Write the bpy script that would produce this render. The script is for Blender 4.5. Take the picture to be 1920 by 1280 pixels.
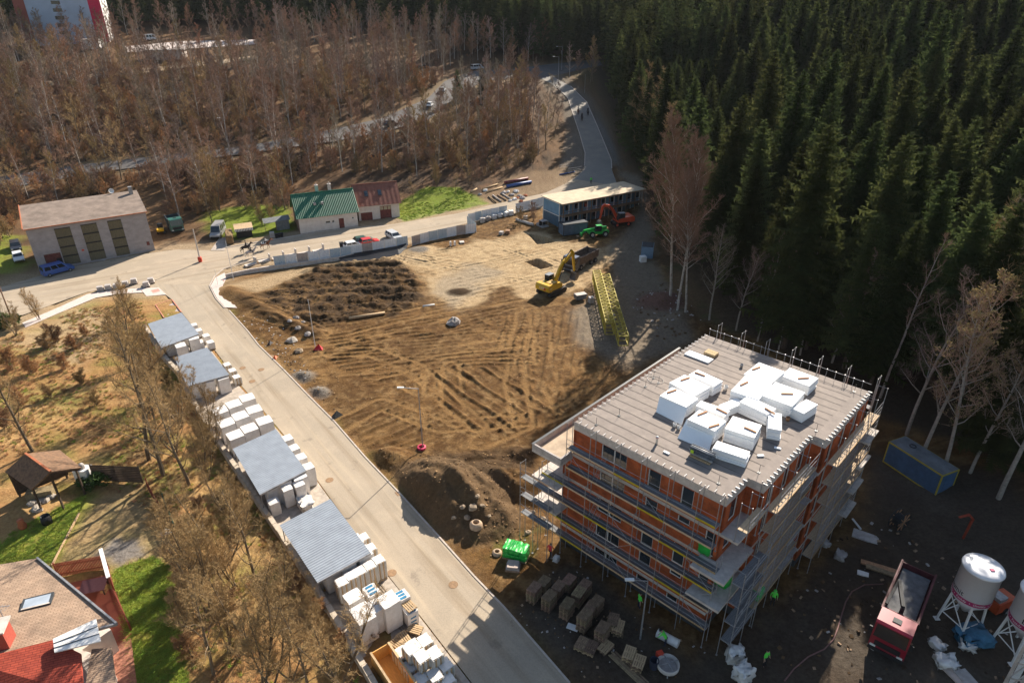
import bpy, math, random
import numpy as np
from mathutils import Vector, Matrix, Euler
R = math.radians
random.seed(7); rng = np.random.default_rng(7)
for o in list(bpy.data.objects): bpy.data.objects.remove(o)
scene = bpy.context.scene
COL = scene.collection
# ---------------------------------------------------------------- camera
CAMH = 46.0; PITCH = R(27.8); FPX = 1250.0
cam = bpy.data.cameras.new('camera'); cam.sensor_width = 36.0; cam.lens = FPX / 1920 * 36
cam.clip_start = 0.5; cam.clip_end = 4000
camo = bpy.data.objects.new('camera', cam); COL.objects.link(camo)
camo.location = (0, 0, CAMH); camo.rotation_euler = (R(90) - PITCH, 0, 0)
scene.camera = camo
# ---------------------------------------------------------------- sky, sun, exposure
SUN_EL, SUN_AZ = 32.5, 62.0                      # azimuth counter-clockwise from +x
to_sun = Vector((math.cos(R(SUN_EL)) * math.cos(R(SUN_AZ)), math.cos(R(SUN_EL)) * math.sin(R(SUN_AZ)), math.sin(R(SUN_EL))))
w = bpy.data.worlds.new('World'); scene.world = w; w.use_nodes = True
nt = w.node_tree; bg = nt.nodes['Background']
sky = nt.nodes.new('ShaderNodeTexSky'); sky.sky_type = 'NISHITA'; sky.sun_disc = False
sky.sun_elevation = R(SUN_EL); sky.sun_rotation = R(90 - SUN_AZ); sky.air_density = 1.2; sky.dust_density = 1.0
nt.links.new(sky.outputs[0], bg.inputs[0]); bg.inputs[1].default_value = 0.068
sl = bpy.data.lights.new('sun', 'SUN'); sl.energy = 5.0; sl.angle = R(0.5); sl.color = (1.0, 0.91, 0.78)
so = bpy.data.objects.new('sun', sl); COL.objects.link(so); so.rotation_euler = to_sun.to_track_quat('Z', 'Y').to_euler()
scene.view_settings.view_transform = 'Standard'; scene.view_settings.look = 'None'
scene.view_settings.exposure = 1.2; scene.view_settings.gamma = 1.0
scene.view_settings.use_curve_mapping = False
# ---------------------------------------------------------------- pixel -> place
_F = np.array([0, math.cos(PITCH), -math.sin(PITCH)]); _X = np.array([1., 0, 0]); _U = np.cross(_X, _F)
def ray(px, py): return _F + _X * (px - 960) / FPX - _U * (py - 640) / FPX
def gz(px, py, z=0.0):
    d = ray(px, py); t = (z - CAMH) / d[2]; return Vector((d[0] * t, d[1] * t, z))
def sp(t): return np.where(t > 30, t, np.log1p(np.exp(np.minimum(t, 30))))
def sig(t): return 1 / (1 + np.exp(-np.clip(t, -40, 40)))
def hbase(x, y):
    x = np.asarray(x, float); y = np.asarray(y, float)
    h = 0.035 * 10 * sp((y - 108) / 10) + 0.085 * 8 * sp((y - 152) / 8) - 0.065 * 25 * sp((y - 300) / 25)
    h = h + 0.05 * 10 * sp((y - 150) / 10) * sig((-x - 5) / 18) * sig((420 - y) / 40)
    xe = 37 - 7 * sig((y - 75) / 8) + 0.10 * 20 * sp((y - 230) / 20)
    d = 5 * sp((x - xe) / 5)
    h = h + 34 * (1 - np.exp(-d * 0.30 / 34 * 1.0))
    h = h - 1.6 * sig((-x - 26 - (95 - y) * 0.0) / 4) * sig((70 - y) / 6) * 0.3
    return h
def _sp(t): return t if t > 30 else math.log1p(math.exp(t))
def _sg(t): return 1 / (1 + math.exp(-max(-40, min(40, t))))
def hz(x, y):                            # the same ground height for one point
    x = float(x); y = float(y)
    h = 0.35 * _sp((y - 108) / 10) + 0.68 * _sp((y - 152) / 8) - 1.625 * _sp((y - 300) / 25) + 0.5 * _sp((y - 150) / 10) * _sg((-x - 5) / 18) * _sg((420 - y) / 40)
    d = 5 * _sp((x - (37 - 7 * _sg((y - 75) / 8) + 2.0 * _sp((y - 230) / 20))) / 5)
    return h + 34 * (1 - math.exp(-d * 0.30 / 34)) - 0.48 * _sg((-x - 26) / 4) * _sg((70 - y) / 6)
def gp(px, py):
    d = ray(px, py); lo, hi = 10.0, 10.0; t = 20.0
    while t < 2500:
        p = d * t; z = CAMH + p[2]
        if z < hz(p[0], p[1]): break
        lo = t; t += max(1.0, t * 0.02)
    hi = t
    for _ in range(30):
        m = (lo + hi) / 2; p = d * m
        if CAMH + p[2] < hz(p[0], p[1]): hi = m
        else: lo = m
    p = d * hi; return Vector((p[0], p[1], hz(p[0], p[1])))
def pxdir(a, b):
    p, q = gp(*a), gp(*b); return math.atan2(q.y - p.y, q.x - p.x)
def scale_at(p): return FPX / (np.array([p[0], p[1], p[2] - CAMH]) @ _F)
# ---------------------------------------------------------------- noise for numpy
_L = rng.random((256, 256))
def vnoise(x, y, s, seed=0):
    x = np.asarray(x) / s + seed * 17.31; y = np.asarray(y) / s + seed * 7.77
    xi = np.floor(x).astype(int); yi = np.floor(y).astype(int); fx = x - xi; fy = y - yi
    fx = fx * fx * (3 - 2 * fx); fy = fy * fy * (3 - 2 * fy)
    g = lambda i, j: _L[i % 256, j % 256]
    return (g(xi, yi) * (1 - fx) + g(xi + 1, yi) * fx) * (1 - fy) + (g(xi, yi + 1) * (1 - fx) + g(xi + 1, yi + 1) * fx) * fy
def fbm(x, y, s, n=4, seed=0):
    a = 0; k = 0.5; t = 0
    for i in range(n): a = a + k * vnoise(x, y, s, seed + i * 3); t += k; k *= 0.55; s *= 0.5
    return a / t
def inpoly(x, y, poly):
    c = np.zeros(np.shape(x), bool); n = len(poly)
    for i in range(n):
        x1, y1 = poly[i][:2]; x2, y2 = poly[(i + 1) % n][:2]
        if y1 == y2: continue
        c ^= ((y1 > y) != (y2 > y)) & (x < (x2 - x1) * (y - y1) / (y2 - y1) + x1)
    return c
def segdist(x, y, a, b):
    ax, ay = a[0], a[1]; dx, dy = b[0] - ax, b[1] - ay; L = dx * dx + dy * dy + 1e-9
    t = np.clip(((x - ax) * dx + (y - ay) * dy) / L, 0, 1)
    return np.hypot(x - ax - t * dx, y - ay - t * dy)
def polydist(x, y, pts, closed=False):
    n = len(pts); d = np.full(np.shape(x), 1e9)
    for i in range(n if closed else n - 1): d = np.minimum(d, segdist(x, y, pts[i], pts[(i + 1) % n]))
    return d
def insign(x, y, poly):                # >0 inside, metres from the edge
    xs = [p[0] for p in poly]; ys = [p[1] for p in poly]; out = np.full(np.shape(x), -99.0)
    k = (x > min(xs) - 9) & (x < max(xs) + 9) & (y > min(ys) - 9) & (y < max(ys) + 9)
    a, b = x[k], y[k]; d = polydist(a, b, poly, True); out[k] = np.where(inpoly(a, b, poly), d, -d); return out
# ---------------------------------------------------------------- materials
MATS = {}
def mat(name, c, rough=0.85, var=0.15, scale=3.0, bump=0.0, metal=0.0, c2=None, stretch=None, orand=0.0, spec=0.3, trans=0.0, detail=5.0, emit=None):
    """diffuse-ish surface whose colour wanders between c and c2 with object-space noise"""
    if name in MATS: return MATS[name]
    m = bpy.data.materials.new(name); m.use_nodes = True; n = m.node_tree.nodes; l = m.node_tree.links
    b = n['Principled BSDF']; b.inputs['Roughness'].default_value = rough; b.inputs['Metallic'].default_value = metal
    b.inputs['Specular IOR Level'].default_value = spec
    if c2 is None: c2 = tuple(max(0, v * (1 - 2 * var)) for v in c); c1 = tuple(min(1, v * (1 + var)) for v in c)
    else: c1 = c
    tc = n.new('ShaderNodeTexCoord'); src = tc.outputs['Object']
    if stretch:
        mp = n.new('ShaderNodeMapping'); mp.inputs['Scale'].default_value = stretch; l.new(src, mp.inputs[0]); src = mp.outputs[0]
    nz = n.new('ShaderNodeTexNoise'); nz.inputs['Scale'].default_value = scale; nz.inputs['Detail'].default_value = detail; nz.inputs['Roughness'].default_value = 0.65
    l.new(src, nz.inputs['Vector'])
    rp = n.new('ShaderNodeValToRGB'); rp.color_ramp.elements[0].position = 0.3; rp.color_ramp.elements[1].position = 0.72
    rp.color_ramp.elements[0].color = (*c2, 1); rp.color_ramp.elements[1].color = (*c1, 1)
    l.new(nz.outputs[0], rp.inputs[0]); out = rp.outputs[0]
    if orand:
        oi = n.new('ShaderNodeObjectInfo'); hs = n.new('ShaderNodeHueSaturation')
        mr = n.new('ShaderNodeMapRange'); mr.inputs['To Min'].default_value = 1 - orand; mr.inputs['To Max'].default_value = 1 + orand
        l.new(oi.outputs['Random'], mr.inputs[0])
        if orand >= .3:                      # single trees differ in tint as well
            ml = n.new('ShaderNodeMath'); ml.operation = 'MULTIPLY'; ml.inputs[1].default_value = 7.31; fr_ = n.new('ShaderNodeMath'); fr_.operation = 'FRACT'; mh = n.new('ShaderNodeMapRange'); mh.inputs['To Min'].default_value = .475; mh.inputs['To Max'].default_value = .53
            l.new(oi.outputs['Random'], ml.inputs[0]); l.new(ml.outputs[0], fr_.inputs[0]); l.new(fr_.outputs[0], mh.inputs[0]); l.new(mh.outputs[0], hs.inputs['Hue'])
        l.new(mr.outputs[0], hs.inputs['Value']); l.new(out, hs.inputs['Color']); out = hs.outputs[0]
    l.new(out, b.inputs['Base Color'])
    if bump:
        bp = n.new('ShaderNodeBump'); bp.inputs['Strength'].default_value = bump; bp.inputs['Distance'].default_value = 0.05
        l.new(nz.outputs[0], bp.inputs['Height']); l.new(bp.outputs[0], b.inputs['Normal'])
    if trans:
        td = n.new('ShaderNodeBsdfTranslucent'); l.new(out, td.inputs[0]); ms = n.new('ShaderNodeMixShader'); ms.inputs[0].default_value = trans
        o = n['Material Output']; l.new(b.outputs[0], ms.inputs[1]); l.new(td.outputs[0], ms.inputs[2]); l.new(ms.outputs[0], o.inputs[0])
    MATS[name] = m; return m
def glass(name='window_glass', c=(0.03, 0.04, 0.05), rough=0.08):
    if name in MATS: return MATS[name]
    m = mat(name, c, rough, 0.2, 0.7, spec=0.9); return m
# ---------------------------------------------------------------- mesh builder
class MB:
    def __init__(s): s.v = []; s.f = []; s.m = []; s.sm = []; s.cm = 0; s.smooth = False
    def _add(s, vs, fs):
        b = len(s.v); s.v.extend([tuple(p) for p in vs]); s.f.extend([tuple(b + i for i in f) for f in fs])
        s.m.extend([s.cm] * len(fs)); s.sm.extend([s.smooth] * len(fs)); return s
    def mat(s, i): s.cm = i; return s
    def box(s, c, d, rz=0.0, M=None):
        hx, hy, hz_ = d[0] / 2, d[1] / 2, d[2] / 2
        P = [Vector((x * hx, y * hy, z * hz_)) for z in (-1, 1) for y in (-1, 1) for x in (-1, 1)]
        if M is None: M = Matrix.Translation(c) @ Matrix.Rotation(rz, 4, 'Z')
        else: M = Matrix.Translation(c) @ M.to_4x4()
        return s._add([M @ p for p in P], [(0, 2, 3, 1), (4, 5, 7, 6), (0, 1, 5, 4), (2, 6, 7, 3), (0, 4, 6, 2), (1, 3, 7, 5)])
    def bar(s, a, b, wx, wz=None, up=(0, 0, 1)):
        a = Vector(a); b = Vector(b); d = b - a; L = d.length
        if L < 1e-6: return s
        z = d / L; u = Vector(up)
        if abs(z.dot(u)) > 0.98: u = Vector((0, 1, 0))
        x = z.cross(u).normalized(); y = x.cross(z); wz = wx if wz is None else wz
        P = []
        for q in (a, b):
            for sx, sy in ((-1, -1), (1, -1), (1, 1), (-1, 1)): P.append(q + x * sx * wx / 2 + y * sy * wz / 2)
        return s._add(P, [(3, 2, 1, 0), (4, 5, 6, 7), (0, 1, 5, 4), (1, 2, 6, 5), (2, 3, 7, 6), (3, 0, 4, 7)])
    def tube(s, a, b, r0, r1=None, n=6, caps=True):
        a = Vector(a); b = Vector(b); d = b - a; L = d.length; r1 = r0 if r1 is None else r1
        if L < 1e-6: return s
        z = d / L; u = Vector((0, 0, 1)) if abs(z.z) < 0.95 else Vector((1, 0, 0))
        x = z.cross(u).normalized(); y = z.cross(x); P = []
        for q, r in ((a, r0), (b, r1)):
            for i in range(n): t = 2 * math.pi * i / n; P.append(q + (x * math.cos(t) + y * math.sin(t)) * r)
        F = [(i, (i + 1) % n, n + (i + 1) % n, n + i) for i in range(n)]
        s._add(P, F)
        if caps:
            k = s.smooth; s.smooth = False; b0 = len(s.v) - 2 * n
            s.f.append(tuple(b0 + i for i in reversed(range(n)))); s.f.append(tuple(b0 + n + i for i in range(n))); s.m += [s.cm] * 2; s.sm += [False] * 2; s.smooth = k
        return s
    def path(s, pts, r, n=5, r1=None):
        k = len(pts)
        for i in range(k - 1):
            a = r if r1 is None else r + (r1 - r) * i / (k - 1); b = r if r1 is None else r + (r1 - r) * (i + 1) / (k - 1)
            s.tube(pts[i], pts[i + 1], a, b, n, i in (0, k - 2))
        return s
    def prism(s, poly, z0, z1):
        n = len(poly); P = [(p[0], p[1], z0) for p in poly] + [(p[0], p[1], z1) for p in poly]
        return s._add(P, [tuple(reversed(range(n))), tuple(range(n, 2 * n))] + [(i, (i + 1) % n, n + (i + 1) % n, n + i) for i in range(n)])
    def xprism(s, poly, y0, y1, inset=0.0):
        """side profile (x,z) swept along y"""
        n = len(poly); P = [(p[0], y0, p[1]) for p in poly] + [(p[0], y1, p[1]) for p in poly]
        return s._add(P, [tuple(range(n)), tuple(reversed(range(n, 2 * n)))] + [(i, n + i, n + (i + 1) % n, (i + 1) % n) for i in range(n)])
    def quad(s, *p): return s._add(p, [tuple(range(len(p)))])
    def slab(s, pts, t):
        """flat polygon in 3D given thickness t along its normal (downwards)"""
        P = [Vector(p) for p in pts]; nrm = (P[1] - P[0]).cross(P[2] - P[0]).normalized(); n = len(P)
        Q = [p - nrm * t for p in P]
        return s._add(P + Q, [tuple(range(n)), tuple(reversed(range(n, 2 * n)))] + [(i, n + i, n + (i + 1) % n, (i + 1) % n) for i in range(n)])
    def lathe(s, prof, c=(0, 0, 0), n=12, cap=True):
        P = [(c[0] + r * math.cos(2 * math.pi * i / n), c[1] + r * math.sin(2 * math.pi * i / n), c[2] + z) for r, z in prof for i in range(n)]
        F = [(k * n + i, k * n + (i + 1) % n, (k + 1) * n + (i + 1) % n, (k + 1) * n + i) for k in range(len(prof) - 1) for i in range(n)]
        if cap: F += [tuple(reversed(range(n))), tuple((len(prof) - 1) * n + i for i in range(n))]
        return s._add(P, F)
    def wheel(s, c, r, wd, n=14, axis='y'):
        c = Vector(c); a = Vector((0, 1, 0)) if axis == 'y' else Vector((1, 0, 0))
        s.mat(0); s.tube(c - a * wd / 2, c + a * wd / 2, r, r, n)
        s.mat(1); s.tube(c - a * (wd / 2 + .012), c + a * (wd / 2 + .012), r * 0.56, r * 0.56, 10); s.mat(0); return s
    def mesh(s, name, mats):
        me = bpy.data.meshes.new(name); me.from_pydata(s.v, [], s.f)
        for m in (mats if isinstance(mats, (list, tuple)) else [mats]): me.materials.append(m)
        if len(me.materials) > 1: me.polygons.foreach_set('material_index', s.m)
        if any(s.sm): me.polygons.foreach_set('use_smooth', s.sm)
        me.update(); return me
    def build(s, name, mats, parent=None, loc=(0, 0, 0), rz=0.0, **kw):
        return obj(name, s.mesh(name, mats), parent, loc, rz, **kw)
def obj(name, me, parent=None, loc=(0, 0, 0), rz=0.0, label=None, cat=None, group=None, kind=None):
    o = bpy.data.objects.new(name, me); COL.objects.link(o); o.location = loc
    if rz: o.rotation_euler = (0, 0, rz)
    if parent is not None: o.parent = parent
    return tag(o, label, cat, group, kind)
def tag(o, label=None, cat=None, group=None, kind=None):
    if label: o['label'] = label
    if cat: o['category'] = cat
    if group: o['group'] = group
    if kind: o['kind'] = kind
    return o
def thing(name, label, cat, loc=(0, 0, 0), rz=0.0, group=None):
    o = bpy.data.objects.new(name, None); COL.objects.link(o); o.location = loc; o.rotation_euler = (0, 0, rz); o.empty_display_size = 0.2
    return tag(o, label, cat, group)
def dup(root, loc=None, rz=None, label=None, group=None, scale=None):
    def cp(o, par):
        c = o.copy(); COL.objects.link(c)
        if par is not None: c.parent = par
        for ch in KIDS(o): cp(ch, c)
        return c
    r = cp(root, None)
    if loc is not None: r.location = loc
    if rz is not None: r.rotation_euler = (0, 0, rz)
    if scale: r.scale = (scale,) * 3 if not isinstance(scale, tuple) else scale
    return tag(r, label, None, group)
def KIDS(o): return list(o.children)
def textmesh(txt, size, mats, name='lettering', parent=None, M=None, bend=None, align='CENTER', thick=0.004):
    cu = bpy.data.curves.new('t', 'FONT'); cu.body = txt; cu.size = size; cu.align_x = align; cu.align_y = 'CENTER'; cu.extrude = thick; cu.resolution_u = 2
    o = bpy.data.objects.new('t', cu); COL.objects.link(o); dg = bpy.context.evaluated_depsgraph_get()
    me = bpy.data.meshes.new_from_object(o.evaluated_get(dg)); bpy.data.objects.remove(o)
    me.name = name; me.materials.clear(); me.materials.append(mats)
    if bend:
        for v in me.vertices:
            a = bend[1] + v.co.x / bend[0]; r = bend[0] + v.co.z; v.co = Vector((r * math.cos(a), r * math.sin(a), v.co.y + bend[2]))
    elif M is not None: me.transform(M)
    return obj(name, me, parent)
# ================================================================ roads and ground
ACC_R = [(1110,1330),(1068,1280),(946,1139),(889,1080),(815,997),(745,920),(685,857),(627,790),(577,740),(530,691),(485,647),(465,621),(430,582),(405,560),(393,536)]
ACC_L = [(925,1330),(885,1280),(802,1172),(745,1100),(690,1030),(620,935),(545,830),(490,765),(450,720),(402,655),(375,628),(340,585),(323,562),(300,545),(285,532)]
ST_U = [(-160,600),(-60,555),(60,522),(140,500),(245,480),(330,468),(400,470),(421,465),(449,460),(563,441),(672,425),(734,421),(860,400),(919,385),(1022,362),(1060,345),(1093,322)]
ST_L = [(-160,680),(-60,635),(25,597),(165,547),(220,540),(300,541),(350,545),(393,536),(402,519),(419,505),(480,488),(628,470),(700,462),(790,440),(890,415),(1040,385),(1150,345)]
CL_L = [(1076,336),(1095,318),(1097,287),(1087,252),(1072,207),(1065,185),(1037,160),(1012,146)]
CL_R = [(1158,348),(1147,318),(1146,300),(1120,237),(1100,192),(1070,162),(1047,150),(1030,138)]
MR_U = [(-80,338),(0,332),(160,308),(410,280),(480,271),(605,247),(717,222),(802,185),(835,152),(890,133),(960,130),(1035,120),(1082,115),(1120,110)]
MR_L = [(-80,364),(0,355),(160,328),(410,297),(480,287),(630,267),(730,247),(802,226),(845,190),(905,152),(960,147),(1022,146),(1095,129),(1130,122)]
def resample(pts, n):
    P = [gp(*p) for p in pts]; d = [0]
    for i in range(1, len(P)): d.append(d[-1] + (P[i] - P[i - 1]).length)
    out = []
    for k in range(n):
        t = d[-1] * k / (n - 1); i = max(j for j in range(len(d)) if d[j] <= t + 1e-9); i = min(i, len(P) - 2)
        f = (t - d[i]) / max(1e-9, d[i + 1] - d[i]); out.append(P[i].lerp(P[i + 1], min(1, f)))
    return out
def resample_w(pts, n):                  # keep matching indices of both edges
    P = [gp(*p) for p in pts]; m = len(P); out = []
    for k in range(n):
        t = k / (n - 1) * (m - 1); i = min(int(t), m - 2); out.append(P[i].lerp(P[i + 1], t - i))
    return out
ROADS = {}
def road_sheet(name, L, Rr, lift, m, n=90, na=8, match=False):
    A = (resample_w if match else resample)(L, n); B = (resample_w if match else resample)(Rr, n)
    V = []; F = []
    for a, b in zip(A, B):
        for j in range(na + 1):
            p = a.lerp(b, j / na); V.append((p.x, p.y, hz(p.x, p.y) + lift))
    for i in range(n - 1):
        for j in range(na): k = i * (na + 1) + j; F.append((k, k + 1, k + na + 2, k + na + 1))
    me = bpy.data.meshes.new(name); me.from_pydata(V, [], F); me.materials.append(m); me.update()
    if me.polygons[0].normal.z < 0: me.flip_normals()
    ROADS[name] = [(p.x, p.y) for p in A] + [(p.x, p.y) for p in reversed(B)]
    obj(name, me, kind='structure'); return A, B
def road_mat(name, c, c2, wear=(0.5, 0.42, 0.33), ang=None):
    m = bpy.data.materials.new(name); m.use_nodes = True; n = m.node_tree.nodes; l = m.node_tree.links; b = n['Principled BSDF']; b.inputs['Roughness'].default_value = 0.9
    b.inputs['Specular IOR Level'].default_value = 0.2
    tc = n.new('ShaderNodeTexCoord')
    def nz(s, d, lo, hi, ca, cb, w=0.6):
        x = n.new('ShaderNodeTexNoise'); x.inputs['Scale'].default_value = s; x.inputs['Detail'].default_value = d; x.inputs['Roughness'].default_value = w; l.new(tc.outputs['Object'], x.inputs['Vector'])
        r = n.new('ShaderNodeValToRGB'); r.color_ramp.elements[0].position = lo; r.color_ramp.elements[1].position = hi; r.color_ramp.elements[0].color = (*ca, 1); r.color_ramp.elements[1].color = (*cb, 1); l.new(x.outputs[0], r.inputs[0]); return r
    a = nz(0.12, 5, 0.35, 0.65, c2, c); d = nz(0.35, 6, 0.5, 0.75, (0, 0, 0), (1, 1, 1)); f = nz(9, 4, 0.25, 0.8, (0.82,) * 3, (1.12,) * 3)
    mx = n.new('ShaderNodeMixRGB'); l.new(d.outputs[0], mx.inputs[0]); l.new(a.outputs[0], mx.inputs[1]); mx.inputs[2].default_value = (*wear, 1)
    mu = n.new('ShaderNodeMixRGB'); mu.blend_type = 'MULTIPLY'; mu.inputs[0].default_value = 1; l.new(mx.outputs[0], mu.inputs[1]); l.new(f.outputs[0], mu.inputs[2])
    last = mu.outputs[0]
    if ang is not None:                     # tyre-dragged dirt running along the carriageway, and worn patches
        mp = n.new('ShaderNodeMapping'); mp.inputs['Rotation'].default_value = (0, 0, -ang); l.new(tc.outputs['Object'], mp.inputs[0])
        for sc, lo, hi, col, fac in (((.035, .9, 1), .50, .68, (.20, .145, .09), .55), ((.06, 1.7, 1), .55, .72, (.46, .37, .26), .5), ((.5, .5, 1), .62, .70, (.15, .12, .095), .5)):
            m2 = n.new('ShaderNodeMapping'); m2.inputs['Scale'].default_value = sc; l.new(mp.outputs[0], m2.inputs[0]); x = n.new('ShaderNodeTexNoise'); x.inputs['Scale'].default_value = 1; x.inputs['Detail'].default_value = 6; x.inputs['Roughness'].default_value = .6; l.new(m2.outputs[0], x.inputs['Vector'])
            r = n.new('ShaderNodeMapRange'); r.inputs[1].default_value = lo; r.inputs[2].default_value = hi; r.inputs[4].default_value = fac; l.new(x.outputs[0], r.inputs[0]); k = n.new('ShaderNodeMixRGB'); l.new(r.outputs[0], k.inputs[0]); l.new(last, k.inputs[1]); k.inputs[2].default_value = (*col, 1); last = k.outputs[0]
    l.new(last, b.inputs['Base Color'])
    bp = n.new('ShaderNodeBump'); bp.inputs['Strength'].default_value = 0.25; bp.inputs['Distance'].default_value = 0.03; l.new(f.outputs[0], bp.inputs['Height']); l.new(bp.outputs[0], b.inputs['Normal'])
    return m
m_acc = road_mat('dusty_asphalt', (0.36, 0.295, 0.22), (0.32, 0.265, 0.20), (0.40, 0.325, 0.24), pxdir((627, 790), (946, 1139)))
m_str = road_mat('street_asphalt', (0.38, 0.305, 0.225), (0.33, 0.27, 0.20), (0.44, 0.35, 0.255), pxdir((300, 510), (850, 415)))
m_main = road_mat('main_road_asphalt', (0.125, 0.115, 0.11), (0.09, 0.082, 0.08), (0.15, 0.135, 0.12))
accA, accB = road_sheet('access_road', ACC_L, ACC_R, 0.034, m_acc, 110, 8)
stA, stB = road_sheet('street', ST_U, ST_L, 0.030, m_str, 140, 8, match=True)
clA, clB = road_sheet('uphill_road', CL_L, CL_R, 0.038, road_mat('uphill_asphalt', (0.24, 0.22, 0.19), (0.2, 0.18, 0.16), (0.28, 0.25, 0.2)), 60, 6, match=True)
mrA, mrB = road_sheet('main_road', MR_U, MR_L, 0.05, m_main, 120, 6, match=True)
# ---- ground relief and colour zones -------------------------------------------------
def W(pts): return [(p.x, p.y) for p in (gp(*q) for q in pts)]
SITE = W([(958,1148),(1068,1285),(1400,1400),(2100,1400),(2000,900),(1660,790),(1420,640),(1310,600),(1250,520),(1222,400),(1205,330),(1150,312),(1100,345),(1025,385),(900,415),(760,462),(520,508),(425,532),(412,560),(440,590),(485,645),(530,689),(577,738),(627,788),(685,855),(745,918),(815,995),(889,1078)])
TOPS = W([(470,560),(520,540),(600,500),(720,484),(760,500),(790,540),(790,568),(740,590),(660,600),(600,612),(540,592)])
TOPS2 = W([(840,850),(1000,840),(1005,900),(900,900),(830,880)])
SAND = W([(770,480),(880,455),(1000,440),(1120,470),(1160,450),(1140,500),(1060,560),(940,545),(860,580),(800,555),(790,520)])
GRAV = W([(1210,330),(1160,320),(1195,400),(1140,470),(1150,520),(1080,585),(1090,650),(1180,690),(1300,640),(1235,500),(1225,420)])
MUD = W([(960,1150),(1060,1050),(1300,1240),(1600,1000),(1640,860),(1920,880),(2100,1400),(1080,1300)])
LAWN = [W([(735,405),(742,382),(800,350),(860,352),(905,372),(918,382),(850,395),(760,415)]),
        W([(395,440),(380,400),(450,385),(540,385),(555,432),(440,452)]), W([(-80,500),(-80,430),(20,440),(45,480),(20,520)]),
        W([(-60,1040),(40,1000),(165,925),(175,950),(105,1050),(50,1060),(-60,1085)]), W([(213,1070),(285,1045),(318,1060),(340,1160),(352,1290),(250,1290)])]
BARE = W([(110,1050),(175,935),(270,905),(290,960),(315,1010),(300,1050),(215,1070)])
PILE = gp(850, 985); PILE2 = gp(965, 905)
def smooth_mask(x, y, poly, soft=1.2, warp=1.5, s=3.0, seed=1):
    d = insign(x, y, poly); k = d > -20; e = d[k] + (fbm(x[k], y[k], s, 3, seed) - 0.5) * 2 * warp; out = np.zeros(np.shape(x)); out[k] = sig(e / soft * 3); return out
def mound(x, y, c, ax, rx, ry, h, pw=1.3, seed=3):
    k = (np.abs(x - c[0]) < 25) & (np.abs(y - c[1]) < 25); full = np.zeros(np.shape(x)); x = x[k]; y = y[k]
    dx, dy = x - c[0], y - c[1]; u = dx * math.cos(ax) + dy * math.sin(ax); v = -dx * math.sin(ax) + dy * math.cos(ax)
    r = np.sqrt((u / rx) ** 2 + (v / ry) ** 2) * (0.8 + 0.4 * fbm(x, y, 2.5, 3, seed)); full[k] = h * np.clip(1 - r ** pw, 0, 1); return full
def ridges(x, y, poly, a, b, wl, amp, seed):
    """caterpillar and wheel ruts running from pixel a to pixel b inside a patch"""
    t = pxdir(a, b); nx, ny = -math.sin(t), math.cos(t)
    mk = smooth_mask(x, y, poly, 1.5, 1.5, 4, seed); k = mk > 0.01; full = np.zeros(np.shape(x)); x = x[k]; y = y[k]
    d = x * nx + y * ny + (fbm(x, y, 9, 3, seed) - 0.5) * 1.8; al = x * math.cos(t) + y * math.sin(t)
    g = 1 - np.abs(np.sin(d * math.pi / wl)) ** 1.6 * 2
    g = g * (0.25 + 0.75 * sig((fbm(d, al * 0.12, 1.3, 2, seed + 5) - 0.45) * 14)); lug = 0.0
    full[k] = amp * (g + lug) * mk[k]; return full
RUTS = [([(800,690),(1000,690),(1060,760),(960,815),(850,800)], (815,700), (960,800), 1.5, 0.30),
        ([(560,640),(860,600),(1000,600),(1080,660),(1000,690),(800,690),(700,720)], (850,660), (1060,640), 1.1, 0.17),
        ([(900,600),(1090,570),(1100,700),(1010,840),(990,760)], (990,590), (960,700), 1.25, 0.20),
        ([(560,610),(760,590),(860,585),(980,560),(900,620),(620,660)], (560,640), (860,575), 1.2, 0.20),
        ([(490,600),(560,590),(650,610),(590,640)], (500,570), (600,630), 1.0, 0.18),
        ([(430,535),(520,510),(760,470),(780,480),(600,505),(470,560)], (440,550), (760,478), 1.1, 0.13),
        ([(640,790),(800,690),(860,820),(720,860)], (640,800), (820,720), 1.2, 0.17),
        ([(800,480),(1180,420),(1160,520),(960,560),(800,560)], (800,520), (1150,440), 1.5, 0.09),
        ([(1080,580),(1180,520),(1290,640),(1180,680)], (1130,500), (1230,640), 1.6, 0.09)]
RUTS = [(W(p), a, b, wl, am) for p, a, b, wl, am in RUTS]
TRK = [[(812, 690), (808, 740), (815, 800)], [(850, 690), (848, 745), (858, 790)], [(700, 700), (800, 665), (900, 650), (1070, 640)], [(700, 725), (850, 680), (1000, 655)], [(985, 590), (975, 640), (968, 720), (985, 800)], [(1020, 590), (1015, 650), (1030, 720), (1060, 770)], [(560, 645), (640, 640), (760, 610), (870, 590), (985, 570)], [(470, 575), (540, 590), (610, 625)], [(480, 590), (560, 610), (650, 600), (760, 592), (860, 570)], [(760, 480), (860, 500), (960, 480), (1100, 440)], [(800, 470), (930, 455), (1050, 500)], [(640, 800), (720, 760), (830, 800), (990, 790), (1060, 740)], [(600, 700), (720, 690), (800, 740)], [(840, 560), (960, 530), (1060, 545), (1140, 500), (1190, 420)], [(1150, 470), (1130, 560), (1190, 640), (1260, 660)], [(900, 830), (980, 800), (1060, 770), (1100, 740)], [(620, 660), (700, 660), (780, 690), (850, 760), (900, 800)]]
TRK = [W(t) for t in TRK]
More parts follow.
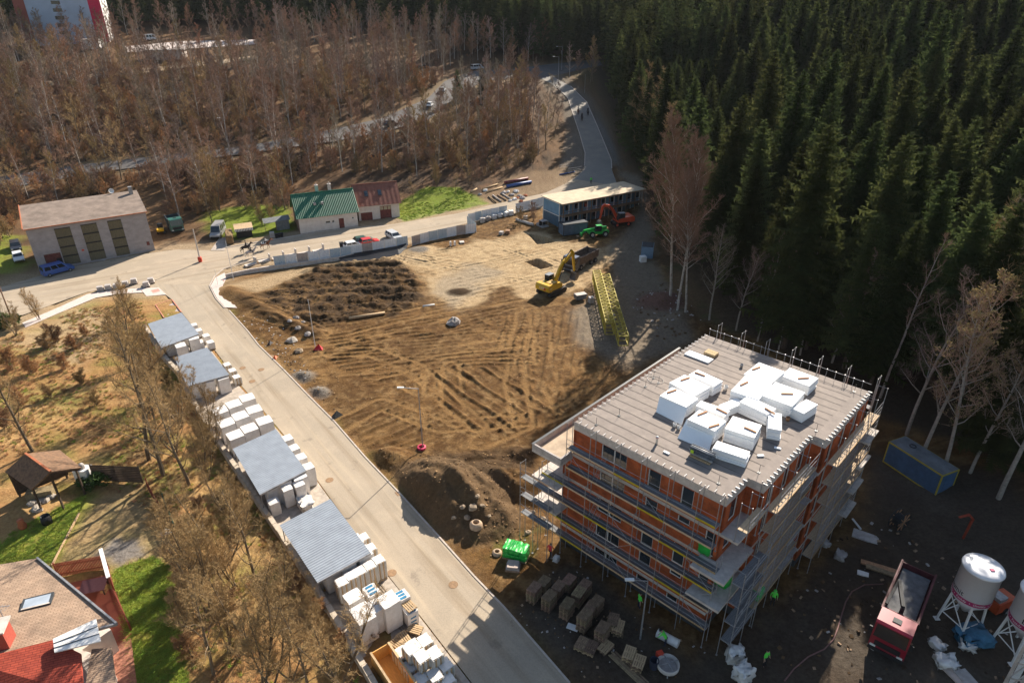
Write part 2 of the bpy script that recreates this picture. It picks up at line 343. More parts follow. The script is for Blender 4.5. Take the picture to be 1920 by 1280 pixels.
def tracks(x, y):
    """depth and crust mask of the crawler and wheel lanes"""
    dep = np.zeros_like(x); mk = np.zeros_like(x); k = smooth_mask(x, y, SITE, 1, .2) > .3; a, b = x[k], y[k]; wob = (fbm(a, b, 7, 2, 33) - .5) * 1.2; D = np.zeros_like(a); M_ = np.zeros_like(a)
    for i, t in enumerate(TRK):
        d = polydist(a + wob, b - wob, t); e = np.abs(d - 1.15); br = sig((fbm(a, b, 4, 2, 34 + i) - .40) * 14)
        D += br * (-.16 * np.exp(-(e / .30) ** 4) + .12 * np.exp(-((e - .52) / .16) ** 2)); M_ = np.maximum(M_, br * np.exp(-(e / .34) ** 4))
    dep[k] = D; mk[k] = M_; return dep, mk
def relief(x, y):
    r = (fbm(x, y, 6, 4, 2) - 0.5) * 0.35 + (fbm(x, y, 1.4, 3, 8) - 0.5) * 0.22
    s = smooth_mask(x, y, SITE, 1.0, 0.3); g = np.zeros_like(x)
    g += (fbm(x, y, 1.0, 3, 4) - 0.5) * 0.22 + (fbm(x, y, 5, 3, 14) - 0.5) * 0.35
    for i, (p, a, b, wl, am) in enumerate(RUTS): g += ridges(x, y, p, a, b, wl, am, 20 + i * 2)
    g += tracks(x, y)[0]; g += ridges(x, y, TOPS, (480, 560), (780, 556), 3.2, .30, 91)
    t = smooth_mask(x, y, TOPS, 1.0, 1.2) ; g += t * (0.25 + (fbm(x, y, 1.8, 4, 40) - 0.4) * 1.3)
    t2 = smooth_mask(x, y, TOPS2, 1.0, 0.8); g += t2 * ((fbm(x, y, 2.2, 4, 41) - 0.4) * 1.6)
    # spoil heaps
    c = gp(848, 955); g = np.maximum(g, mound(x, y, (c.x, c.y + 2.0), R(-42), 8.0, 4.6, 3.9, 1.15))
    c = gp(962, 905); g = np.maximum(g, mound(x, y, (c.x, c.y), R(-30), 5.5, 3.2, 1.7, 1.3, 6))
    c = gp(725, 862); g = np.maximum(g, mound(x, y, (c.x, c.y), R(-10), 4.2, 2.2, 1.2, 1.2, 7))
    g += np.clip(g - .5, 0, 1.2) * ((fbm(x, y, 1.5, 4, 44) - .5) * 1.1 - .35 * np.abs(np.sin(x * 1.1 + y * .8 + 3 * fbm(x, y, 3, 2, 45))) ** 3)
    for q, rr, hh in (((592,738),1.5,0.8),((563,708),1.7,0.7),((860,548),1.6,0.5),((728,545),1.8,0.7),((768,558),2.2,0.8),((1240,565),3.2,1.5),((1275,600),2.5,0.9),((690,545),2.4,0.5),((650,560),2.8,0.6),((1025,320),6,2.2),((1190,262),4,1.6),((785,470),3,.5)):
        c = gp(*q); g = np.maximum(g, mound(x, y, (c.x, c.y), R(20), rr * 1.3, rr, hh, 1.3, int(rr * 10)))
    # shadowed bank along the road side
    bank = polydist(x, y, W([(425,545),(470,568),(520,598),(592,628)])); g += 0.75 * np.exp(-(bank / 1.3) ** 2)
    # pits
    for pit in ([(985,492),(1008,486),(1035,500),(1014,505)], [(992,440),(1022,445),(1040,455),(1008,458)]):
        pw = W(pit); g = np.where(insign(x, y, pw) > -0.1, -1.2, g)
    rd = -np.ones_like(x) * 99
    for p in ROADS.values(): rd = np.maximum(rd, insign(x, y, p))
    k = sig((-rd - 0.9) * 4)
    r = (r * (1 - s) + g * s) * k + s * k * 0.06
    r = np.where(rd > -0.4, np.minimum(r, 0.0), r); r = np.where(rd > 0.15, -0.25, r)
    return r, s, np.clip(k, 0, 1)
def axis(lo, hi, step, a, b, grow=1.12):
    c = list(np.arange(lo, hi, step)); s = step; q = c[-1]
    while q < b: s = min(s * grow, 40); q += s; c.append(q)
    s = step; q = c[0]; l = []
    while q > a: s = min(s * grow, 40); q -= s; l.append(q)
    return np.array(l[::-1] + c)
gx = axis(-36, 36, 0.17, -900, 900, 1.09); gy = axis(38, 150, 0.18, -60, 1500, 1.09)
GX, GY = np.meshgrid(gx, gy); fxs, fys = GX.ravel(), GY.ravel()
rel, smask, kroad = relief(fxs, fys)
gzv = hbase(fxs, fys) + rel
nx_, ny_ = len(gx), len(gy)
me = bpy.data.meshes.new('ground'); me.vertices.add(nx_ * ny_)
me.vertices.foreach_set('co', np.column_stack([fxs, fys, gzv]).ravel())
ii = (np.arange(ny_ - 1)[:, None] * nx_ + np.arange(nx_ - 1)[None, :]).ravel()
q = np.column_stack([ii, ii + 1, ii + nx_ + 1, ii + nx_]).astype(np.int32)
me.loops.add(q.size); me.polygons.add(len(q)); me.loops.foreach_set('vertex_index', q.ravel())
me.polygons.foreach_set('loop_start', np.arange(0, q.size, 4, dtype=np.int32)); me.polygons.foreach_set('loop_total', np.full(len(q), 4, dtype=np.int32))
me.update(); me.validate()
# colours
def lerp(c, col, m): return c * (1 - m[:, None]) + np.array(col)[None, :] * m[:, None]
x, y = fxs, fys
litter = fbm(x, y, 14, 4, 60); lit2 = fbm(x, y, 3, 4, 61); lit3 = fbm(x, y, 0.9, 3, 62)
C = np.tile(np.array([0.20, 0.122, 0.060]), (len(x), 1))
C = lerp(C, (0.13, 0.085, 0.045), sig((litter - 0.5) * 18)); C = lerp(C, (0.10, 0.115, 0.03), 0.6 * sig((lit2 - 0.60) * 25))
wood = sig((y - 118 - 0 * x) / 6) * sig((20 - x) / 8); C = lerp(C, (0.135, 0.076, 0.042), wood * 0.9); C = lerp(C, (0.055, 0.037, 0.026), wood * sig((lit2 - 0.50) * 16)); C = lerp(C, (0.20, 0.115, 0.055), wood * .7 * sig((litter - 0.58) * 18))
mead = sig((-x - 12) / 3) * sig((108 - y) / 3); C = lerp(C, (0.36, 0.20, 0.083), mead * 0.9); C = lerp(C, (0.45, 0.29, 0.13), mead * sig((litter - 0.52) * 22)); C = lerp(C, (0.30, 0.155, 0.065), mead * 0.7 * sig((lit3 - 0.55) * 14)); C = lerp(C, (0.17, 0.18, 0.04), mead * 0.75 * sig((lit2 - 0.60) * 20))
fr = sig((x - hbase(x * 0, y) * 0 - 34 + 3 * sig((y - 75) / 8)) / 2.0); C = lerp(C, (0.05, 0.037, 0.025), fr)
# verge strips of gravel and dust by the street
for nm, wd, cc in (('street', 4.5, (0.36, 0.27, 0.175)), ('main_road', 2.0, (0.2, 0.15, 0.09)), ('uphill_road', 3.5, (0.15, 0.125, 0.10))):
    d = -insign(x, y, ROADS[nm]); C = lerp(C, cc, sig((wd * (0.4 + 0.9 * lit2) - d) * 1.5) * (1 - fr * 0.6) * 0.9)
s1 = smooth_mask(x, y, SITE, 1.0, 0.8)
n1 = fbm(x, y, 5, 4, 70); n2 = fbm(x, y, 1.2, 4, 71)
n3 = fbm(x, y, .55, 3, 74); S = np.tile(np.array([0.265, 0.162, 0.070]), (len(x), 1)); S = lerp(S, (0.37, 0.25, 0.125), sig((n1 - 0.53) * 14) * .9); S = lerp(S, (0.14, 0.080, 0.033), 0.85 * sig((n2 - 0.54) * 18)); S = lerp(S, (0.10, 0.058, 0.025), 0.65 * sig((fbm(x, y, 8, 3, 73) - 0.53) * 14)); S = lerp(S, (0.11, 0.064, 0.028), 0.6 * sig((n3 - .60) * 24)); S = lerp(S, (0.42, 0.31, 0.18), 0.5 * sig((fbm(x, y, .7, 3, 78) - .64) * 24)); S = lerp(S, (0.39, 0.265, 0.135), tracks(x, y)[1] * .65)
S = S * np.array([.66, .57, .46]); S = lerp(S, (0.43, 0.315, 0.185), smooth_mask(x, y, SAND, 1.5, 4.5, 5, 72) * (.55 + .45 * sig((n2 - .42) * 12))); S = lerp(S, (0.26, 0.225, 0.18), 0.55 * smooth_mask(x, y, W([(830,510),(900,495),(940,510),(900,545),(850,580),(820,550)]), 1.5, 2.5, 4, 75))
S = lerp(S, (0.42, 0.31, 0.19), 0.8 * smooth_mask(x, y, W([(430,535),(520,512),(760,468),(800,470),(780,490),(620,500),(480,550)]), 1, 1, 3, 76))
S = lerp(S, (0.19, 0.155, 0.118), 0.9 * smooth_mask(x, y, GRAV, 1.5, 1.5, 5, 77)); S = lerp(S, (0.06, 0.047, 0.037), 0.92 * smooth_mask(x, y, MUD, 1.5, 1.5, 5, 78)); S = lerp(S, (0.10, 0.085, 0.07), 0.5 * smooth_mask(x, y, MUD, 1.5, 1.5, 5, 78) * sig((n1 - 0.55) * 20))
S = lerp(S, (0.055, 0.033, 0.017), smooth_mask(x, y, TOPS, 1.0, 2.0, 2.5, 79) * (0.35 + 0.65 * sig((n2 - 0.47) * 18)))
S = lerp(S, (0.06, 0.036, 0.018), smooth_mask(x, y, TOPS2, 1.0, 1.0, 2, 80) * 0.9)
c = gp(848, 955); hm = mound(x, y, (c.x, c.y + 2.0), R(-42), 9.0, 5.4, 1, 1.15); S = lerp(S, (0.115, 0.075, 0.042), np.clip(hm * 5, 0, 1) * 0.9)
S = lerp(S, (0.08, 0.045, 0.02), np.exp(-(polydist(x, y, W([(450,560),(520,600),(592,632)])) / 0.9) ** 2) * 0.8)  # dark band: the bank's shaded side put into the soil colour
for qq in ((860,548),(728,545),(768,558),(690,545)): c = gp(*qq); S = lerp(S, (0.05, 0.03, 0.015), np.clip(mound(x, y, (c.x, c.y), 0, 2.6, 2.0, 2, 1.3), 0, 1))
for qq in ((592,738),(563,708),(785,470)): c = gp(*qq); S = lerp(S, (0.17, 0.15, 0.13), np.clip(mound(x, y, (c.x, c.y), 0, 2.4, 2.0, 2, 1.3), 0, 1))
S = lerp(S, (0.16, 0.09, 0.07), np.clip(mound(x, y, tuple(gp(1240, 565))[:2], 0, 5, 4, 2, 1.3), 0, 1))
# green weeds at the near edge
S = lerp(S, (0.12, 0.13, 0.03), 0.6 * smooth_mask(x, y, W([(900,1020),(1010,990),(1000,1040),(930,1060)]), 1, 1, 1.5, 81) * sig((n2 - 0.52) * 20))
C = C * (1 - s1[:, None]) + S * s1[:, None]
for i, L in enumerate(LAWN): C = lerp(C, (0.16, 0.225, 0.02) if i < 2 else (0.20, 0.25, 0.03), smooth_mask(x, y, L, 0.6, 0.6, 2, 90 + i) * (0.55 + 0.45 * lit3))
C = lerp(C, (0.29, 0.21, 0.115), smooth_mask(x, y, BARE, 0.8, 0.8, 2, 96) * (0.5 + 0.5 * lit3)); C = lerp(C, (0.20, 0.18, 0.165), smooth_mask(x, y, W([(180,1040),(215,1008),(262,1015),(270,1040),(225,1062)]), 0.5, 0.5, 1, 97))
C = lerp(C, (0.17, 0.145, 0.12), 0.85 * smooth_mask(x, y, W([(1050,330),(1060,250),(1090,250),(1100,320)]), 1, 1, 3, 98)); C = lerp(C, (0.22, 0.15, 0.09), 0.8 * smooth_mask(x, y, W([(890,370),(960,330),(1060,310),(1085,330),(1020,365),(930,385)]), 1, 1, 3, 99))
C = lerp(C, (0.15, 0.14, 0.13), 0.9 * smooth_mask(x, y, W([(1098,250),(1120,220),(1150,270),(1160,310),(1147,300),(1125,245)]), 0.8, 0.6, 3, 101))
C = lerp(C, (0.40, 0.29, 0.17), 0.85 * smooth_mask(x, y, W([(30,640),(150,575),(215,590),(210,640),(150,690)]), 1.0, 2.0, 3, 102)); C = lerp(C, (0.42, 0.33, 0.24), 0.9 * smooth_mask(x, y, W([(270,490),(350,465),(430,480),(425,500),(330,500)]), 1, 1.5, 3, 103))
C = np.clip(0.88 * C * (0.86 + 0.28 * fbm(x, y, 0.6, 2, 110))[:, None], 0, 1)
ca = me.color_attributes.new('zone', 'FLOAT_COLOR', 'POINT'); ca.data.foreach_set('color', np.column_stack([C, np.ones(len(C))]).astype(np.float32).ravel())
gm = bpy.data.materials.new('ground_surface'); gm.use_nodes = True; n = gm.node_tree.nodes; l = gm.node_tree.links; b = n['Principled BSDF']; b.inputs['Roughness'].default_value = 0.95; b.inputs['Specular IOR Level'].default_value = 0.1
at = n.new('ShaderNodeAttribute'); at.attribute_name = 'zone'; tc = n.new('ShaderNodeTexCoord')
fin = n.new('ShaderNodeTexNoise'); fin.inputs['Scale'].default_value = 3.2; fin.inputs['Detail'].default_value = 7; fin.inputs['Roughness'].default_value = 0.72; l.new(tc.outputs['Object'], fin.inputs['Vector'])
rp = n.new('ShaderNodeValToRGB'); rp.color_ramp.elements[0].position = 0.28; rp.color_ramp.elements[1].position = 0.72; rp.color_ramp.elements[0].color = (0.62, 0.58, 0.52, 1); rp.color_ramp.elements[1].color = (1.32, 1.32, 1.30, 1); l.new(fin.outputs[0], rp.inputs[0])
mu = n.new('ShaderNodeMixRGB'); mu.blend_type = 'MULTIPLY'; mu.inputs[0].default_value = 1; l.new(at.outputs['Color'], mu.inputs[1]); l.new(rp.outputs[0], mu.inputs[2]); l.new(mu.outputs[0], b.inputs['Base Color'])
bp = n.new('ShaderNodeBump'); bp.inputs['Strength'].default_value = 0.8; bp.inputs['Distance'].default_value = 0.15; l.new(fin.outputs[0], bp.inputs['Height']); l.new(bp.outputs[0], b.inputs['Normal'])
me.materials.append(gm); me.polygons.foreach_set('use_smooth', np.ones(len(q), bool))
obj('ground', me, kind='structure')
# ground height with the relief, for standing things on the dirt
def hg(x, y):
    i = int(np.clip(np.searchsorted(gx, x) - 1, 0, nx_ - 2)); j = int(np.clip(np.searchsorted(gy, y) - 1, 0, ny_ - 2))
    Z = gzv.reshape(ny_, nx_); fx = (x - gx[i]) / (gx[i + 1] - gx[i]); fy = (y - gy[j]) / (gy[j + 1] - gy[j])
    return float((Z[j, i] * (1 - fx) + Z[j, i + 1] * fx) * (1 - fy) + (Z[j + 1, i] * (1 - fx) + Z[j + 1, i + 1] * fx) * fy)
def onroad(x, y):
    for k, p in ROADS.items():
        if bool(inpoly(np.array([x]), np.array([y]), p)[0]): return True
    return False
def gr(px, py):
    p = gp(px, py); p.z = hz(p.x, p.y) + 0.036 if onroad(p.x, p.y) else hg(p.x, p.y); return p
# ================================================================ trees
m_bark = mat('spruce_bark', (0.10, 0.075, 0.055), 0.95, 0.25, 6, 0.3)
m_ndl = mat('spruce_needles', (0.098, 0.108, 0.036), 0.9, c2=(0.045, 0.058, 0.022), scale=0.6, orand=0.4, spec=0.0, trans=0.32)
m_birch = mat('birch_bark', (0.55, 0.50, 0.44), 0.85, c2=(0.20, 0.17, 0.14), scale=3.0, stretch=(1, 1, 0.5), orand=0.15)
m_tbark = mat('tree_bark', (0.20, 0.15, 0.10), 0.95, c2=(0.10, 0.078, 0.052), scale=4, orand=0.2)
m_twig = mat('bare_twigs', (0.33, 0.205, 0.145), 0.9, c2=(0.20, 0.12, 0.08), scale=0.5, orand=0.28, spec=0.1)
m_twig2 = mat('grey_twigs', (0.30, 0.22, 0.165), 0.9, c2=(0.17, 0.125, 0.095), scale=0.5, orand=0.3, spec=0.1)
m_twig3 = mat('orange_twigs', (0.31, 0.185, 0.095), 0.9, c2=(0.19, 0.11, 0.058), scale=0.5, orand=0.3, spec=0.1)
m_twigo = mat('olive_twigs', (0.42, 0.285, 0.135), 0.9, c2=(0.26, 0.17, 0.08), scale=0.5, orand=0.25, spec=0.1)
m_leaf = mat('young_leaves', (0.30, 0.23, 0.10), 0.8, c2=(0.2, 0.15, 0.06), scale=2, orand=0.2, trans=0.25)
m_green = mat('evergreen_leaves', (0.075, 0.13, 0.02), 0.7, c2=(0.03, 0.06, 0.012), scale=2, orand=0.2, trans=0.15)
m_dry = mat('dry_brush', (0.46, 0.25, 0.11), 0.9, c2=(0.30, 0.155, 0.07), scale=1.0, orand=0.25, trans=0.1)
class Tri:
    """fast collector for thin faces"""
    def __init__(s): s.v = []; s.f = []
    def tri(s, a, b, c): k = len(s.v); s.v += [a, b, c]; s.f.append((k, k + 1, k + 2))
    def quad(s, a, b, c, d): k = len(s.v); s.v += [a, b, c, d]; s.f.append((k, k + 1, k + 2, k + 3))
    def twig(s, a, b, w):
        d = (b - a); u = Vector((random.uniform(-1, 1), random.uniform(-1, 1), random.uniform(-1, 1))); x = d.cross(u)
        if x.length < 1e-6: return
        x = x.normalized() * w * 0.5; y = d.cross(x).normalized() * w * 0.5
        k = len(s.v); s.v += [a + x, a - x * 0.5 + y * 0.87, a - x * 0.5 - y * 0.87, b]; s.f += [(k, k + 1, k + 3), (k + 1, k + 2, k + 3), (k + 2, k, k + 3)]
    def mesh(s, name, m):
        me = bpy.data.meshes.new(name); me.from_pydata([tuple(p) for p in s.v], [], s.f); me.materials.append(m); me.update(); return me
def spruce(H, seed, dens=1.0, spread=0.155):
    random.seed(seed); t = Tri(); tr = MB()
    tr.tube((0, 0, -0.6), (0, 0, H * 0.97), H * 0.0125, 0.03, 6)
    z = H * random.uniform(0.10, 0.18); top = H
    ang = 0
    while z < top - 0.15:
        f = (z / H); rad = H * spread * (1 - f) ** 0.62 * (1.0 if f > 0.25 else 0.75 + f) + 0.12
        nb = max(5, int((8 if f < 0.8 else 6) * dens))
        for k in range(nb):
            ang += 2.399; rr = rad * random.choice((random.uniform(.4, .8), random.uniform(.75, 1.1), random.uniform(.85, 1.3))); droop = (0.18 - 0.45 * (1 - f)) + random.uniform(-.1, .1)
            dx, dy = math.cos(ang), math.sin(ang); base = Vector((0, 0, z + random.uniform(-.25, .25)))
            tip = base + Vector((dx * rr, dy * rr, rr * droop)); side = Vector((-dy, dx, 0))
            nseg = max(2, int(rr / 0.55 * dens))
            for j in range(nseg):
                a = (j + 0.35) / nseg; p = base.lerp(tip, a); p.z -= 0.10 * rr * a * (1 - a) * 4 * 0.5
                wd = (0.34 + 0.22 * rr) * (1 - 0.62 * a) * random.uniform(0.7, 1.3); ln = rr / nseg * 1.35
                fw = Vector((dx, dy, droop * 0.8)) * ln
                for sgn in (-1, 1):
                    q = p + side * sgn * wd + fw * random.uniform(0.3, 0.9) + Vector((0, 0, -0.20 * wd + random.uniform(-.12, .05)))
                    t.tri(p - fw * 0.25, p + fw * 0.6, q)
                if random.random() < 0.55:   # hanging curtain
                    t.tri(p - fw * 0.4, p + fw * 0.4, p + Vector((random.uniform(-.1, .1), random.uniform(-.1, .1), -0.28 - 0.18 * rr)))
            e = tip + Vector((dx, dy, droop)) * 0.30; t.tri(tip - side * 0.16, tip + side * 0.16, e)
        z += (0.36 + 0.30 * (1 - f)) / dens
    for k in range(5): a = k * 1.256; t.tri(Vector((0.10 * math.cos(a), 0.10 * math.sin(a), H - .9)), Vector((-.10 * math.cos(a), -.1 * math.sin(a), H - .9)), Vector((0, 0, H + 0.15)))
    return t, tr
def bare(H, seed, trunk=0.012, levels=4, spread=0.30, n1=16, n2=7, n3=6, clear=0.28, up=0.8, tw=0.035, leaves=0.0, lean=0.04, multi=1, twigs=3):
    """leafless tree: tapering trunk, limbs, branches and fine twigs"""
    random.seed(seed); wood = MB(); t = Tri(); lv = Tri()
    def vec(a, e): return Vector((math.cos(a) * math.cos(e), math.sin(a) * math.cos(e), math.sin(e)))
    def bend(d, k): return (d + Vector((random.gauss(0, k), random.gauss(0, k), random.gauss(0, k) + 0.06))).normalized()
    for s in range(multi):
        a0 = random.uniform(0, 6.28); d = (Vector((0, 0, 1)) + vec(a0, 0) * (lean if multi == 1 else random.uniform(.12, .42))).normalized()
        hh = H * (1 if multi == 1 else random.uniform(.7, 1)); r0 = hh * trunk; pts = [Vector((0, 0, -0.5)) if multi == 1 else Vector((random.uniform(-.3, .3), random.uniform(-.3, .3), -.3))]; N = 9
        for i in range(N): d = bend(d, 0.035 if multi == 1 else 0.06); pts.append(pts[-1] + d * (hh + .5) / N)
        for i in range(N): wood.tube(pts[i], pts[i + 1], r0 * (1 - i / N) ** .9 + .012, r0 * (1 - (i + 1) / N) ** .9 + .012, 6, False)
        for k in range(n1):
            f = clear + (1 - clear) * ((k + random.random()) / n1) ** 0.95; f = min(f, .985); i = min(int(f * N), N - 1); p = pts[i].lerp(pts[i + 1], f * N - i)
            L = hh * spread * (1.12 - f) ** 0.65 * random.uniform(.7, 1.2) * (0.75 if f < clear + .1 else 1)
            a = k * 2.399 + random.uniform(-.5, .5); e = up * random.uniform(.55, 1.15) + 0.35 * f
            b = vec(a, min(e, 1.45)); r = max(r0 * .42 * (1 - f * .75), .012); q = p; m = 5; lp = [p]
            for j in range(m): b = bend(b, .13); q = q + b * L / m; lp.append(q)
            for j in range(m): wood.tube(lp[j], lp[j + 1], r * (1 - j / m) + .006, r * (1 - (j + 1) / m) + .006, 4, False)
            for j in range(n2):
                g = 0.22 + 0.78 * (j + random.random()) / n2; g = min(g, .99); ii = min(int(g * m), m - 1); pp = lp[ii].lerp(lp[ii + 1], g * m - ii)
                l2 = L * .46 * (1.15 - g) ** .6 * random.uniform(.6, 1.2); c = (b * .75 + vec(random.uniform(0, 6.28), random.uniform(-.2, .9)) * .9 + Vector((0, 0, .25))).normalized()
                e2 = pp + bend(c, .2) * l2 * .5; e3 = e2 + bend(c, .25) * l2 * .5; w2 = max(r * .8 * (1 - g), tw * .8)
                t.twig(pp, e2, w2 * 1.3); t.twig(e2, e3, w2 * .8)
                for kk in range(n3):
                    h2 = random.random(); p3 = pp.lerp(e2, h2 * 2) if h2 < .5 else e2.lerp(e3, h2 * 2 - 1); l3 = l2 * random.uniform(.25, .6) + .12
                    c3 = (c * .8 + vec(random.uniform(0, 6.28), random.uniform(-.5, .9)) * .9).normalized(); e4 = p3 + c3 * l3
                    t.twig(p3, e4, tw)
                    for _ in range(twigs if levels > 3 else 0):
                        p4 = p3.lerp(e4, random.uniform(.2, .95)); c4 = (c3 + vec(random.uniform(0, 6.28), random.uniform(-.4, .9)) * .8).normalized(); e5 = p4 + c4 * l3 * random.uniform(.35, .8); t.twig(p4, e5, tw * .75)
                        if leaves and random.random() < leaves:
                            x = Vector((random.uniform(-1, 1), random.uniform(-1, 1), random.uniform(-1, 1))) * .085; y = Vector((random.uniform(-1, 1), random.uniform(-1, 1), random.uniform(-1, 1))) * .085; lv.tri(e5 + x, e5 - x * .5 + y, e5 - y)
    return wood, t, lv
def clump(rx, rz, n, sz, seed, m_unused=None, flat=0.0):
    """leafy mass of small faces with an uneven outline"""
    random.seed(seed); t = Tri(); cen = [(Vector((random.gauss(0, .45) * rx, random.gauss(0, .45) * rx, random.uniform(.25, .9) * rz)), random.uniform(.35, .6) * rx) for _ in range(9)]
    for i in range(n):
        c, r = random.choice(cen); d = Vector((random.gauss(0, 1), random.gauss(0, 1), random.gauss(0, 1))).normalized(); p = c + d * r * random.uniform(.6, 1.05); p.z = max(p.z, .03)
        x = Vector((random.gauss(0, 1), random.gauss(0, 1), random.gauss(0, .6))) * sz * .6; y = Vector((random.gauss(0, 1), random.gauss(0, 1), random.gauss(0, .6))) * sz * .6; t.tri(p + x, p - x * .5 + y, p - y)
    return t
def tree_thing(name, label, cat, parts, loc, rz, sc, group):
    r = thing(name, label, cat, loc, rz, group); r.scale = (sc, sc, sc); r.rotation_euler = (random.gauss(0, .025), random.gauss(0, .025), rz)
    for nm, me in parts: obj(nm, me, r)
    return r
# ---- spruces
SPR = []
for k, (H, de, spd) in enumerate(((28, 1.45, .175), (26, 1.35, .20), (30, 1.4, .16), (23, 1.4, .225), (27, 1.25, .19), (25, 1.15, .17), (29, 1.3, .19))):
    t, tr = spruce(H, 100 + k, de, spd); SPR.append([('trunk', tr.mesh('spruce_trunk', m_bark)), ('crown', t.mesh('spruce_crown', m_ndl))])
random.seed(11)
def project(p):
    d = np.array([p[0], p[1], p[2] - CAMH]); z = d @ _F; return 960 + FPX * (d @ _X) / z, 640 - FPX * (d @ _U) / z, z
spots = []
y = 30.0
while y < 300:
    xe0 = float(37 - 7 * sig((y - 75) / 8) + 0.10 * 20 * sp(np.array((y - 230) / 20)))
    x = xe0 + 6 + random.uniform(0, 3) + (2 if y < 66 else 0) - 4.5 * math.exp(-((y - 125) / 22) ** 2) - 3.5 * sig((y - 185) / 8)
    while x < y * 0.92 + 40:
        px, py = x + random.uniform(-2.8, 2.8), y + random.uniform(-2.8, 2.8); z = hz(px, py); u, v, dd = project((px, py, z + 20))
        if -150 < u < 2150 and v < 1500 and not (py < 64 and px < 47.5): spots.append((px, py, z, dd))
        x += random.uniform(4.6, 7.4) * (1 + 0.001 * y)
    y += random.uniform(4.5, 6.0) * (1 + 0.001 * y)
spots.sort(key=lambda s: s[3])
SPG = 'spruces of the dense hillside forest'
for i, (x, y, z, dd) in enumerate(spots[:290]):
    tree_thing('spruce_tree', 'dark green spruce standing in the dense forest on the right-hand slope', 'tree', SPR[random.randrange(7)], (x, y, z - .2), random.uniform(0, 6.28), random.choice((random.uniform(.45, .75), random.uniform(.7, .95), random.uniform(.8, 1.1))), SPG)
# the forest behind: one mass
far = [s for s in spots[290:]]
y = 300.0
while y < 520:
    x = -y * .84 if y > 345 else -110
    while x < y * .9:
        px, py = x + random.uniform(-3, 3), y + random.uniform(-3, 3)
        if not (px < -20 and py < 335): far.append((px, py, hz(px, py), 0))
        x += random.uniform(5.5, 8)
    y += random.uniform(6, 9) * (1 + (y - 300) / 150)
def mass(name, label, cat, variants, pts, smin, smax):
    """one uncountable stand: copies of a few meshes set on points"""
    col = bpy.data.collections.new(name + '_sources')
    for k, mm in enumerate(variants):
        o = bpy.data.objects.new(name + '_source', mm); col.objects.link(o)
    me = bpy.data.meshes.new(name); me.from_pydata([(p[0], p[1], p[2]) for p in pts], [], [])
    for nm, ty, val in (('rot', 'FLOAT', [random.uniform(0, 6.28) for _ in pts]), ('scl', 'FLOAT', [random.uniform(smin, smax) for _ in pts]), ('idx', 'INT', [random.randrange(len(variants)) for _ in pts])):
        at_ = me.attributes.new(nm, ty, 'POINT'); at_.data.foreach_set('value', val)
    o = obj(name, me, label=label, cat=cat, kind='stuff')
    ng = bpy.data.node_groups.new(name, 'GeometryNodeTree'); ng.interface.new_socket('Geometry', in_out='INPUT', socket_type='NodeSocketGeometry'); ng.interface.new_socket('Geometry', in_out='OUTPUT', socket_type='NodeSocketGeometry')
    N = ng.nodes; gi = N.new('NodeGroupInput'); go = N.new('NodeGroupOutput'); ip = N.new('GeometryNodeInstanceOnPoints'); ci = N.new('GeometryNodeCollectionInfo')
    ci.inputs['Collection'].default_value = col; ci.inputs['Separate Children'].default_value = True; ci.inputs['Reset Children'].default_value = True
    def na(nm, ty):
        q = N.new('GeometryNodeInputNamedAttribute'); q.data_type = ty; q.inputs['Name'].default_value = nm; return q.outputs[0]
    cx = N.new('ShaderNodeCombineXYZ'); L = ng.links; L.new(na('rot', 'FLOAT'), cx.inputs[2]); L.new(cx.outputs[0], ip.inputs['Rotation']); L.new(na('scl', 'FLOAT'), ip.inputs['Scale']); L.new(na('idx', 'INT'), ip.inputs['Instance Index'])
    ip.inputs['Pick Instance'].default_value = True; L.new(gi.outputs[0], ip.inputs['Points']); L.new(ci.outputs[0], ip.inputs['Instance']); L.new(ip.outputs[0], go.inputs[0])
    md = o.modifiers.new('scatter', 'NODES'); md.node_group = ng; return o
print('spruce spots', len(spots), 'far', len(far))
mass('far_spruce_forest', 'distant dark spruce forest closing the valley along the top', 'forest', [spruce(26, 300 + k, 0.9, .2)[0].mesh('far_spruce', m_ndl) for k in range(3)], far, .8, 1.15)
# ---- leafless trees of the left-hand slope and the valley
BIR = []
for k in range(5):
    w_, t, lv = bare((15, 17, 13, 16, 14)[k], 400 + k, .0090, 4, .30, 19, 8, 5, .28, .75, .055, twigs=3)
    BIR.append([('trunk', w_.mesh('birch_trunk', m_birch)), ('crown', t.mesh('birch_crown', (m_twig, m_twig2, m_twig3, m_twig, m_twig2)[k]))])
DEC = []
for k in range(4):
    w_, t, lv = bare((12, 14, 11, 13)[k], 450 + k, .012, 4, .46, 16, 8, 5, .18, .55, .055, twigs=3)
    DEC.append([('trunk', w_.mesh('broadleaf_trunk', m_tbark)), ('crown', t.mesh('broadleaf_crown', (m_twig2, m_twigo, m_twig3, m_twig)[k]))])
def near_road(X, Y, lim):
    X, Y = np.asarray(X, float), np.asarray(Y, float); d = np.full(X.shape, -99.)
    for p in ROADS.values(): d = np.maximum(d, insign(X, Y, p))
    return d > -lim
KEEP = [W(p) for p in ([(30,530),(30,400),(300,350),(330,480)], [(390,470),(390,395),(545,395),(560,330),(760,330),(925,345),(925,420),(700,450)], [(860,400),(900,330),(1090,290),(1100,345),(1000,380)], [(230,110),(230,70),(480,70),(520,95),(300,110)])]
def clear_of(cand, lim):
    X = np.array([c[0] for c in cand]); Y = np.array([c[1] for c in cand]); bad = near_road(X, Y, lim)
    for k in KEEP: bad |= inpoly(X, Y, k)
    Z = hbase(X, Y); return [(float(X[i]), float(Y[i]), float(Z[i]), float(Y[i])) for i in range(len(X)) if not bad[i]]
random.seed(21); wsp = []; y = 128.0
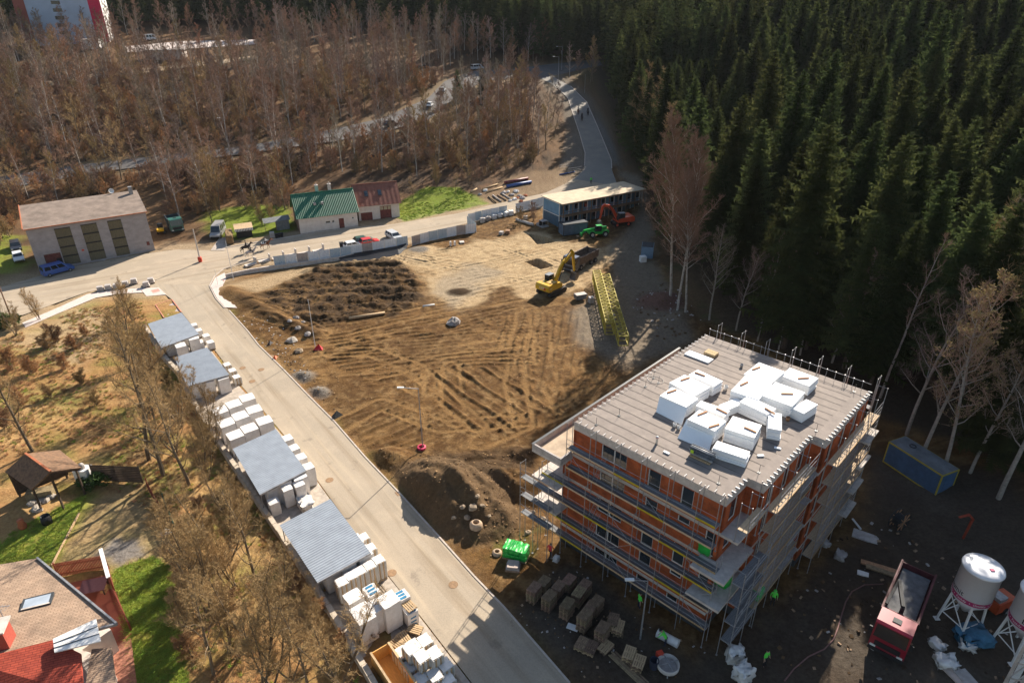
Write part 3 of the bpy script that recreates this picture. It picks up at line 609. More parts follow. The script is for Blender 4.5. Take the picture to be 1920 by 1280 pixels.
while y < 335:
    x = -y * .86 - 5
    while x < 34:
        px, py = x + random.uniform(-2.2, 2.2), y + random.uniform(-2.2, 2.2)
        ok = px < -9 + 0.10 * (py - 160) or (py > 250 and px < 30) or (180 < py < 235 and px < 13)
        if ok and (py > 141 or px < -85): wsp.append((px, py))
        x += random.uniform(4.0, 9.0) * (1 + max(0, y - 200) * .002)
    y += random.uniform(4.2, 5.8) * (1 + max(0, y - 200) * .003)
wsp = clear_of(wsp, 4.5)
random.shuffle(wsp); wsp.sort(key=lambda s: s[3]); print('bare spots', len(wsp))
for i, (x, y, z, _) in enumerate(wsp[:285]):
    if random.random() < .45: tree_thing('birch_tree', 'slim leafless birch with pale trunk among the bare trees of the left-hand slope', 'tree', BIR[random.randrange(5)], (x, y, z - .1), random.uniform(0, 6.28), random.uniform(.6, 1.2), 'bare birches on the slope')
    else: tree_thing('broadleaf_tree', 'leafless brown broadleaf tree among the bare woods of the left-hand slope', 'tree', DEC[random.randrange(4)], (x, y, z - .1), random.uniform(0, 6.28), random.uniform(.6, 1.15), 'bare broadleaf trees on the slope')
def both(w_, t, m1, m2, nm):
    me = bpy.data.meshes.new(nm); b0 = len(t.v); me.from_pydata([tuple(p) for p in t.v] + list(w_.v), [], t.f + [tuple(b0 + i for i in f) for f in w_.f]); me.materials.append(m2); me.materials.append(m1)
    me.polygons.foreach_set('material_index', [0] * len(t.f) + [1] * len(w_.f)); me.update(); return me
lo = [both(*bare(14, 480 + k, .01, 4, .34, 17, 8, 5, .22, .7, .065, twigs=3)[:2], m_birch if k % 2 else m_tbark, (m_twig, m_twig2, m_twig3, m_twig2, m_twig)[k], 'far_bare_tree') for k in range(5)]
mass('bare_woodland', 'distant leafless woodland of pinkish brown twigs below the dark spruces', 'woodland', lo, wsp[285:], .7, 1.1)
random.seed(23); us = []
for _ in range(2300):
    y = random.uniform(126, 260); x = random.uniform(-y * .85, 6)
    if y > 140 or x < -85: us.append((x, y))
us = clear_of(us, 2.0)
br = [both(*bare(3.2, 520 + k, .012, 4, .55, 10, 6, 4, .05, .8, .04, multi=3, twigs=2)[:2], m_tbark, (m_twig, m_twigo, m_dry)[k], 'brush') for k in range(3)]
mass('undergrowth', 'low tangled leafless brush covering the wooded slope', 'undergrowth', br, us, .5, 1.6)
# ================================================================ the unfinished apartment block
BO = gz(1077, 791, 14.0); BA = R(-43.5); BU = Vector((math.cos(BA), math.sin(BA), 0)); BV = Vector((-math.sin(BA), math.cos(BA), 0)); BO.z = 0
def bl(u, v, z=0.0): return BO + BU * u + BV * v + Vector((0, 0, z))
def bloc(px, py, z): p = gz(px, py, z) - BO; return p.dot(BU), p.dot(BV)
def brick_mat():
    m = bpy.data.materials.new('clay_block_wall'); m.use_nodes = True; n = m.node_tree.nodes; l = m.node_tree.links; b = n['Principled BSDF']; b.inputs['Roughness'].default_value = .9; b.inputs['Specular IOR Level'].default_value = .15
    tc = n.new('ShaderNodeTexCoord'); sx = n.new('ShaderNodeSeparateXYZ'); l.new(tc.outputs['Object'], sx.inputs[0]); ad = n.new('ShaderNodeMath'); l.new(sx.outputs[0], ad.inputs[0]); l.new(sx.outputs[1], ad.inputs[1])
    cb = n.new('ShaderNodeCombineXYZ'); l.new(ad.outputs[0], cb.inputs[0]); l.new(sx.outputs[2], cb.inputs[1])
    br = n.new('ShaderNodeTexBrick'); l.new(cb.outputs[0], br.inputs['Vector']); br.inputs['Scale'].default_value = 1; br.inputs['Brick Width'].default_value = .37; br.inputs['Row Height'].default_value = .25; br.inputs['Mortar Size'].default_value = .010; br.inputs['Bias'].default_value = -.1
    br.inputs['Color1'].default_value = (.46, .11, .038, 1); br.inputs['Color2'].default_value = (.32, .075, .03, 1); br.inputs['Mortar'].default_value = (.34, .13, .07, 1)
    nz = n.new('ShaderNodeTexNoise'); nz.inputs['Scale'].default_value = .9; nz.inputs['Detail'].default_value = 6; l.new(tc.outputs['Object'], nz.inputs[0]); r = n.new('ShaderNodeValToRGB'); r.color_ramp.elements[0].position = .3; r.color_ramp.elements[1].position = .7; r.color_ramp.elements[0].color = (.62, .62, .62, 1); r.color_ramp.elements[1].color = (1.15, 1.1, 1.0, 1); l.new(nz.outputs[0], r.inputs[0])
    mu = n.new('ShaderNodeMixRGB'); mu.blend_type = 'MULTIPLY'; mu.inputs[0].default_value = 1; l.new(br.outputs[0], mu.inputs[1]); l.new(r.outputs[0], mu.inputs[2]); l.new(mu.outputs[0], b.inputs['Base Color']); return m
m_brick = brick_mat()
m_conc = mat('concrete', (.40, .36, .335), .9, .16, 2.0, .1); m_concl = mat('pale_concrete', (.52, .46, .41), .9, .14, 2.0, .1)
m_plinth = mat('bitumen_plinth', (.055, .055, .058), .8, .2, 1.5)
m_steel = mat('galvanised_steel', (.34, .33, .33), .5, .2, 4, metal=.4); m_white = mat('white_paint', (.72, .70, .67), .6, .06, 2)
m_deckm = mat('scaffold_deck', (.185, .185, .19), .75, .22, 2.5, stretch=(1, 6, 1)); m_deckw = mat('plywood_deck', (.50, .37, .24), .85, .15, 2.0, stretch=(1, 5, 1)); m_plank = mat('raw_planks', (.46, .31, .17), .85, .2, 2.5, stretch=(5, 1, 1), orand=.15)
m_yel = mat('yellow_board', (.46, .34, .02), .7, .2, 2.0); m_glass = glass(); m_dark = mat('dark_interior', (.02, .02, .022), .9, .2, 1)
m_frame = mat('anthracite_frame', (.05, .055, .06), .5, .1, 2); m_eps = mat('polystyrene', (.86, .86, .86), .85, .02, 2, spec=.2); m_batt = mat('timber_batten', (.36, .19, .10), .85, .2, 4, orand=.25)
m_roof = mat('roof_membrane', (.265, .222, .192), .92, c2=(.20, .168, .148), scale=1.4, bump=.15, orand=.06); m_seam = mat('bitumen_seam', (.125, .10, .085), .8, .2, 4)
apt = thing('apartment_block', 'unfinished five-storey orange block-walled apartment building with flat roof, wrapped in scaffolding', 'building', BO, BA)
OUT = [(13.9, 0), (13.9, 3.2), (15.2, 3.2), (15.2, 11.8), (16.4, 11.8), (16.4, 22.0)]
SL = [-0.4, 2.4, 5.2, 8.0, 10.8, 13.6]
def wall_holes(mb, a, b, z0, z1, holes, th):
    a = Vector((*a, 0)); b = Vector((*b, 0)); L = (b - a).length; d = (b - a) / L; nrm = Vector((d.y, -d.x, 0)); rz = math.atan2(d.y, d.x)
    xs = sorted({0, L, *[h[0] for h in holes], *[h[1] for h in holes]}); zs = sorted({z0, z1, *[h[2] for h in holes], *[h[3] for h in holes]})
    for i in range(len(xs) - 1):
        run = None
        for j in range(len(zs) - 1):
            cx, cz = (xs[i] + xs[i + 1]) / 2, (zs[j] + zs[j + 1]) / 2; hol = any(h[0] < cx < h[1] and h[2] < cz < h[3] for h in holes)
            if not hol:
                c = a + d * cx - nrm * th / 2; mb.box((c.x, c.y, cz), (xs[i + 1] - xs[i], th, zs[j + 1] - zs[j]), rz)
def window_part(par, a, b, h, depth=.12, kind='window', mull=1, glassm=None):
    a = Vector((*a, 0)); b = Vector((*b, 0)); d = (b - a).normalized(); nrm = Vector((d.y, -d.x, 0)); rz = math.atan2(d.y, d.x); w_, hh = h[1] - h[0], h[3] - h[2]
    c = a + d * (h[0] + h[1]) / 2 - nrm * depth; f = MB()
    f.box((0, 0, hh / 2 - .04), (w_, .07, .08)).box((0, 0, -hh / 2 + .04), (w_, .07, .08)).box((-w_ / 2 + .04, 0, 0), (.08, .066, hh - .16)).box((w_ / 2 - .04, 0, 0), (.08, .066, hh - .16))
    for k in range(mull): f.box((-w_ / 2 + w_ * (k + 1) / (mull + 1), 0, 0), (.07, .062, hh - .16))
    o = f.build(kind, m_white if kind == 'window' else m_frame, par, (c.x, c.y, (h[2] + h[3]) / 2), rz)
    g = MB().box((0, .012, 0), (w_ - .1, .02, hh - .1)); g.build('pane', glassm or m_glass, o); return o
def panels(side_pts, floors):
    pass
for fi in range(5):
    z0, z1 = SL[fi], SL[fi + 1]; u0 = 0.0 if fi == 4 else -1.0
    if fi == 0: z0 = 0.95
    top = z1 - .31; fl = SL[fi]
    pts = [(u0, 0)] + OUT + [(u0, 22.0)]
    for k in range(len(pts)):
        a, b = pts[k], pts[(k + 1) % len(pts)]; holes = []
        if k == 0:
            e = -u0; A_ = (2.9 + e, 5.4 + e, max(fl + 1.0, z0 + .2), fl + 2.45); B_ = (7.4 + e, 8.55 + e, max(fl + (.2 if fi in (2, 4) else .9), z0 + .15), fl + 2.4); C_ = (10.35 + e, 11.4 + e, fl + (.25 if fi in (4,) else 1.75 if fi != 2 else .25), fl + 2.4)
            holes = [A_, B_, C_]
            if fi < 4 and fi > 0: holes.append((12.75 + e, 13.85 + e, fl + .1, fl + 2.4))
        elif k in (1, 3, 5):
            L = math.dist(a, b); holes = [(x0, x0 + 1.2, max(fl + .3, z0 + .2), fl + 2.4) for x0 in np.arange(.9, L - 1.4, 2.9)]
        mb = MB(); wall_holes(mb, a, b, z0, top, holes, .30); mb.build('wall', m_brick, apt)
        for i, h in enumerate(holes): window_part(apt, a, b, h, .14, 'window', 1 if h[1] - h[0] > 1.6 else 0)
    ins = MB(); ins.prism([(p[0] * .985 + .1, p[1] * .97 + .33) for p in pts], z0 + .01, z0 + .05); ins.build('floor_slab', m_conc, apt)
    # concrete band at each slab, 3 mm proud of the block walls
    ring = MB(); P3 = [(u0 - .003, -.003)] + [(p[0] + .003, p[1] - .003) for p in OUT[:-1]] + [(OUT[-1][0] + .003, 22.003), (u0 - .003, 22.003)]; ring.prism(P3, top, z1 - .001 if fi < 4 else z1 + .40); ring.build('ring_beam', m_concl, apt)
pl = MB(); pl.prism([(-1, .0)] + OUT + [(-1, 22)], -.8, .95); pl.build('plinth', m_plinth, apt)
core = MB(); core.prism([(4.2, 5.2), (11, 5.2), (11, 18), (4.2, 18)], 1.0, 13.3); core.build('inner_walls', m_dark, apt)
# roof membrane strips, each its own sheet, lapped like shingles
RZ = 14.004
def uright(v): return 13.9 if v < 3.2 else 15.2 if v < 11.8 else 16.4
random.seed(5); v = 0.02; k = 0
bounds = [0.02, 1.05, 2.1, 3.2] + [3.2 + 8.6 * i / 8 for i in range(1, 9)] + [11.8 + 10.18 * i / 10 for i in range(1, 11)]
for k in range(len(bounds) - 1):
    v0, v1 = bounds[k], bounds[k + 1]; ur = uright((v0 + v1) / 2) - 1.0; mb = MB(); n = 18; lap = MB(); A_ = []; B_ = []
    for i in range(n + 1):
        u = .02 + (ur - .02) * i / n; wv = random.uniform(-.03, .03); A_.append((u, v0 + wv, RZ + .020)); B_.append((u, min(v1 + .06, 21.98), RZ + .006))
    for i in range(n):
        mb.quad(A_[i], A_[i + 1], B_[i + 1], B_[i]); mb.quad((A_[i][0], A_[i][1], RZ), (A_[i + 1][0], A_[i + 1][1], RZ), A_[i + 1], A_[i])
    o = mb.build('roof_sheet', m_roof, apt)
    for i in range(n):
        w0, w1 = .035 + random.random() * .05, .035 + random.random() * .05
        if k: lap.quad((A_[i][0], A_[i][1] - w0, RZ + .0235), (A_[i + 1][0], A_[i + 1][1] - w1, RZ + .0235), (A_[i + 1][0], A_[i + 1][1] + .012, RZ + .0235), (A_[i][0], A_[i][1] + .012, RZ + .0235))
    if k: lap.build('seam', m_seam, o)
for (v0, v1) in ((.02, 3.2), (3.2, 7.5), (7.5, 11.8), (11.8, 16.9), (16.9, 21.98)):
    ur = uright((v0 + v1) / 2); mb = MB(); mb.box((ur - .52, (v0 + v1) / 2, RZ + .024), (1.0, v1 - v0 - .02, .016)); mb.build('roof_sheet', m_roof, apt)
# terrace around the left-hand side, with its low parapet
t = MB(); t.prism([(-2.9, -2.0), (.3, -2.0), (.3, -.36), (-.002, -.36), (-.002, 22), (-2.9, 22)], 10.58, 10.80); ter = t.build('terrace_slab', m_concl, apt)
p = MB(); p.box((-2.82, 10.0, 11.1), (.16, 24.0, .598)); p.box((-1.22, -1.92, 11.1), (3.04, .158, .598)); p.box((.22, -1.18, 11.1), (.158, 1.32, .598)); p.build('terrace_parapet', m_conc, apt)
cp = MB(); cp.box((-2.82, 10.0, 11.415), (.24, 24.1, .03)); cp.build('parapet_coping', m_frame, apt)
tm = MB()
tm.box((-1.36, 10.1, 10.815), (2.7, 23.6, .02)); tm.build('terrace_floor', mat('screed', (.45, .35, .25), .9, .2, .8), apt)
for z in (8.0, 5.2):
    s = MB(); s.prism([(-2.9, -2.0), (.0, -2.0), (.0, -.02), (-1.02, -.02), (-1.02, 3.0), (-2.9, 3.0)], z - .22, z); s.build('balcony_slab', m_concl, apt)
    s = MB(); s.prism([(12.7, -1.65), (15.45, -1.65), (15.45, 3.1), (13.92, 3.1), (13.92, -.02), (12.7, -.02)], z - .22, z + .001); s.build('balcony_slab', m_concl, apt)
s = MB(); s.prism([(13.92, -.1), (15.3, -.1), (15.3, 3.1), (13.92, 3.1)], 10.58, 10.8); s.build('balcony_slab', m_concl, apt)
for z in (2.4, 5.2, 8.0, 10.8):
    s = MB(); s.prism([(15.22, 8.6), (16.35, 8.6), (16.35, 11.7), (15.22, 11.7)], z - .2, z); s.build('balcony_slab', m_conc, apt)
    s = MB(); s.prism([(16.42, 18.9), (18.0, 18.9), (18.0, 21.6), (16.42, 21.6)], z - .2, z); s.build('balcony_slab', m_concl, apt)
# fixing brackets round the roof edge
bk = MB(); bk.bar((0, -.06, -.06), (0, -.06, .14), .035, .03); bk.bar((0, -.06, .14), (0, .30, .14), .035, .03); bk.bar((0, .30, .14), (0, .30, 0), .035, .03); bkm = bk.mesh('bracket', m_white)
for u in np.arange(.5, 13.6, .62): obj('bracket', bkm, apt, (u, .02, RZ))
for vv in np.arange(.6, 21.8, .66): o = obj('bracket', bkm, apt, (.03, vv, RZ), R(-90))
tb = MB(); tb.box((0, 0, .05), (.34, .09, .05)); tb.box((-.10, 0, -.03), (.04, .07, .14)); tbm = tb.mesh('edge_tab', m_white)
for vv in np.arange(.4, 21.9, .58): obj('edge_tab', tbm, apt, (uright(vv) - .02, vv, RZ + .03))
for u in np.arange(.4, 16.3, .8):
    q = MB(); q.tube((u, 21.9, RZ), (u, 21.9, RZ + .85), .02, None, 5); q.box((u, 21.9, RZ + .87), (.08, .08, .05)); q.build('rail_post', m_steel, apt)
q = MB(); q.tube((.3, 21.9, RZ + .82), (16.3, 21.9, RZ + .82), .022, None, 5); q.build('roof_rail', m_steel, apt)
for (u, vv) in ((1.6, .9), (2.2, 3.3), (.9, 10.6), (1.7, 10.2), (1.2, 8.8), (12.6, 1.1), (14.2, 4.3), (15.2, 12.6), (10.2, 20.4), (15.3, 21)):
    q = MB(); q.tube((0, 0, 0), (0, 0, .75), .018, None, 5); q.box((0, 0, .02), (.22, .22, .03)); q.build('anchor_rod', m_frame, apt, (u, vv, RZ + .03))
# ---------------------------------------------------------------- scaffolding
def scaffold(label, u, v, ang, bays, depth, levels, top, deckm, inner_gap=.0, yellow=(), ladder=(), outer_rails=2, toe=True, base=0.0, gnd=None, braces=True):
    """frame scaffold: starts at building point (u,v), runs along ang (building frame), depth to the right of travel"""
    o = bl(u, v); g0 = min(hg(o.x, o.y), .2) if gnd is None else gnd
    t = thing('scaffolding', label, 'scaffolding', (o.x, o.y, g0), BA + ang); xs = [0]
    for b in bays: xs.append(xs[-1] + b)
    pm = MB(); pm.tube((0, 0, 0), (0, 0, top - g0), .032, None, 5); pm.box((0, 0, .01), (.15, .15, .02)); pmm = pm.mesh('post', m_steel)
    for x in xs:
        for y in (0, -depth): obj('post', pmm, t, (x, y, 0))
    for li, z in enumerate(levels):
        z = z - g0
        for i, b in enumerate(bays):
            dk = MB()
            for j in range(2): dk.box((b / 2, -depth * (.27 + .46 * j), 0), (b - .05, depth * .44, .05))
            obj('deck', dk.mesh('deck', deckm), t, (xs[i], 0, z))
            r = MB()
            for q in range(outer_rails): r.tube((0, -depth, .5 + .5 * q), (b, -depth, .5 + .5 * q), .022, None, 4)
            r.build('guard_rail', m_steel, t, (xs[i], 0, z))
            if toe: tb_ = MB(); tb_.box((b / 2, -depth - .035, .10), (b - .04, .03, .17)); tb_.build('toe_board', m_yel if (li + i) in yellow or (li * 7 + i) in yellow else m_deckw if (li + i) % 3 else m_plank, t, (xs[i], 0, z))
        for x in xs: f = MB(); f.tube((x, 0, z - .05), (x, -depth, z - .05), .026, None, 4); f.build('transom', m_steel, t)
    if braces:
        for i, b in enumerate(bays):
            if i % 3 == 0:
                for li in range(len(levels) - 1):
                    f = MB(); z0, z1 = levels[li] - g0, levels[li + 1] - g0; f.tube((xs[i] if li % 2 else xs[i + 1], -depth - .03, z0), (xs[i + 1] if li % 2 else xs[i], -depth - .03, z1), .02, None, 4); f.build('diagonal_brace', m_steel, t)
    for x in xs: 
        f = MB(); f.tube((x, 0, top - g0 - .06), (x, -depth, top - g0 - .06), .024, None, 4); f.build('transom', m_steel, t)
    for (i, li) in ladder:
        f = MB(); x = xs[i] + .5; z0, z1 = (levels[li - 1] if li else g0) - g0, levels[li] - g0 + .8
        for s_ in (-.18, .18): f.tube((x + s_, -depth * .8, z0), (x + s_ + .7, -depth * .4, z1), .022, None, 4)
        k = 0
        while z0 + .3 + k * .3 < z1: a = (.3 + k * .3) / (z1 - z0); f.tube((x - .18 + .7 * a, -depth * (.8 - .4 * a), z0 + .3 + k * .3), (x + .18 + .7 * a, -depth * (.8 - .4 * a), z0 + .3 + k * .3), .016, None, 4); k += 1
        f.build('ladder', m_steel, t)
    return t
LV = [2.0, 4.0, 6.0, 8.0, 10.0, 12.0]
scaffold('long grey steel scaffolding across the orange front wall facing the pallet stacks', -2.4, -.42, 0, [2.42] * 7, .78, LV[:4], 9.3, m_deckm, yellow=(1, 8, 12, 16, 21), ladder=((2, 1), (2, 2), (2, 3)))
scaffold('upper tier of grey scaffolding below the roof edge of the front wall', .18, -.40, 0, [2.42, 2.42, 2.42, 2.42, 2.42, 1.6], .76, LV[4:], 14.6, m_deckm, yellow=(6, 12, 3), ladder=((1, 1),), gnd=9.3)
scaffold('short scaffolding tower round the balcony at the left-hand front corner', -3.4, -2.25, 0, [1.6, 1.7], .7, [4.0, 6.0, 8.0], 9.6, m_deckm, toe=False, braces=False)
scaffold('sunlit scaffolding beside the near right-hand corner of the roof', 15.0, -.1, R(90), [1.6, 1.6], .80, [12.0], 14.4, m_deckw, gnd=10.8, toe=False, braces=False)
scaffold('scaffolding along the middle step of the right-hand wall', 15.55, 3.3, R(90), [2.5, 2.5, 2.4], .85, LV, 14.4, m_deckw, outer_rails=3)
scaffold('scaffolding along the rear step of the right-hand wall', 16.75, 11.9, R(90), [2.5, 2.5, 2.6, 2.6], .85, LV, 14.9, m_deckw, outer_rails=3)
scaffold('low scaffolding at the foot of the near right-hand corner', 15.75, -1.0, R(90), [2.1, 2.1], .85, LV[:4], 9.4, m_deckm, toe=False)
scaffold('scaffolding rising behind the rear roof edge before the dark trees', 1.0, 22.45, 0, [2.6] * 6, -.8, LV, 15.3, m_deckm, toe=False)
# ---------------------------------------------------------------- polystyrene stacks on the roof
RS = RZ + .04
def z8(x, y): return 1200 + x / 5.3333, 640 + y / 5.3333
foam = []
def foam_stack(label, pts, hgt, n, mess=.035, batt=None, group='stacks of white foam boards on the roof', zb=RS):
    L = [bloc(*z8(*p), zb + hgt) for p in pts]; cu = sum(p[0] for p in L) / 4; cv = sum(p[1] for p in L) / 4
    e0 = Vector(((L[1][0] + L[2][0] - L[0][0] - L[3][0]) / 2, (L[1][1] + L[2][1] - L[0][1] - L[3][1]) / 2)); e1 = Vector(((L[2][0] + L[3][0] - L[0][0] - L[1][0]) / 2, (L[2][1] + L[3][1] - L[0][1] - L[1][1]) / 2))
    # two nearly perpendicular sides
    a = math.atan2(e1.y, e1.x); du = e1.length; dv = abs(e0.x * -math.sin(a) + e0.y * math.cos(a))
    w0 = bl(cu, cv, zb); t = thing('foam_board_stack', label, 'foam boards', w0, BA + a, group); h = hgt / n
    for k in range(n):
        b = MB(); b.box((0, 0, 0), (du, dv, h - .022)); top = k == n - 1
        o = b.build('foam_board', m_eps, t, (0 if top else random.uniform(-mess, mess), 0 if top else random.uniform(-mess, mess), h * (k + .5)), 0 if top else random.uniform(-mess, mess) * .6)
    if batt is not None:
        for (bx, by, ba) in batt:
            b = MB(); b.box((0, 0, .045), (1.0, .15, .09)); p = w0 + Matrix.Rotation(BA + a, 3, 'Z') @ Vector((bx * du / 2, by * dv / 2, hgt)); b.build('timber_batten', m_batt, None, p, BA + a + ba, label='brown timber batten on the ' + label.split(',')[0].replace(' of the large bright block', '').replace(' with rough stepped right side', '').replace(' with a loose board on it', ''), cat='batten', group='battens on the foam stacks')
    return t
random.seed(9)
foam_stack('white foam stack at the left end of the roof pile, a board leaning in front', [(200,530),(320,465),(585,560),(460,665)], 1.15, 6, batt=[(-.7, .3, 1.3)])
foam_stack('white foam stack behind the leftmost one', [(310,410),(430,330),(690,440),(565,555)], 1.1, 6, batt=[(-.6, .4, 1.4)])
foam_stack('farthest left foam stack with rough stepped right side', [(505,330),(560,280),(825,385),(745,455)], 1.05, 7, .05, batt=[(-.5, .1, .15)])
foam_stack('rear foam stack of the large bright block nearest the back rail', [(1050,330),(1180,200),(1440,300),(1320,425)], 1.2, 6, batt=[(-.7, .1, 1.3)])
foam_stack('wide foam stack in the middle of the roof pile', [(915,490),(1045,340),(1315,430),(1190,585)], 1.2, 6, batt=[(-.6, .1, 1.3)])
foam_stack('rear right foam stack beside the back rail', [(1415,345),(1490,255),(1780,365),(1700,445)], 1.0, 6, .05, batt=[(.3, -.1, .9)])
foam_stack('right foam stack behind the small cube', [(1230,540),(1345,400),(1645,505),(1525,650)], 1.25, 6, .04, batt=[(.2, .1, .7)])
foam_stack('small cube of foam boards at the right edge of the pile', [(1545,670),(1640,570),(1755,610),(1665,740)], .95, 5, .03)
foam_stack('long narrow foam stack between the middle and the front stacks', [(1010,600),(1070,540),(1350,660),(1290,740)], 1.15, 6, batt=[(.9, -.2, -.2)])
foam_stack('low foam stack in the gap at the middle of the pile', [(820,660),(930,540),(1015,600),(900,700)], .75, 4, .03)
foam_stack('foam stack with a loose board on it, left of the front middle', [(560,640),(610,590),(900,690),(850,745)], .95, 5, .03, batt=[(.6, .0, -.2)])
foam_stack('tall front foam stack over the bundle of grey rolls', [(470,765),(600,690),(870,790),(740,900)], 1.35, 6, batt=[(-.6, .6, 1.3), (.7, -.4, 1.2)])
foam_stack('front middle foam stack behind the lowest stack', [(850,850),(930,760),(1235,820),(1130,975)], 1.25, 7, .03, batt=[(.5, -.2, -.2)])
foam_stack('front right foam stack with ragged side', [(1255,850),(1310,710),(1455,720),(1380,890)], 1.05, 7, .05)
foam_stack('lowest foam stack at the front edge of the pile, tilted boards', [(740,1060),(760,990),(1095,1090),(1070,1180)], .85, 5, .06)
foam_stack('single flat foam board lying apart near the far corner', [(450,120),(490,85),(735,170),(685,215)], .14, 1)
for (pp, lb) in (([(200,535),(470,665),(415,835),(160,705)], 'grey-white foam board leaning against the leftmost foam stack'), ([(470,770),(745,900),(690,1095),(375,965)], 'foam board leaning against the tall front foam stack')):
    top = [bl(*bloc(*z8(*p), RS + 1.1), RS + 1.1) for p in pp[:2]]; bot = [bl(*bloc(*z8(*p), RS + .01), RS + .01) for p in (pp[2], pp[3])]
    if True:
        b = MB(); c = (top[0] + top[1] + bot[0] + bot[1]) / 4; b.slab([v_ - c for v_ in (top[0], bot[1], bot[0], top[1])], .08); b.build('leaning_foam_board', m_eps, None, c, label=lb, cat='foam board')
# other things on the roof
def roofthing(px, py, z=RS): u, v = bloc(px, py, z); return bl(u, v, z)
p = roofthing(*z8(710, 135)); t = thing('brick_pallet', 'small pallet of tan blocks beside the flat foam board on the roof', 'pallet', p, BA)
for i in range(5):
    for j in range(2): MB().box((0, 0, .12), (.22, .42, .22)).build('block', mat('tan_block', (.50, .36, .20), .9, .15, 4), t, (-.46 + .23 * i, -.22 + .44 * j, .1))
MB().box((0, 0, .05), (1.2, .9, .1)).build('pallet_base', m_plank, t)
p = roofthing(*z8(615, 1165)); t = thing('membrane_roll_bundle', 'dark bundle of grey rolls strapped with yellow-green tape on the roof', 'roofing rolls', p, BA + R(2))
m_roll = mat('grey_roll', (.10, .115, .14), .6, .2, 3); m_lime = mat('lime_tape', (.42, .60, .04), .6, .1, 3)
for r_ in range(4):
    for c_ in range(3): q = MB(); q.smooth = True; q.tube((-.95, 0, 0), (.95, 0, 0), .085, None, 8); q.build('roll', m_roll if (r_ + c_) % 4 else m_steel, t, (random.uniform(-.05, .05), -.2 + .19 * c_, .2 + .18 * r_))
q = MB(); q.box((-.7, -.305, .45), (.25, .03, .3)); q.build('tape', m_lime, t)
MB().box((0, 0, .05), (1.7, .8, .1)).build('pallet_base', m_plank, t)
def bucket(p, label, h=.34, r=.17, m=None, tilt=0):
    t = thing('bucket', label, 'bucket', p, 0, 'buckets on the roof'); b = MB(); b.smooth = True; b.lathe([(r * .8, 0), (r, h), (r * .92, h), (r * .74, .03)], n=12, cap=True); b.build('pail', m or m_white, t)
    q = MB(); q.path([(r * math.cos(a), .02, h - .05 + r * .9 * math.sin(a)) for a in np.linspace(0, math.pi, 7)], .008, 4); q.build('handle', m_steel, t)
bucket(roofthing(*z8(345, 850)), 'grey bucket by the leaning board, left of two'); bucket(roofthing(*z8(388, 875)), 'grey bucket by the leaning board, right of two'); bucket(roofthing(*z8(855, 480)), 'white bucket with yellow base behind the foam stacks', .4, .2); bucket(roofthing(*z8(1475, 790)), 'dirty brown bucket right of the ragged foam stack', .35, .18, m_batt); bucket(roofthing(*z8(1015, 255)), 'dark bucket in the tree shadow near the rear stacks', .3, .15, m_steel)
p = roofthing(*z8(165, 1020)); t = thing('roof_vent_pipe', 'short white vent pipe with red-tipped cap on the bare roof near the front', 'vent pipe', p); q = MB(); q.smooth = True; q.lathe([(.10, 0), (.10, .55), (.13, .56), (.13, .66), (.05, .74)], n=12); q.build('pipe', m_white, t); q = MB(); q.lathe([(.135, .58), (.135, .63)], n=12); q.build('red_ring', mat('red_plastic', (.55, .06, .03), .5, .1, 3), t)
p = roofthing(*z8(155, 385)); q = MB(); q.path([(.62 * math.cos(a) * 1.25, .62 * math.sin(a), .02) for a in np.linspace(0, 6.2832, 26)], .022, 5); q.build('cable_coil', mat('white_cable', (.55, .5, .45), .7, .1, 3), None, p, BA, label='loose ring of pale cable lying on the roof membrane', cat='cable')
for i, (xx, yy) in enumerate(((265, 1115), (1375, 1070), (1205, 1145))):
    q = MB(); q.box((0, 0, .05), (.5, .2, .09)); q.build('foam_offcut', m_eps, None, roofthing(*z8(xx, yy)), BA + .4 * i, label=('foam offcut near the front roof edge left of the grey rolls', 'foam offcut lying right of the ragged stack', 'foam offcut beside the lowest foam stack')[i], cat='foam offcut')
# ================================================================ storage strip along the access road
RD = pxdir((627, 790), (946, 1139)); RX = Vector((math.cos(RD), math.sin(RD), 0)); RY = Vector((-RX.y, RX.x, 0))     # RX towards the camera, RY to the building side
m_wrap = mat('white_shrink_wrap', (.72, .69, .66), .4, c2=(.58, .54, .50), scale=2.2, bump=1.0, spec=.5, orand=.06, detail=8); m_block = mat('aerated_blocks', (.56, .53, .48), .9, .10, 2)
m_pal = mat('pallet_wood', (.26, .175, .11), .9, .25, 5, orand=.3); m_pallight = mat('new_pallet_wood', (.47, .33, .19), .9, .15, 5, orand=.15)
m_corr = mat('blue_grey_sheet', (.30, .33, .37), .45, .08, 1.0, metal=.25); m_ledge = mat('weathered_wall', (.50, .42, .33), .9, .2, 1.2, .2)
m_cord = mat('strap', (.12, .12, .13), .7, .1, 3); m_blue = mat('blue_label', (.03, .18, .32), .5, .1, 3)
def corrugated(mb, c, wave=.28, amp=.045, along=1):
    """c: four corners (tl,tr,br,bl) ; waves repeat along tl->bl"""
    tl, tr, br, bl_ = [Vector(p) for p in c]; L = (bl_ - tl).length; n = max(4, int(L / wave) * 4)
    up = Vector((0, 0, 1)); a = []; b = []
    for i in range(n + 1):
        f = i / n; ph = (i % 4); h = amp if ph in (1, 2) else 0
        a.append(tl.lerp(bl_, f) + up * h); b.append(tr.lerp(br, f) + up * h)
    for i in range(n): mb.quad(a[i], b[i], b[i + 1], a[i + 1]); mb.quad(a[i] - up * .02, a[i + 1] - up * .02, b[i + 1] - up * .02, b[i] - up * .02)
    return mb
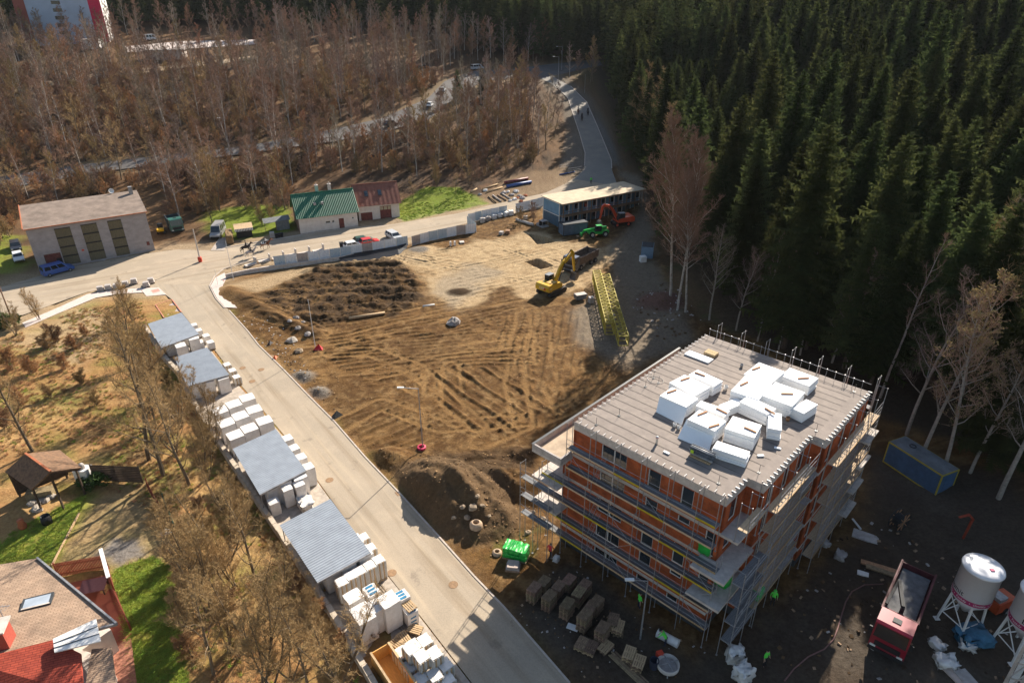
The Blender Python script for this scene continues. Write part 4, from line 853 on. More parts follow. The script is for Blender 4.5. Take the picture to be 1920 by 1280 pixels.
def shelter(label, px, h, m=m_corr):
    P = [gz(x, y, h) for x, y in px]; c = sum(P, Vector()) / 4; c.z = hz(c.x, c.y)
    t = thing('storage_shelter', label, 'shelter', c, 0, 'corrugated shelters beside the access road'); L = [p - c for p in P]
    corrugated(MB(), L).build('roof_sheet', m, t)
    e = MB(); e.bar(L[2] + Vector((0, 0, -.08)), L[3] + Vector((0, 0, -.08)), .05, .18); e.bar(L[1] + Vector((0, 0, -.08)), L[2] + Vector((0, 0, -.08)), .05, .12); e.build('fascia', m_steel, t)
    for q in L:
        w_ = (Vector((0, 0, q.z)) - q) * .06; w_.z = 0; p = MB(); p.tube((q.x + w_.x, q.y + w_.y, -.2), (q.x + w_.x, q.y + w_.y, q.z - .05), .05, None, 6); p.build('post', m_steel, t)
    for i in range(3): f = (i + .5) / 3; p = MB(); p.bar(L[0].lerp(L[3], f) + Vector((0, 0, -.1)), L[1].lerp(L[2], f) + Vector((0, 0, -.1)), .06, .1); p.build('purlin', m_steel, t)
    return t
shelter('farthest blue-grey corrugated shelter roof, next to the gravel bay', [(277, 607), (340, 586), (373, 626), (302, 652)], 2.3)
shelter('blue-grey corrugated shelter roof partly behind bare branches, green pile at its end', [(327, 670), (388, 651), (430, 702), (351, 724)], 2.4)
shelter('ribbed blue-grey shelter roof beside a row of white packs', [(436, 841), (517, 804), (574, 882), (487, 927)], 2.6)
shelter('nearest ribbed blue-grey shelter roof', [(524, 984), (619, 935), (695, 1036), (595, 1092)], 2.6)
# low wall behind the bays: every block a piece
WALLP = [gz(x, y, .9) for x, y in [(272, 610), (303, 660), (330, 690), (352, 730), (372, 765), (428, 850), (478, 925), (522, 990), (556, 1042), (597, 1105), (650, 1190), (705, 1285), (725, 1315)]]
lw = thing('retaining_wall', 'low pale concrete block wall running behind the storage bays', 'wall', (0, 0, 0))
for i in range(len(WALLP) - 1):
    a, b = WALLP[i], WALLP[i + 1]; L = (b - a).length; n = max(1, round(L / 1.0)); d = (b - a) / L
    for k in range(n):
        c = a + d * L * (k + .5) / n; q = MB(); q.box((0, 0, 0), (L / n - .03, .45, 1.0 + random.uniform(-.06, .08))); q.build('block', m_ledge, lw, (c.x + random.uniform(-.03, .03), c.y, hz(c.x, c.y) + .42), math.atan2(d.y, d.x) + random.uniform(-.02, .02))
for (a, b) in (((478, 925), (492, 918)), ((522, 990), (498, 1000)), ((372, 765), (330, 700))): pass
# yard floor of the bays (pale gravel) and the slatted drainage strip
bay = MB(); BL = [gz(x, y) for x, y in [(268, 612), (330, 700), (430, 860), (520, 1000), (600, 1118), (720, 1320)]]; BRr = [gz(x, y) for x, y in [(345, 590), (438, 712), (545, 834), (688, 1032), (745, 1102), (905, 1310)]]
for i in range(5): bay.quad(BL[i] + Vector((0, 0, .045)), BL[i + 1] + Vector((0, 0, .045)), BRr[i + 1] + Vector((0, 0, .045)), BRr[i] + Vector((0, 0, .045)))
bay.build('storage_apron', mat('apron_gravel', (.40, .34, .28), .95, .18, 1.5, .2), kind='structure')
for k in range(6):
    a = gz(716 + 0 * k, 1086); s_ = MB(); a = gz(713, 1090); b = gz(885, 1300); off = RY * -(.10 + .22 * k); s_.bar(a + off + Vector((0, 0, .07)), b + off + Vector((0, 0, .07)), .12, .05); s_.build('drain_slat', mat('slat_timber', (.30, .24, .18), .9, .2, 3), None, label='slat of the long timber strip at the near road edge, number %s from the road' % ('one', 'two', 'three', 'four', 'five', 'six')[k], cat='timber slat', group='long slats by the road')
bed = MB(); G4 = [gz(x, y) for x, y in [(292, 573), (323, 563), (341, 587), (308, 597)]]; bed.quad(*[p + Vector((0, 0, .06)) for p in reversed(G4)]); bed.build('paved_bay', mat('pink_gravel', (.42, .34, .31), .95, .2, 4), kind='structure')
kb = MB(); m_kerbr = mat('red_kerb', (.50, .21, .14), .9, .15, 3)
for i in range(4):
    if i != 2: kb.bar(G4[i] + Vector((0, 0, .1)), G4[(i + 1) % 4] + Vector((0, 0, .1)), .15, .2)
kb.build('kerb', m_kerbr, None, label='red kerb edging the small gravel bay beside the road', cat='kerb')
# ---- packs and pallets
def pallet_mesh():
    b = MB()
    for i in range(5): b.box((0, -.35 + .175 * i, .132), (1.2, .115, .022))
    for x in (-.55, 0, .55):
        b.box((x, 0, .11), (.1, .8, .022))
        for y in (-.35, 0, .35): b.box((x, y, .06), (.1, .1, .078))
    for y in (-.35, 0, .35): b.box((0, y, .011), (1.2, .1, .022))
    return b
PALM = pallet_mesh().mesh('pallet', m_pal); PALN = pallet_mesh().mesh('new_pallet', m_pallight)
def soft_box(mb, d, r=.06, jit=.02, n=3):
    """wrapped pack: box with sagging, slightly puckered faces"""
    X, Y, Z = d; V = []; idx = {}
    def pt(i, j, k):
        if (i, j, k) not in idx:
            x, y, z = [(-.5 + q / n) * s for q, s in zip((i, j, k), (X, Y, Z))]; e = sum(q in (0, n) for q in (i, j, k))
            s = 1 - (.03 if e == 2 else .055 if e == 3 else 0); idx[(i, j, k)] = len(V); V.append((x * s + random.uniform(-jit, jit), y * s + random.uniform(-jit, jit), z * (1 - (.03 if e > 1 else 0)) + (random.uniform(-jit, jit) if k else 0)))
        return idx[(i, j, k)]
    F = []
    for i in range(n):
        for j in range(n):
            F += [(pt(i, j, n), pt(i + 1, j, n), pt(i + 1, j + 1, n), pt(i, j + 1, n)), (pt(i, 0, j), pt(i + 1, 0, j), pt(i + 1, 0, j + 1), pt(i, 0, j + 1)), (pt(i, n, j), pt(i, n, j + 1), pt(i + 1, n, j + 1), pt(i + 1, n, j)), (pt(0, i, j), pt(0, i, j + 1), pt(0, i + 1, j + 1), pt(0, i + 1, j)), (pt(n, i, j), pt(n, i + 1, j), pt(n, i + 1, j + 1), pt(n, i, j + 1)), (pt(i, j, 0), pt(i, j + 1, 0), pt(i + 1, j + 1, 0), pt(i + 1, j, 0))]
    mb.smooth = jit > .05; mb._add(V, F); mb.smooth = False; return mb
def pack(px, py, ztop, label, size=(1.2, 1.0, 1.2), style='wrap', rz=None, group='white block packs beside the road', z0=None):
    p = gz(px, py, ztop); z0 = ztop - size[2] if z0 is None else z0; rz = (RD if rz is None else rz) + random.uniform(-.04, .04)
    g = hz(p.x, p.y) + .05
    if z0 - g < .5: z0 = g
    t = thing('block_pack', label, 'pack of blocks', (p.x, p.y, z0), rz, group); h = ztop - z0
    obj('pallet_base', PALN, t, (0, 0, 0))
    if style == 'wrap': b = MB(); soft_box(b, (size[0], size[1], h - .15)); b.build('wrapped_blocks', m_wrap, t, (0, 0, .15 + (h - .15) / 2))
    elif style == 'ribs':
        b = MB(); soft_box(b, (size[0] * .95, size[1] * .95, h - .17)); b.build('wrapped_blocks', m_wrap, t, (0, 0, .15 + (h - .15) / 2))
        for i in range(5):
            for s_ in (-1, 1): q = MB(); q.box((0, 0, 0), (.14, .05, h - .25)); q.build('edge_slat', m_pallight if i % 2 else m_block, t, (-size[0] / 2 + size[0] * (i + .5) / 5, s_ * size[1] / 2, .15 + (h - .2) / 2))
            q = MB(); q.box((0, 0, 0), (.05, .12, h - .25)); q.build('edge_slat', m_pallight if i % 2 else m_block, t, (size[0] / 2, -size[1] / 2 + size[1] * (i + .5) / 5, .15 + (h - .2) / 2))
    elif style == 'label':
        b = MB(); soft_box(b, (size[0], size[1], h - .15), jit=.012); o = b.build('wrapped_blocks', m_wrap, t, (0, 0, .15 + (h - .15) / 2))
        for i in range(3): q = MB(); q.box((0, 0, 0), (.22, .62, .012)); q.build('label', m_blue, t, (-size[0] * .3 + size[0] * .3 * i, 0, h + .012)); q = MB(); q.box((0, 0, 0), (.012, .5, .16)); q.build('label', m_blue, t, (size[0] / 2 + .015, 0, .3 + i * (h - .4) / 3))
    return t
random.seed(31)
# far bays
for i, (x, y) in enumerate([(363, 608), (372, 618), (386, 628), (394, 640), (345, 648), (361, 645), (374, 640)]): pack(x, y, 1.2, 'small white-topped pack %s' % ('beside the farthest roof corner', 'second along the road at the farthest roof', 'third along the road at the farthest roof', 'fourth along the road at the farthest roof', 'leftmost in the gap between the two far roofs', 'middle one in the gap between the two far roofs', 'right one in the gap between the two far roofs')[i], (1.1, .9, 1.0))
for i, (x, y) in enumerate([(425, 682), (435, 693), (443, 705)]): pack(x, y, 1.1, 'pale pack on the road edge beside the second far roof, %s' % ('far one', 'middle one', 'near one')[i], (1.1, .9, 1.0), 'ribs')
# big white block field between the second and third roofs
w9 = ('rear left', 'rear middle', 'rear right', 'centre left', 'centre', 'centre right', 'front left', 'front middle', 'front right'); k = 0
for (x, y) in [(412, 768), (438, 756), (463, 744), (424, 791), (450, 778), (476, 766), (440, 814), (467, 801), (495, 787)]:
    pack(x, y, 2.4, 'large white wrapped pack, %s of the nine behind the ribbed roof' % w9[k], (1.72, 1.66, 2.3)); k += 1
for i, (x, y) in enumerate([(538, 820), (550, 838), (563, 855), (577, 873)]): pack(x, y, 2.4, 'tall white pack in the row right of the ribbed roof, %s from the far end' % ('first', 'second', 'third', 'fourth')[i], (1.2, 1.1, 2.3))
for i, (x, y) in enumerate([(512, 938), (537, 913), (560, 905)]): pack(x, y, (1.6, 2.2, 2.2)[i], 'white pack in the gap before the nearest roof, %s' % ('on its left', 'in the middle', 'on its right')[i], (1.1, 1.0, 1.8))
b = MB(); soft_box(b, (1.8, 1.2, .8), jit=.16, n=5); p = gz(572, 942, .5); b.build('crumpled_sheet', m_wrap, None, p, RD, label='crumpled white plastic sheet in the gap before the nearest roof', cat='plastic sheet')
# packs filling the space under the sheets
for si, (lab, cells) in enumerate((('farthest', [(345, 622), (362, 632), (318, 640), (338, 646)]), ('second', [(400, 690), (416, 706), (366, 714), (388, 712)]), ('third', [(548, 874), (560, 890), (508, 905), (530, 898)]), ('nearest', [(664, 1012), (680, 1034), (618, 1062), (648, 1050)]))):
    for ci, (x, y) in enumerate(cells): pack(x, y, (2.15, 2.2, 2.4, 2.4)[si], 'white pack under the %s shelter roof, %s' % (lab, ('far one at the road side', 'near one at the road side', 'left one at the near end', 'middle one at the near end')[ci]), (1.5, 1.4, 2.1), group='packs under the shelter roofs')
# after the nearest roof
for i, (x, y) in enumerate([(640, 1088), (657, 1077), (674, 1068), (692, 1058), (709, 1047)]): pack(x, y, 2.2, 'slat-sided white pack below the nearest roof, %s from the left' % ('first', 'second', 'third', 'fourth', 'fifth')[i], (1.05, .95, 2.1), 'ribs')
for i, (x, y) in enumerate([(681, 1005), (694, 1025)]): pack(x, y, 1.5, 'pale pack poking out at the right edge of the nearest roof, %s' % ('upper one', 'lower one')[i], (1.0, .9, 1.4), 'ribs')
pack(662, 1116, 2.3, 'white wrapped pack standing alone left of the labelled boxes', (1.3, 1.4, 2.2)); pack(696, 1105, 2.2, 'white pack with blue labels behind the big white block', (1.3, 1.1, 2.1), 'label')
pack(680, 1148, 2.7, 'widest white wrapped block, left half of the tall pair', (2.0, 1.5, 2.6)); pack(705, 1133, 2.72, 'middle white wrapped block of the tall pair', (1.4, 1.5, 2.6)); pack(728, 1122, 3.1, 'tallest white wrapped block with crumpled top', (1.5, 1.5, 3.0))
pack(752, 1115, 2.2, 'white pack with blue labels right of the tallest block', (1.1, 1.2, 2.1), 'label'); pack(768, 1140, 1.7, 'mixed blue and white pack below an empty pallet by the road', (1.1, 1.0, 1.6), 'label')
p = gz(767, 1136, 1.75); obj('pallet', PALN, None, p, RD + .1, label='pale empty pallet on top of the mixed pack by the road', cat='pallet')
NAMES = ['far right pack', 'pack second from the far end', 'pack on the top layer, left', 'pack at the left edge', 'pack on the top layer, middle', 'pack with torn wrap, right', 'pack low at the left', 'pack at the front middle', 'pack at the near right edge', 'pack at the very front', 'pack low on the right']
for i, (x, y, z) in enumerate([(796, 1198, 1.3), (774, 1208, 1.3), (770, 1213, 2.3), (752, 1222, 1.3), (790, 1228, 2.35), (814, 1222, 2.2), (768, 1247, 1.2), (790, 1268, 1.2), (834, 1244, 1.3), (815, 1263, 1.3), (838, 1270, 1.0)]): pack(x, y, z, 'grey-white slab %s of the nearest cluster' % NAMES[i], (1.15, 1.0, 1.15), 'ribs', group='nearest cluster of paving packs')
for i, (x, y) in enumerate([(757, 1196), (746, 1207), (778, 1180)]):
    for k in range(3): obj('pallet', PALN, None, gz(x, y, .1 + .15 * k), RD + .3 * i, label='brown pallet in the small pile %s' % ('behind the nearest cluster', 'at the left of the nearest cluster', 'by the slat strip')[i], cat='pallet', group='small pallet piles, heap %d' % (i + 1))
# orange formwork skip
p = gz(738, 1262, .8); t = thing('formwork_crate', 'long open orange timber formwork crate at the bottom edge', 'crate', (p.x, p.y, .05), RD); m_or = mat('orange_formwork', (.62, .34, .10), .7, .12, 2, stretch=(1, 6, 1))
for s_ in (-1, 1): MB().box((0, s_ * .75, .75), (4.2, .08, 1.3)).build('side_board', m_or, t); MB().box((s_ * 2.1, 0, .75), (.08, 1.42, 1.28)).build('end_board', m_or, t); MB().box((0, s_ * .75, 1.44), (4.3, .16, .07)).build('top_rail', m_pallight, t)
MB().box((0, 0, .15), (4.1, 1.4, .1)).build('floor_board', m_or, t)
# ---- pallet stacks before the building
def z7(x, y): return 960 + x / 4, 960 + y / 4
PD = pxdir(z7(165, 560), z7(560, 780)); random.seed(41)
PS = [((165, 560), 10, 'first stack from the left in the front row'), ((280, 620), 10, 'second stack from the left in the front row'), ((415, 675), 10, 'third stack from the left in the front row'), ((545, 760), 11, 'fourth stack from the left in the front row'), ((680, 860), 9, 'fifth stack in the front row'), ((240, 515), 6, 'low stack behind the first one'), ((350, 545), 7, 'stack behind the second one with a loose board on top'), ((430, 500), 7, 'rear stack beside the wall'), ((500, 590), 9, 'grey stack in the second row middle'), ((545, 535), 9, 'rear grey stack next to the wall'), ((635, 660), 9, 'stack in the second row behind the fourth one'), ((590, 700), 8, 'brown stack wedged between the rows')]
for (c, n, nm) in PS:
    z = n * .147 + .1; p = gz(*z7(*c), z); g0 = hg(p.x, p.y) + .02
    for k in range(n): obj('pallet', PALM, None, (p.x + random.uniform(-.03, .03), p.y + random.uniform(-.03, .03), g0 + k * .147), PD + R(90) + random.uniform(-.06, .06), label='worn brown pallet in the ' + nm, cat='pallet', group='pallets, ' + nm)
for (c, n, nm, rr) in (((760, 810), 6, 'crooked wide stack right of the fifth one', .25), ((800, 850), 5, 'crooked stack leaning over the mixer side', .3), ((520, 980), 3, 'short pile lying apart in front', .15), ((590, 1010), 3, 'short pile lying apart, right half', .15), ((705, 1010), 2, 'flat pallets beside the short pile', -.2), ((880, 1050), 5, 'front right stack near the mixer', .1), ((950, 1120), 5, 'front right stack, near half', .1)):
    p = gz(*z7(*c), n * .147)
    for k in range(n): obj('pallet', PALM if (k + n) % 3 else PALN, None, (p.x + random.uniform(-.06, .06), p.y + random.uniform(-.06, .06), hg(p.x, p.y) + .04 + k * .147), PD + R(90) + rr + random.uniform(-.1, .1), label='wooden pallet in the ' + nm, cat='pallet', group='pallets, ' + nm)
p = gr(*z7(870, 1180)); t = thing('plank_bundle', 'bundle of long brown planks before the front right pallet stack', 'planks', p, pxdir(z7(780, 1100), z7(960, 1270)))
for i in range(6): MB().box((random.uniform(-.1, .1), -.3 + .12 * i, .08 + .05 * (i % 2)), (3.4, .11, .05)).build('plank', m_pal, t)
p = gr(*z7(455, 868)); MB().box((0, 0, .06), (.95, .55, .05)).build('white_board', m_white, None, p, PD + .2, label='white board lying on the ground by the fourth pallet stack', cat='board')
# green wrapped bags
m_grn = mat('green_tarpaulin', (.02, .42, .06), .4, .15, 1.5, .4, spec=.5)
p = gz(968, 1030, .9); t = thing('green_bag_stack', 'bright green wrapped bag stack on the sunny edge of the site', 'bags', (p.x, p.y, hg(p.x, p.y)), PD + .3)
for i in range(4): b = MB(); soft_box(b, (.55, 1.3, .52), jit=.04, n=4); b.build('bag', m_grn if i != 3 else m_grn, t, (-.85 + .56 * i, 0, 1.05 - .06 * (i == 3))); b = MB(); soft_box(b, (.55, 1.3, .5), jit=.03, n=4); b.build('bag', m_grn, t, (-.85 + .56 * i, 0, .45))
MB().box((0, 0, .08), (2.3, 1.3, .14)).build('pallet_base', m_pal, t)
p = gr(962, 1066); t = thing('slab_pallet', 'low pallet of grey-pink slabs below the green bags', 'pallet', p, PD + .5)
MB().box((0, 0, .1), (1.3, 1.0, .16)).build('pallet_base', m_pal, t)
for i in range(3): MB().box((0, 0, .25 + .13 * i), (1.2 - .1 * i, .9, .12)).build('slab', m_conc if i < 2 else mat('pinkish_slab', (.46, .37, .32), .9, .1, 3), t)
for i, (x, y, r_, h_, lb) in enumerate([(893, 998, .62, .6, 'larger round concrete manhole ring by the boulders'), (932, 1038, .45, .3, 'small pale manhole ring near the green bags')]):
    p = gr(x, y); b = MB(); b.smooth = True; b.lathe([(r_ * 1.0, 0), (r_, h_ * .6), (r_ * .62, h_), (r_ * .5, h_), (r_ * .5, h_ * .3)], n=20, cap=False); b.build('manhole_ring', mat('ring_concrete', (.46, .33, .22), .9, .15, 3), None, p, label=lb, cat='manhole ring')
random.seed(51)
def rock(px, py, s, label, m=None, group=None):
    p = gr(px, py); b = MB(); b.lathe([(.1, -.3), (.8, -.15), (1.0, .15), (.75, .5), (.2, .68)], n=8); b.v = [(x * (1 + random.uniform(-.22, .22)) * s, y * (.8 + random.uniform(-.2, .2)) * s, z * (1 + random.uniform(-.2, .2)) * s) for x, y, z in b.v]; return b.build('boulder', m or mat('boulder_stone', (.33, .25, .17), .9, .25, 3, .4), None, p, random.uniform(0, 6), label=label, cat='boulder', group=group)
for i, (x, y, s) in enumerate([(888, 976, .55), (876, 985, .4), (868, 975, .35), (905, 975, .3), (896, 965, .3), (918, 985, .25), (852, 985, .3), (990, 1000, .35), (1020, 975, .4), (1000, 960, .25)]): rock(x, y, s, 'brown boulder at the foot of the spoil heap', group='boulders below the spoil heap')
rock(852, 607, 1.3, 'large grey boulder lying alone in the rutted dirt', mat('grey_stone', (.30, .27, .25), .9, .25, 2, .4)); rock(560, 660, .7, 'grey rock by the roadside rubble'); rock(548, 640, .9, 'pale rock in the roadside rubble by the pole', mat('pale_stone', (.42, .37, .31), .9, .2, 3, .4))
for i, (x, y) in enumerate([(570, 610), (560, 622), (578, 632), (545, 612), (556, 600)]): rock(x, y, .45 + .1 * (i % 3), 'rubble stone in the heap beside the thin white pole', mat('grey_stone', (.30, .27, .25)), 'rubble heap stones')
# ================================================================ people, horses
def skin_mesh(name, verts, edges, radii, mats, pick, root=0, sub=1):
    me = bpy.data.meshes.new('s'); me.from_pydata(verts, edges, []); o = bpy.data.objects.new('s', me); COL.objects.link(o)
    md = o.modifiers.new('skin', 'SKIN'); md.use_smooth_shade = True
    for i, r in enumerate(radii): rr = r if isinstance(r, tuple) else (r, r); me.skin_vertices[0].data[i].radius = rr
    me.skin_vertices[0].data[root].use_root = True
    sb = o.modifiers.new('sub', 'SUBSURF'); sb.levels = sub; sb.render_levels = sub
    dg = bpy.context.evaluated_depsgraph_get(); out = bpy.data.meshes.new_from_object(o.evaluated_get(dg)); bpy.data.objects.remove(o); out.name = name
    out.materials.clear()
    for m in mats: out.materials.append(m)
    for p in out.polygons: p.material_index = pick(p.center)
    return out
m_skin = mat('skin', (.42, .25, .18), .6, .05, 5); m_black = mat('black_cloth', (.018, .018, .022), .9, .2, 5); m_navy = mat('navy_cloth', (.03, .035, .06), .9, .2, 5)
m_redv = mat('red_vest', (.70, .05, .05), .7, .1, 5); m_hiv = mat('green_hi_vis', (.12, .75, .08), .6, .1, 5); m_whc = mat('white_cloth', (.65, .62, .58), .8, .1, 5); m_hair = mat('dark_hair', (.03, .02, .015), .8, .2, 8); m_helm = mat('white_helmet', (.75, .75, .72), .35, .03, 3); m_helg = mat('green_helmet', (.1, .6, .08), .4, .05, 3)
def person(label, loc, rz, torso, legs=m_black, pose='stand', hat=None, group=None):
    """standing, walking, bending or riding figure; x forward"""
    lean = {'stand': .03, 'walk': .06, 'bend': .75, 'ride': .05}[pose]; hip = .93
    if pose == 'ride': hip = 0.0
    V = []; E = []; Rr = []
    def add(p, r, par=None): V.append(p); Rr.append(r); E.append((par, len(V) - 1)) if par is not None else None; return len(V) - 1
    def up(h, side=0, fwd=0): return (math.sin(lean) * h + fwd, side, hip + math.cos(lean) * h)
    pel = add((0, 0, hip), (.15, .12)); wst = add(up(.2), (.14, .11), pel); ch = add(up(.42), (.18, .12), wst); nk = add(up(.56), (.06, .06), ch); hd0 = add(up(.64, 0, .02), (.075, .085), nk); hd = add(up(.74, 0, .02), (.085, .10), hd0); ht = add(up(.82, 0, .01), (.06, .07), hd)
    nose = add(up(.69, 0, .115), .018, hd0)
    for s in (-1, 1):
        e_ = add(up(.70, s * .09, .0), .02, hd)
        if pose == 'ride': kn = (.36, s * .30, hip - .22); an = (.22, s * .33, hip - .66); toe = (.40, s * .35, hip - .70)
        elif pose == 'walk': f = .28 * s; kn = (f * .7 + .04, s * .10, hip * .52); an = (f * 1.1 - .05, s * .10, .09); toe = (f * 1.1 + .12, s * .11, .04)
        else: kn = (.03, s * .11, hip * .52); an = (0, s * .12, .09); toe = (.17, s * .14, .04)
        th = add((0, s * .10, hip - .06), .095, pel); k = add(kn, .065, th); a = add(an, .042, k); t_ = add(toe, (.045, .035), a)
        sh = add(up(.50, s * .19), .065, ch)
        if pose == 'bend': el = up(.42, s * .26, .22); el = (el[0], el[1], el[2] - .22); wr = (el[0] + .12, s * .18, el[2] - .24)
        elif pose == 'ride': el = up(.26, s * .26, .04); wr = (.34, s * .12, hip + .22)
        else: sw = -.18 * s if pose == 'walk' else .04; el = up(.24, s * .27, sw * .6); wr = (sw + .08, s * .27, hip + .02)
        e = add(el, .045, sh); w_ = add(wr, .032, e); d = Vector(wr) - Vector(el); d.normalize(); pm = Vector(wr) + d * .08; pi = add(tuple(pm), (.04, .02), w_)
        for f in range(4): L = (.07, .085, .08, .06)[f]; o2 = (-.027 + .018 * f); q = pm + d * L * .55 + Vector((o2, 0, 0)); q2 = add(tuple(q), .010, pi); add(tuple(pm + d * L * .9 + Vector((o2 + .02, 0, 0))), .008, q2)
        q = Vector(wr) + d * .04 + Vector((.045, 0, 0)); q2 = add(tuple(q), .011, w_); add(tuple(q + d * .035 + Vector((.012, 0, 0))), .009, q2)
    T = Matrix.Rotation(-lean, 3, 'Y')
    def pick(c):
        h = (c[2] - hip) * math.cos(lean) + c[0] * math.sin(lean)
        if h > .58: return 0 if h < .75 else 3
        if abs(c[1]) > .16 and h < .12 and pose != 'ride' and pose != 'bend': return 0
        if pose == 'bend' and c[0] > .45 and c[2] < .95 and h < .58 and abs(c[1]) > .1: return 0 if c[2] < .8 else 1
        return 1 if h > .02 else 2
    me = skin_mesh('person', V, E, Rr, [m_skin, torso, legs, hat or m_hair], pick)
    o = obj('person', me, None, loc, rz, label=label, cat='person', group=group)
    if hat:
        b = MB(); b.smooth = True; b.lathe([(.155, 0), (.125, .02), (.12, .07), (.08, .13), (.01, .15)], n=12); hh = up(.74, 0, .02); hp = b.build('helmet', hat, o, hh); hp.rotation_euler = (0, lean, 0)
    return o
def horse(label, loc, rz, coat, mane=None, blanket=None, walk=1):
    V = []; E = []; Rr = []
    def add(p, r, par=None): V.append(p); Rr.append(r); E.append((par, len(V) - 1)) if par is not None else None; return len(V) - 1
    a = add((-.62, 0, 1.18), (.27, .29)); b = add((-.2, 0, 1.13), (.29, .31), a); c = add((.25, 0, 1.12), (.28, .33), b); d = add((.60, 0, 1.20), (.22, .28), c)
    n1 = add((.90, 0, 1.50), (.12, .19), d); n2 = add((1.12, 0, 1.78), (.09, .14), n1); h1 = add((1.25, 0, 1.86), (.09, .12), n2); h2 = add((1.48, 0, 1.68), (.065, .08), h1); h3 = add((1.62, 0, 1.55), (.055, .06), h2)
    for s in (-1, 1): e = add((1.20, s * .07, 2.0), .022, h1)
    t1 = add((-.88, 0, 1.22), .07, a); t2 = add((-1.02, 0, .95), .075, t1); t3 = add((-1.06, 0, .55), .03, t2)
    for s in (-1, 1):
        f = .16 * s * walk; sh = add((.55, s * .14, 1.0), (.11, .13), d); kn = add((.55 + f, s * .14, .58), .065, sh); ft = add((.55 + f * 1.3, s * .14, .16), .042, kn); hf = add((.60 + f * 1.3, s * .14, .03), .055, ft)
        f = -.18 * s * walk; hp = add((-.66, s * .15, .95), (.14, .17), a); st = add((-.55 + f * .6, s * .14, .75), .10, hp); hk = add((-.78 + f, s * .14, .52), .055, st); ft = add((-.72 + f * 1.2, s * .14, .16), .04, hk); hf = add((-.66 + f * 1.2, s * .14, .03), .055, ft)
    mn = mane or coat
    def pick(q): return 1 if (q[0] < -.93 or (q[0] > .8 and q[0] < 1.25 and q[2] > 1.62 + (q[0] - .85) * .9) or q[2] < .3) else 0
    me = skin_mesh('horse', V, E, Rr, [coat, mn], pick, 1)
    o = obj('horse', me, None, loc, rz, label=label, cat='horse')
    s = MB(); s.smooth = True
    n = 9; prof = [(.33 * math.sin(t_), 1.13 + .345 * math.cos(t_)) for t_ in np.linspace(-1.5, 1.5, n)]
    def sheet(x0, x1, k=1.0):
        for i in range(n - 1): s.quad((x0, prof[i][0] * k, 1.13 + (prof[i][1] - 1.13) * k), (x0, prof[i + 1][0] * k, 1.13 + (prof[i + 1][1] - 1.13) * k), (x1, prof[i + 1][0] * k, 1.13 + (prof[i + 1][1] - 1.13) * k), (x1, prof[i][0] * k, 1.13 + (prof[i][1] - 1.13) * k))
    if blanket:
        for i in range(5): s.cm = i % 2; sheet(-.75 + i * .17, -.75 + (i + 1) * .17, 1.04)
        s.build('blanket', [blanket, m_black], o)
    q = MB(); q.lathe([(.25, 0), (.27, .06), (.2, .09)], (.12, 0, 1.44), 10); q.build('saddle', mat('saddle_leather', (.06, .03, .02), .6, .2, 4), o); return o
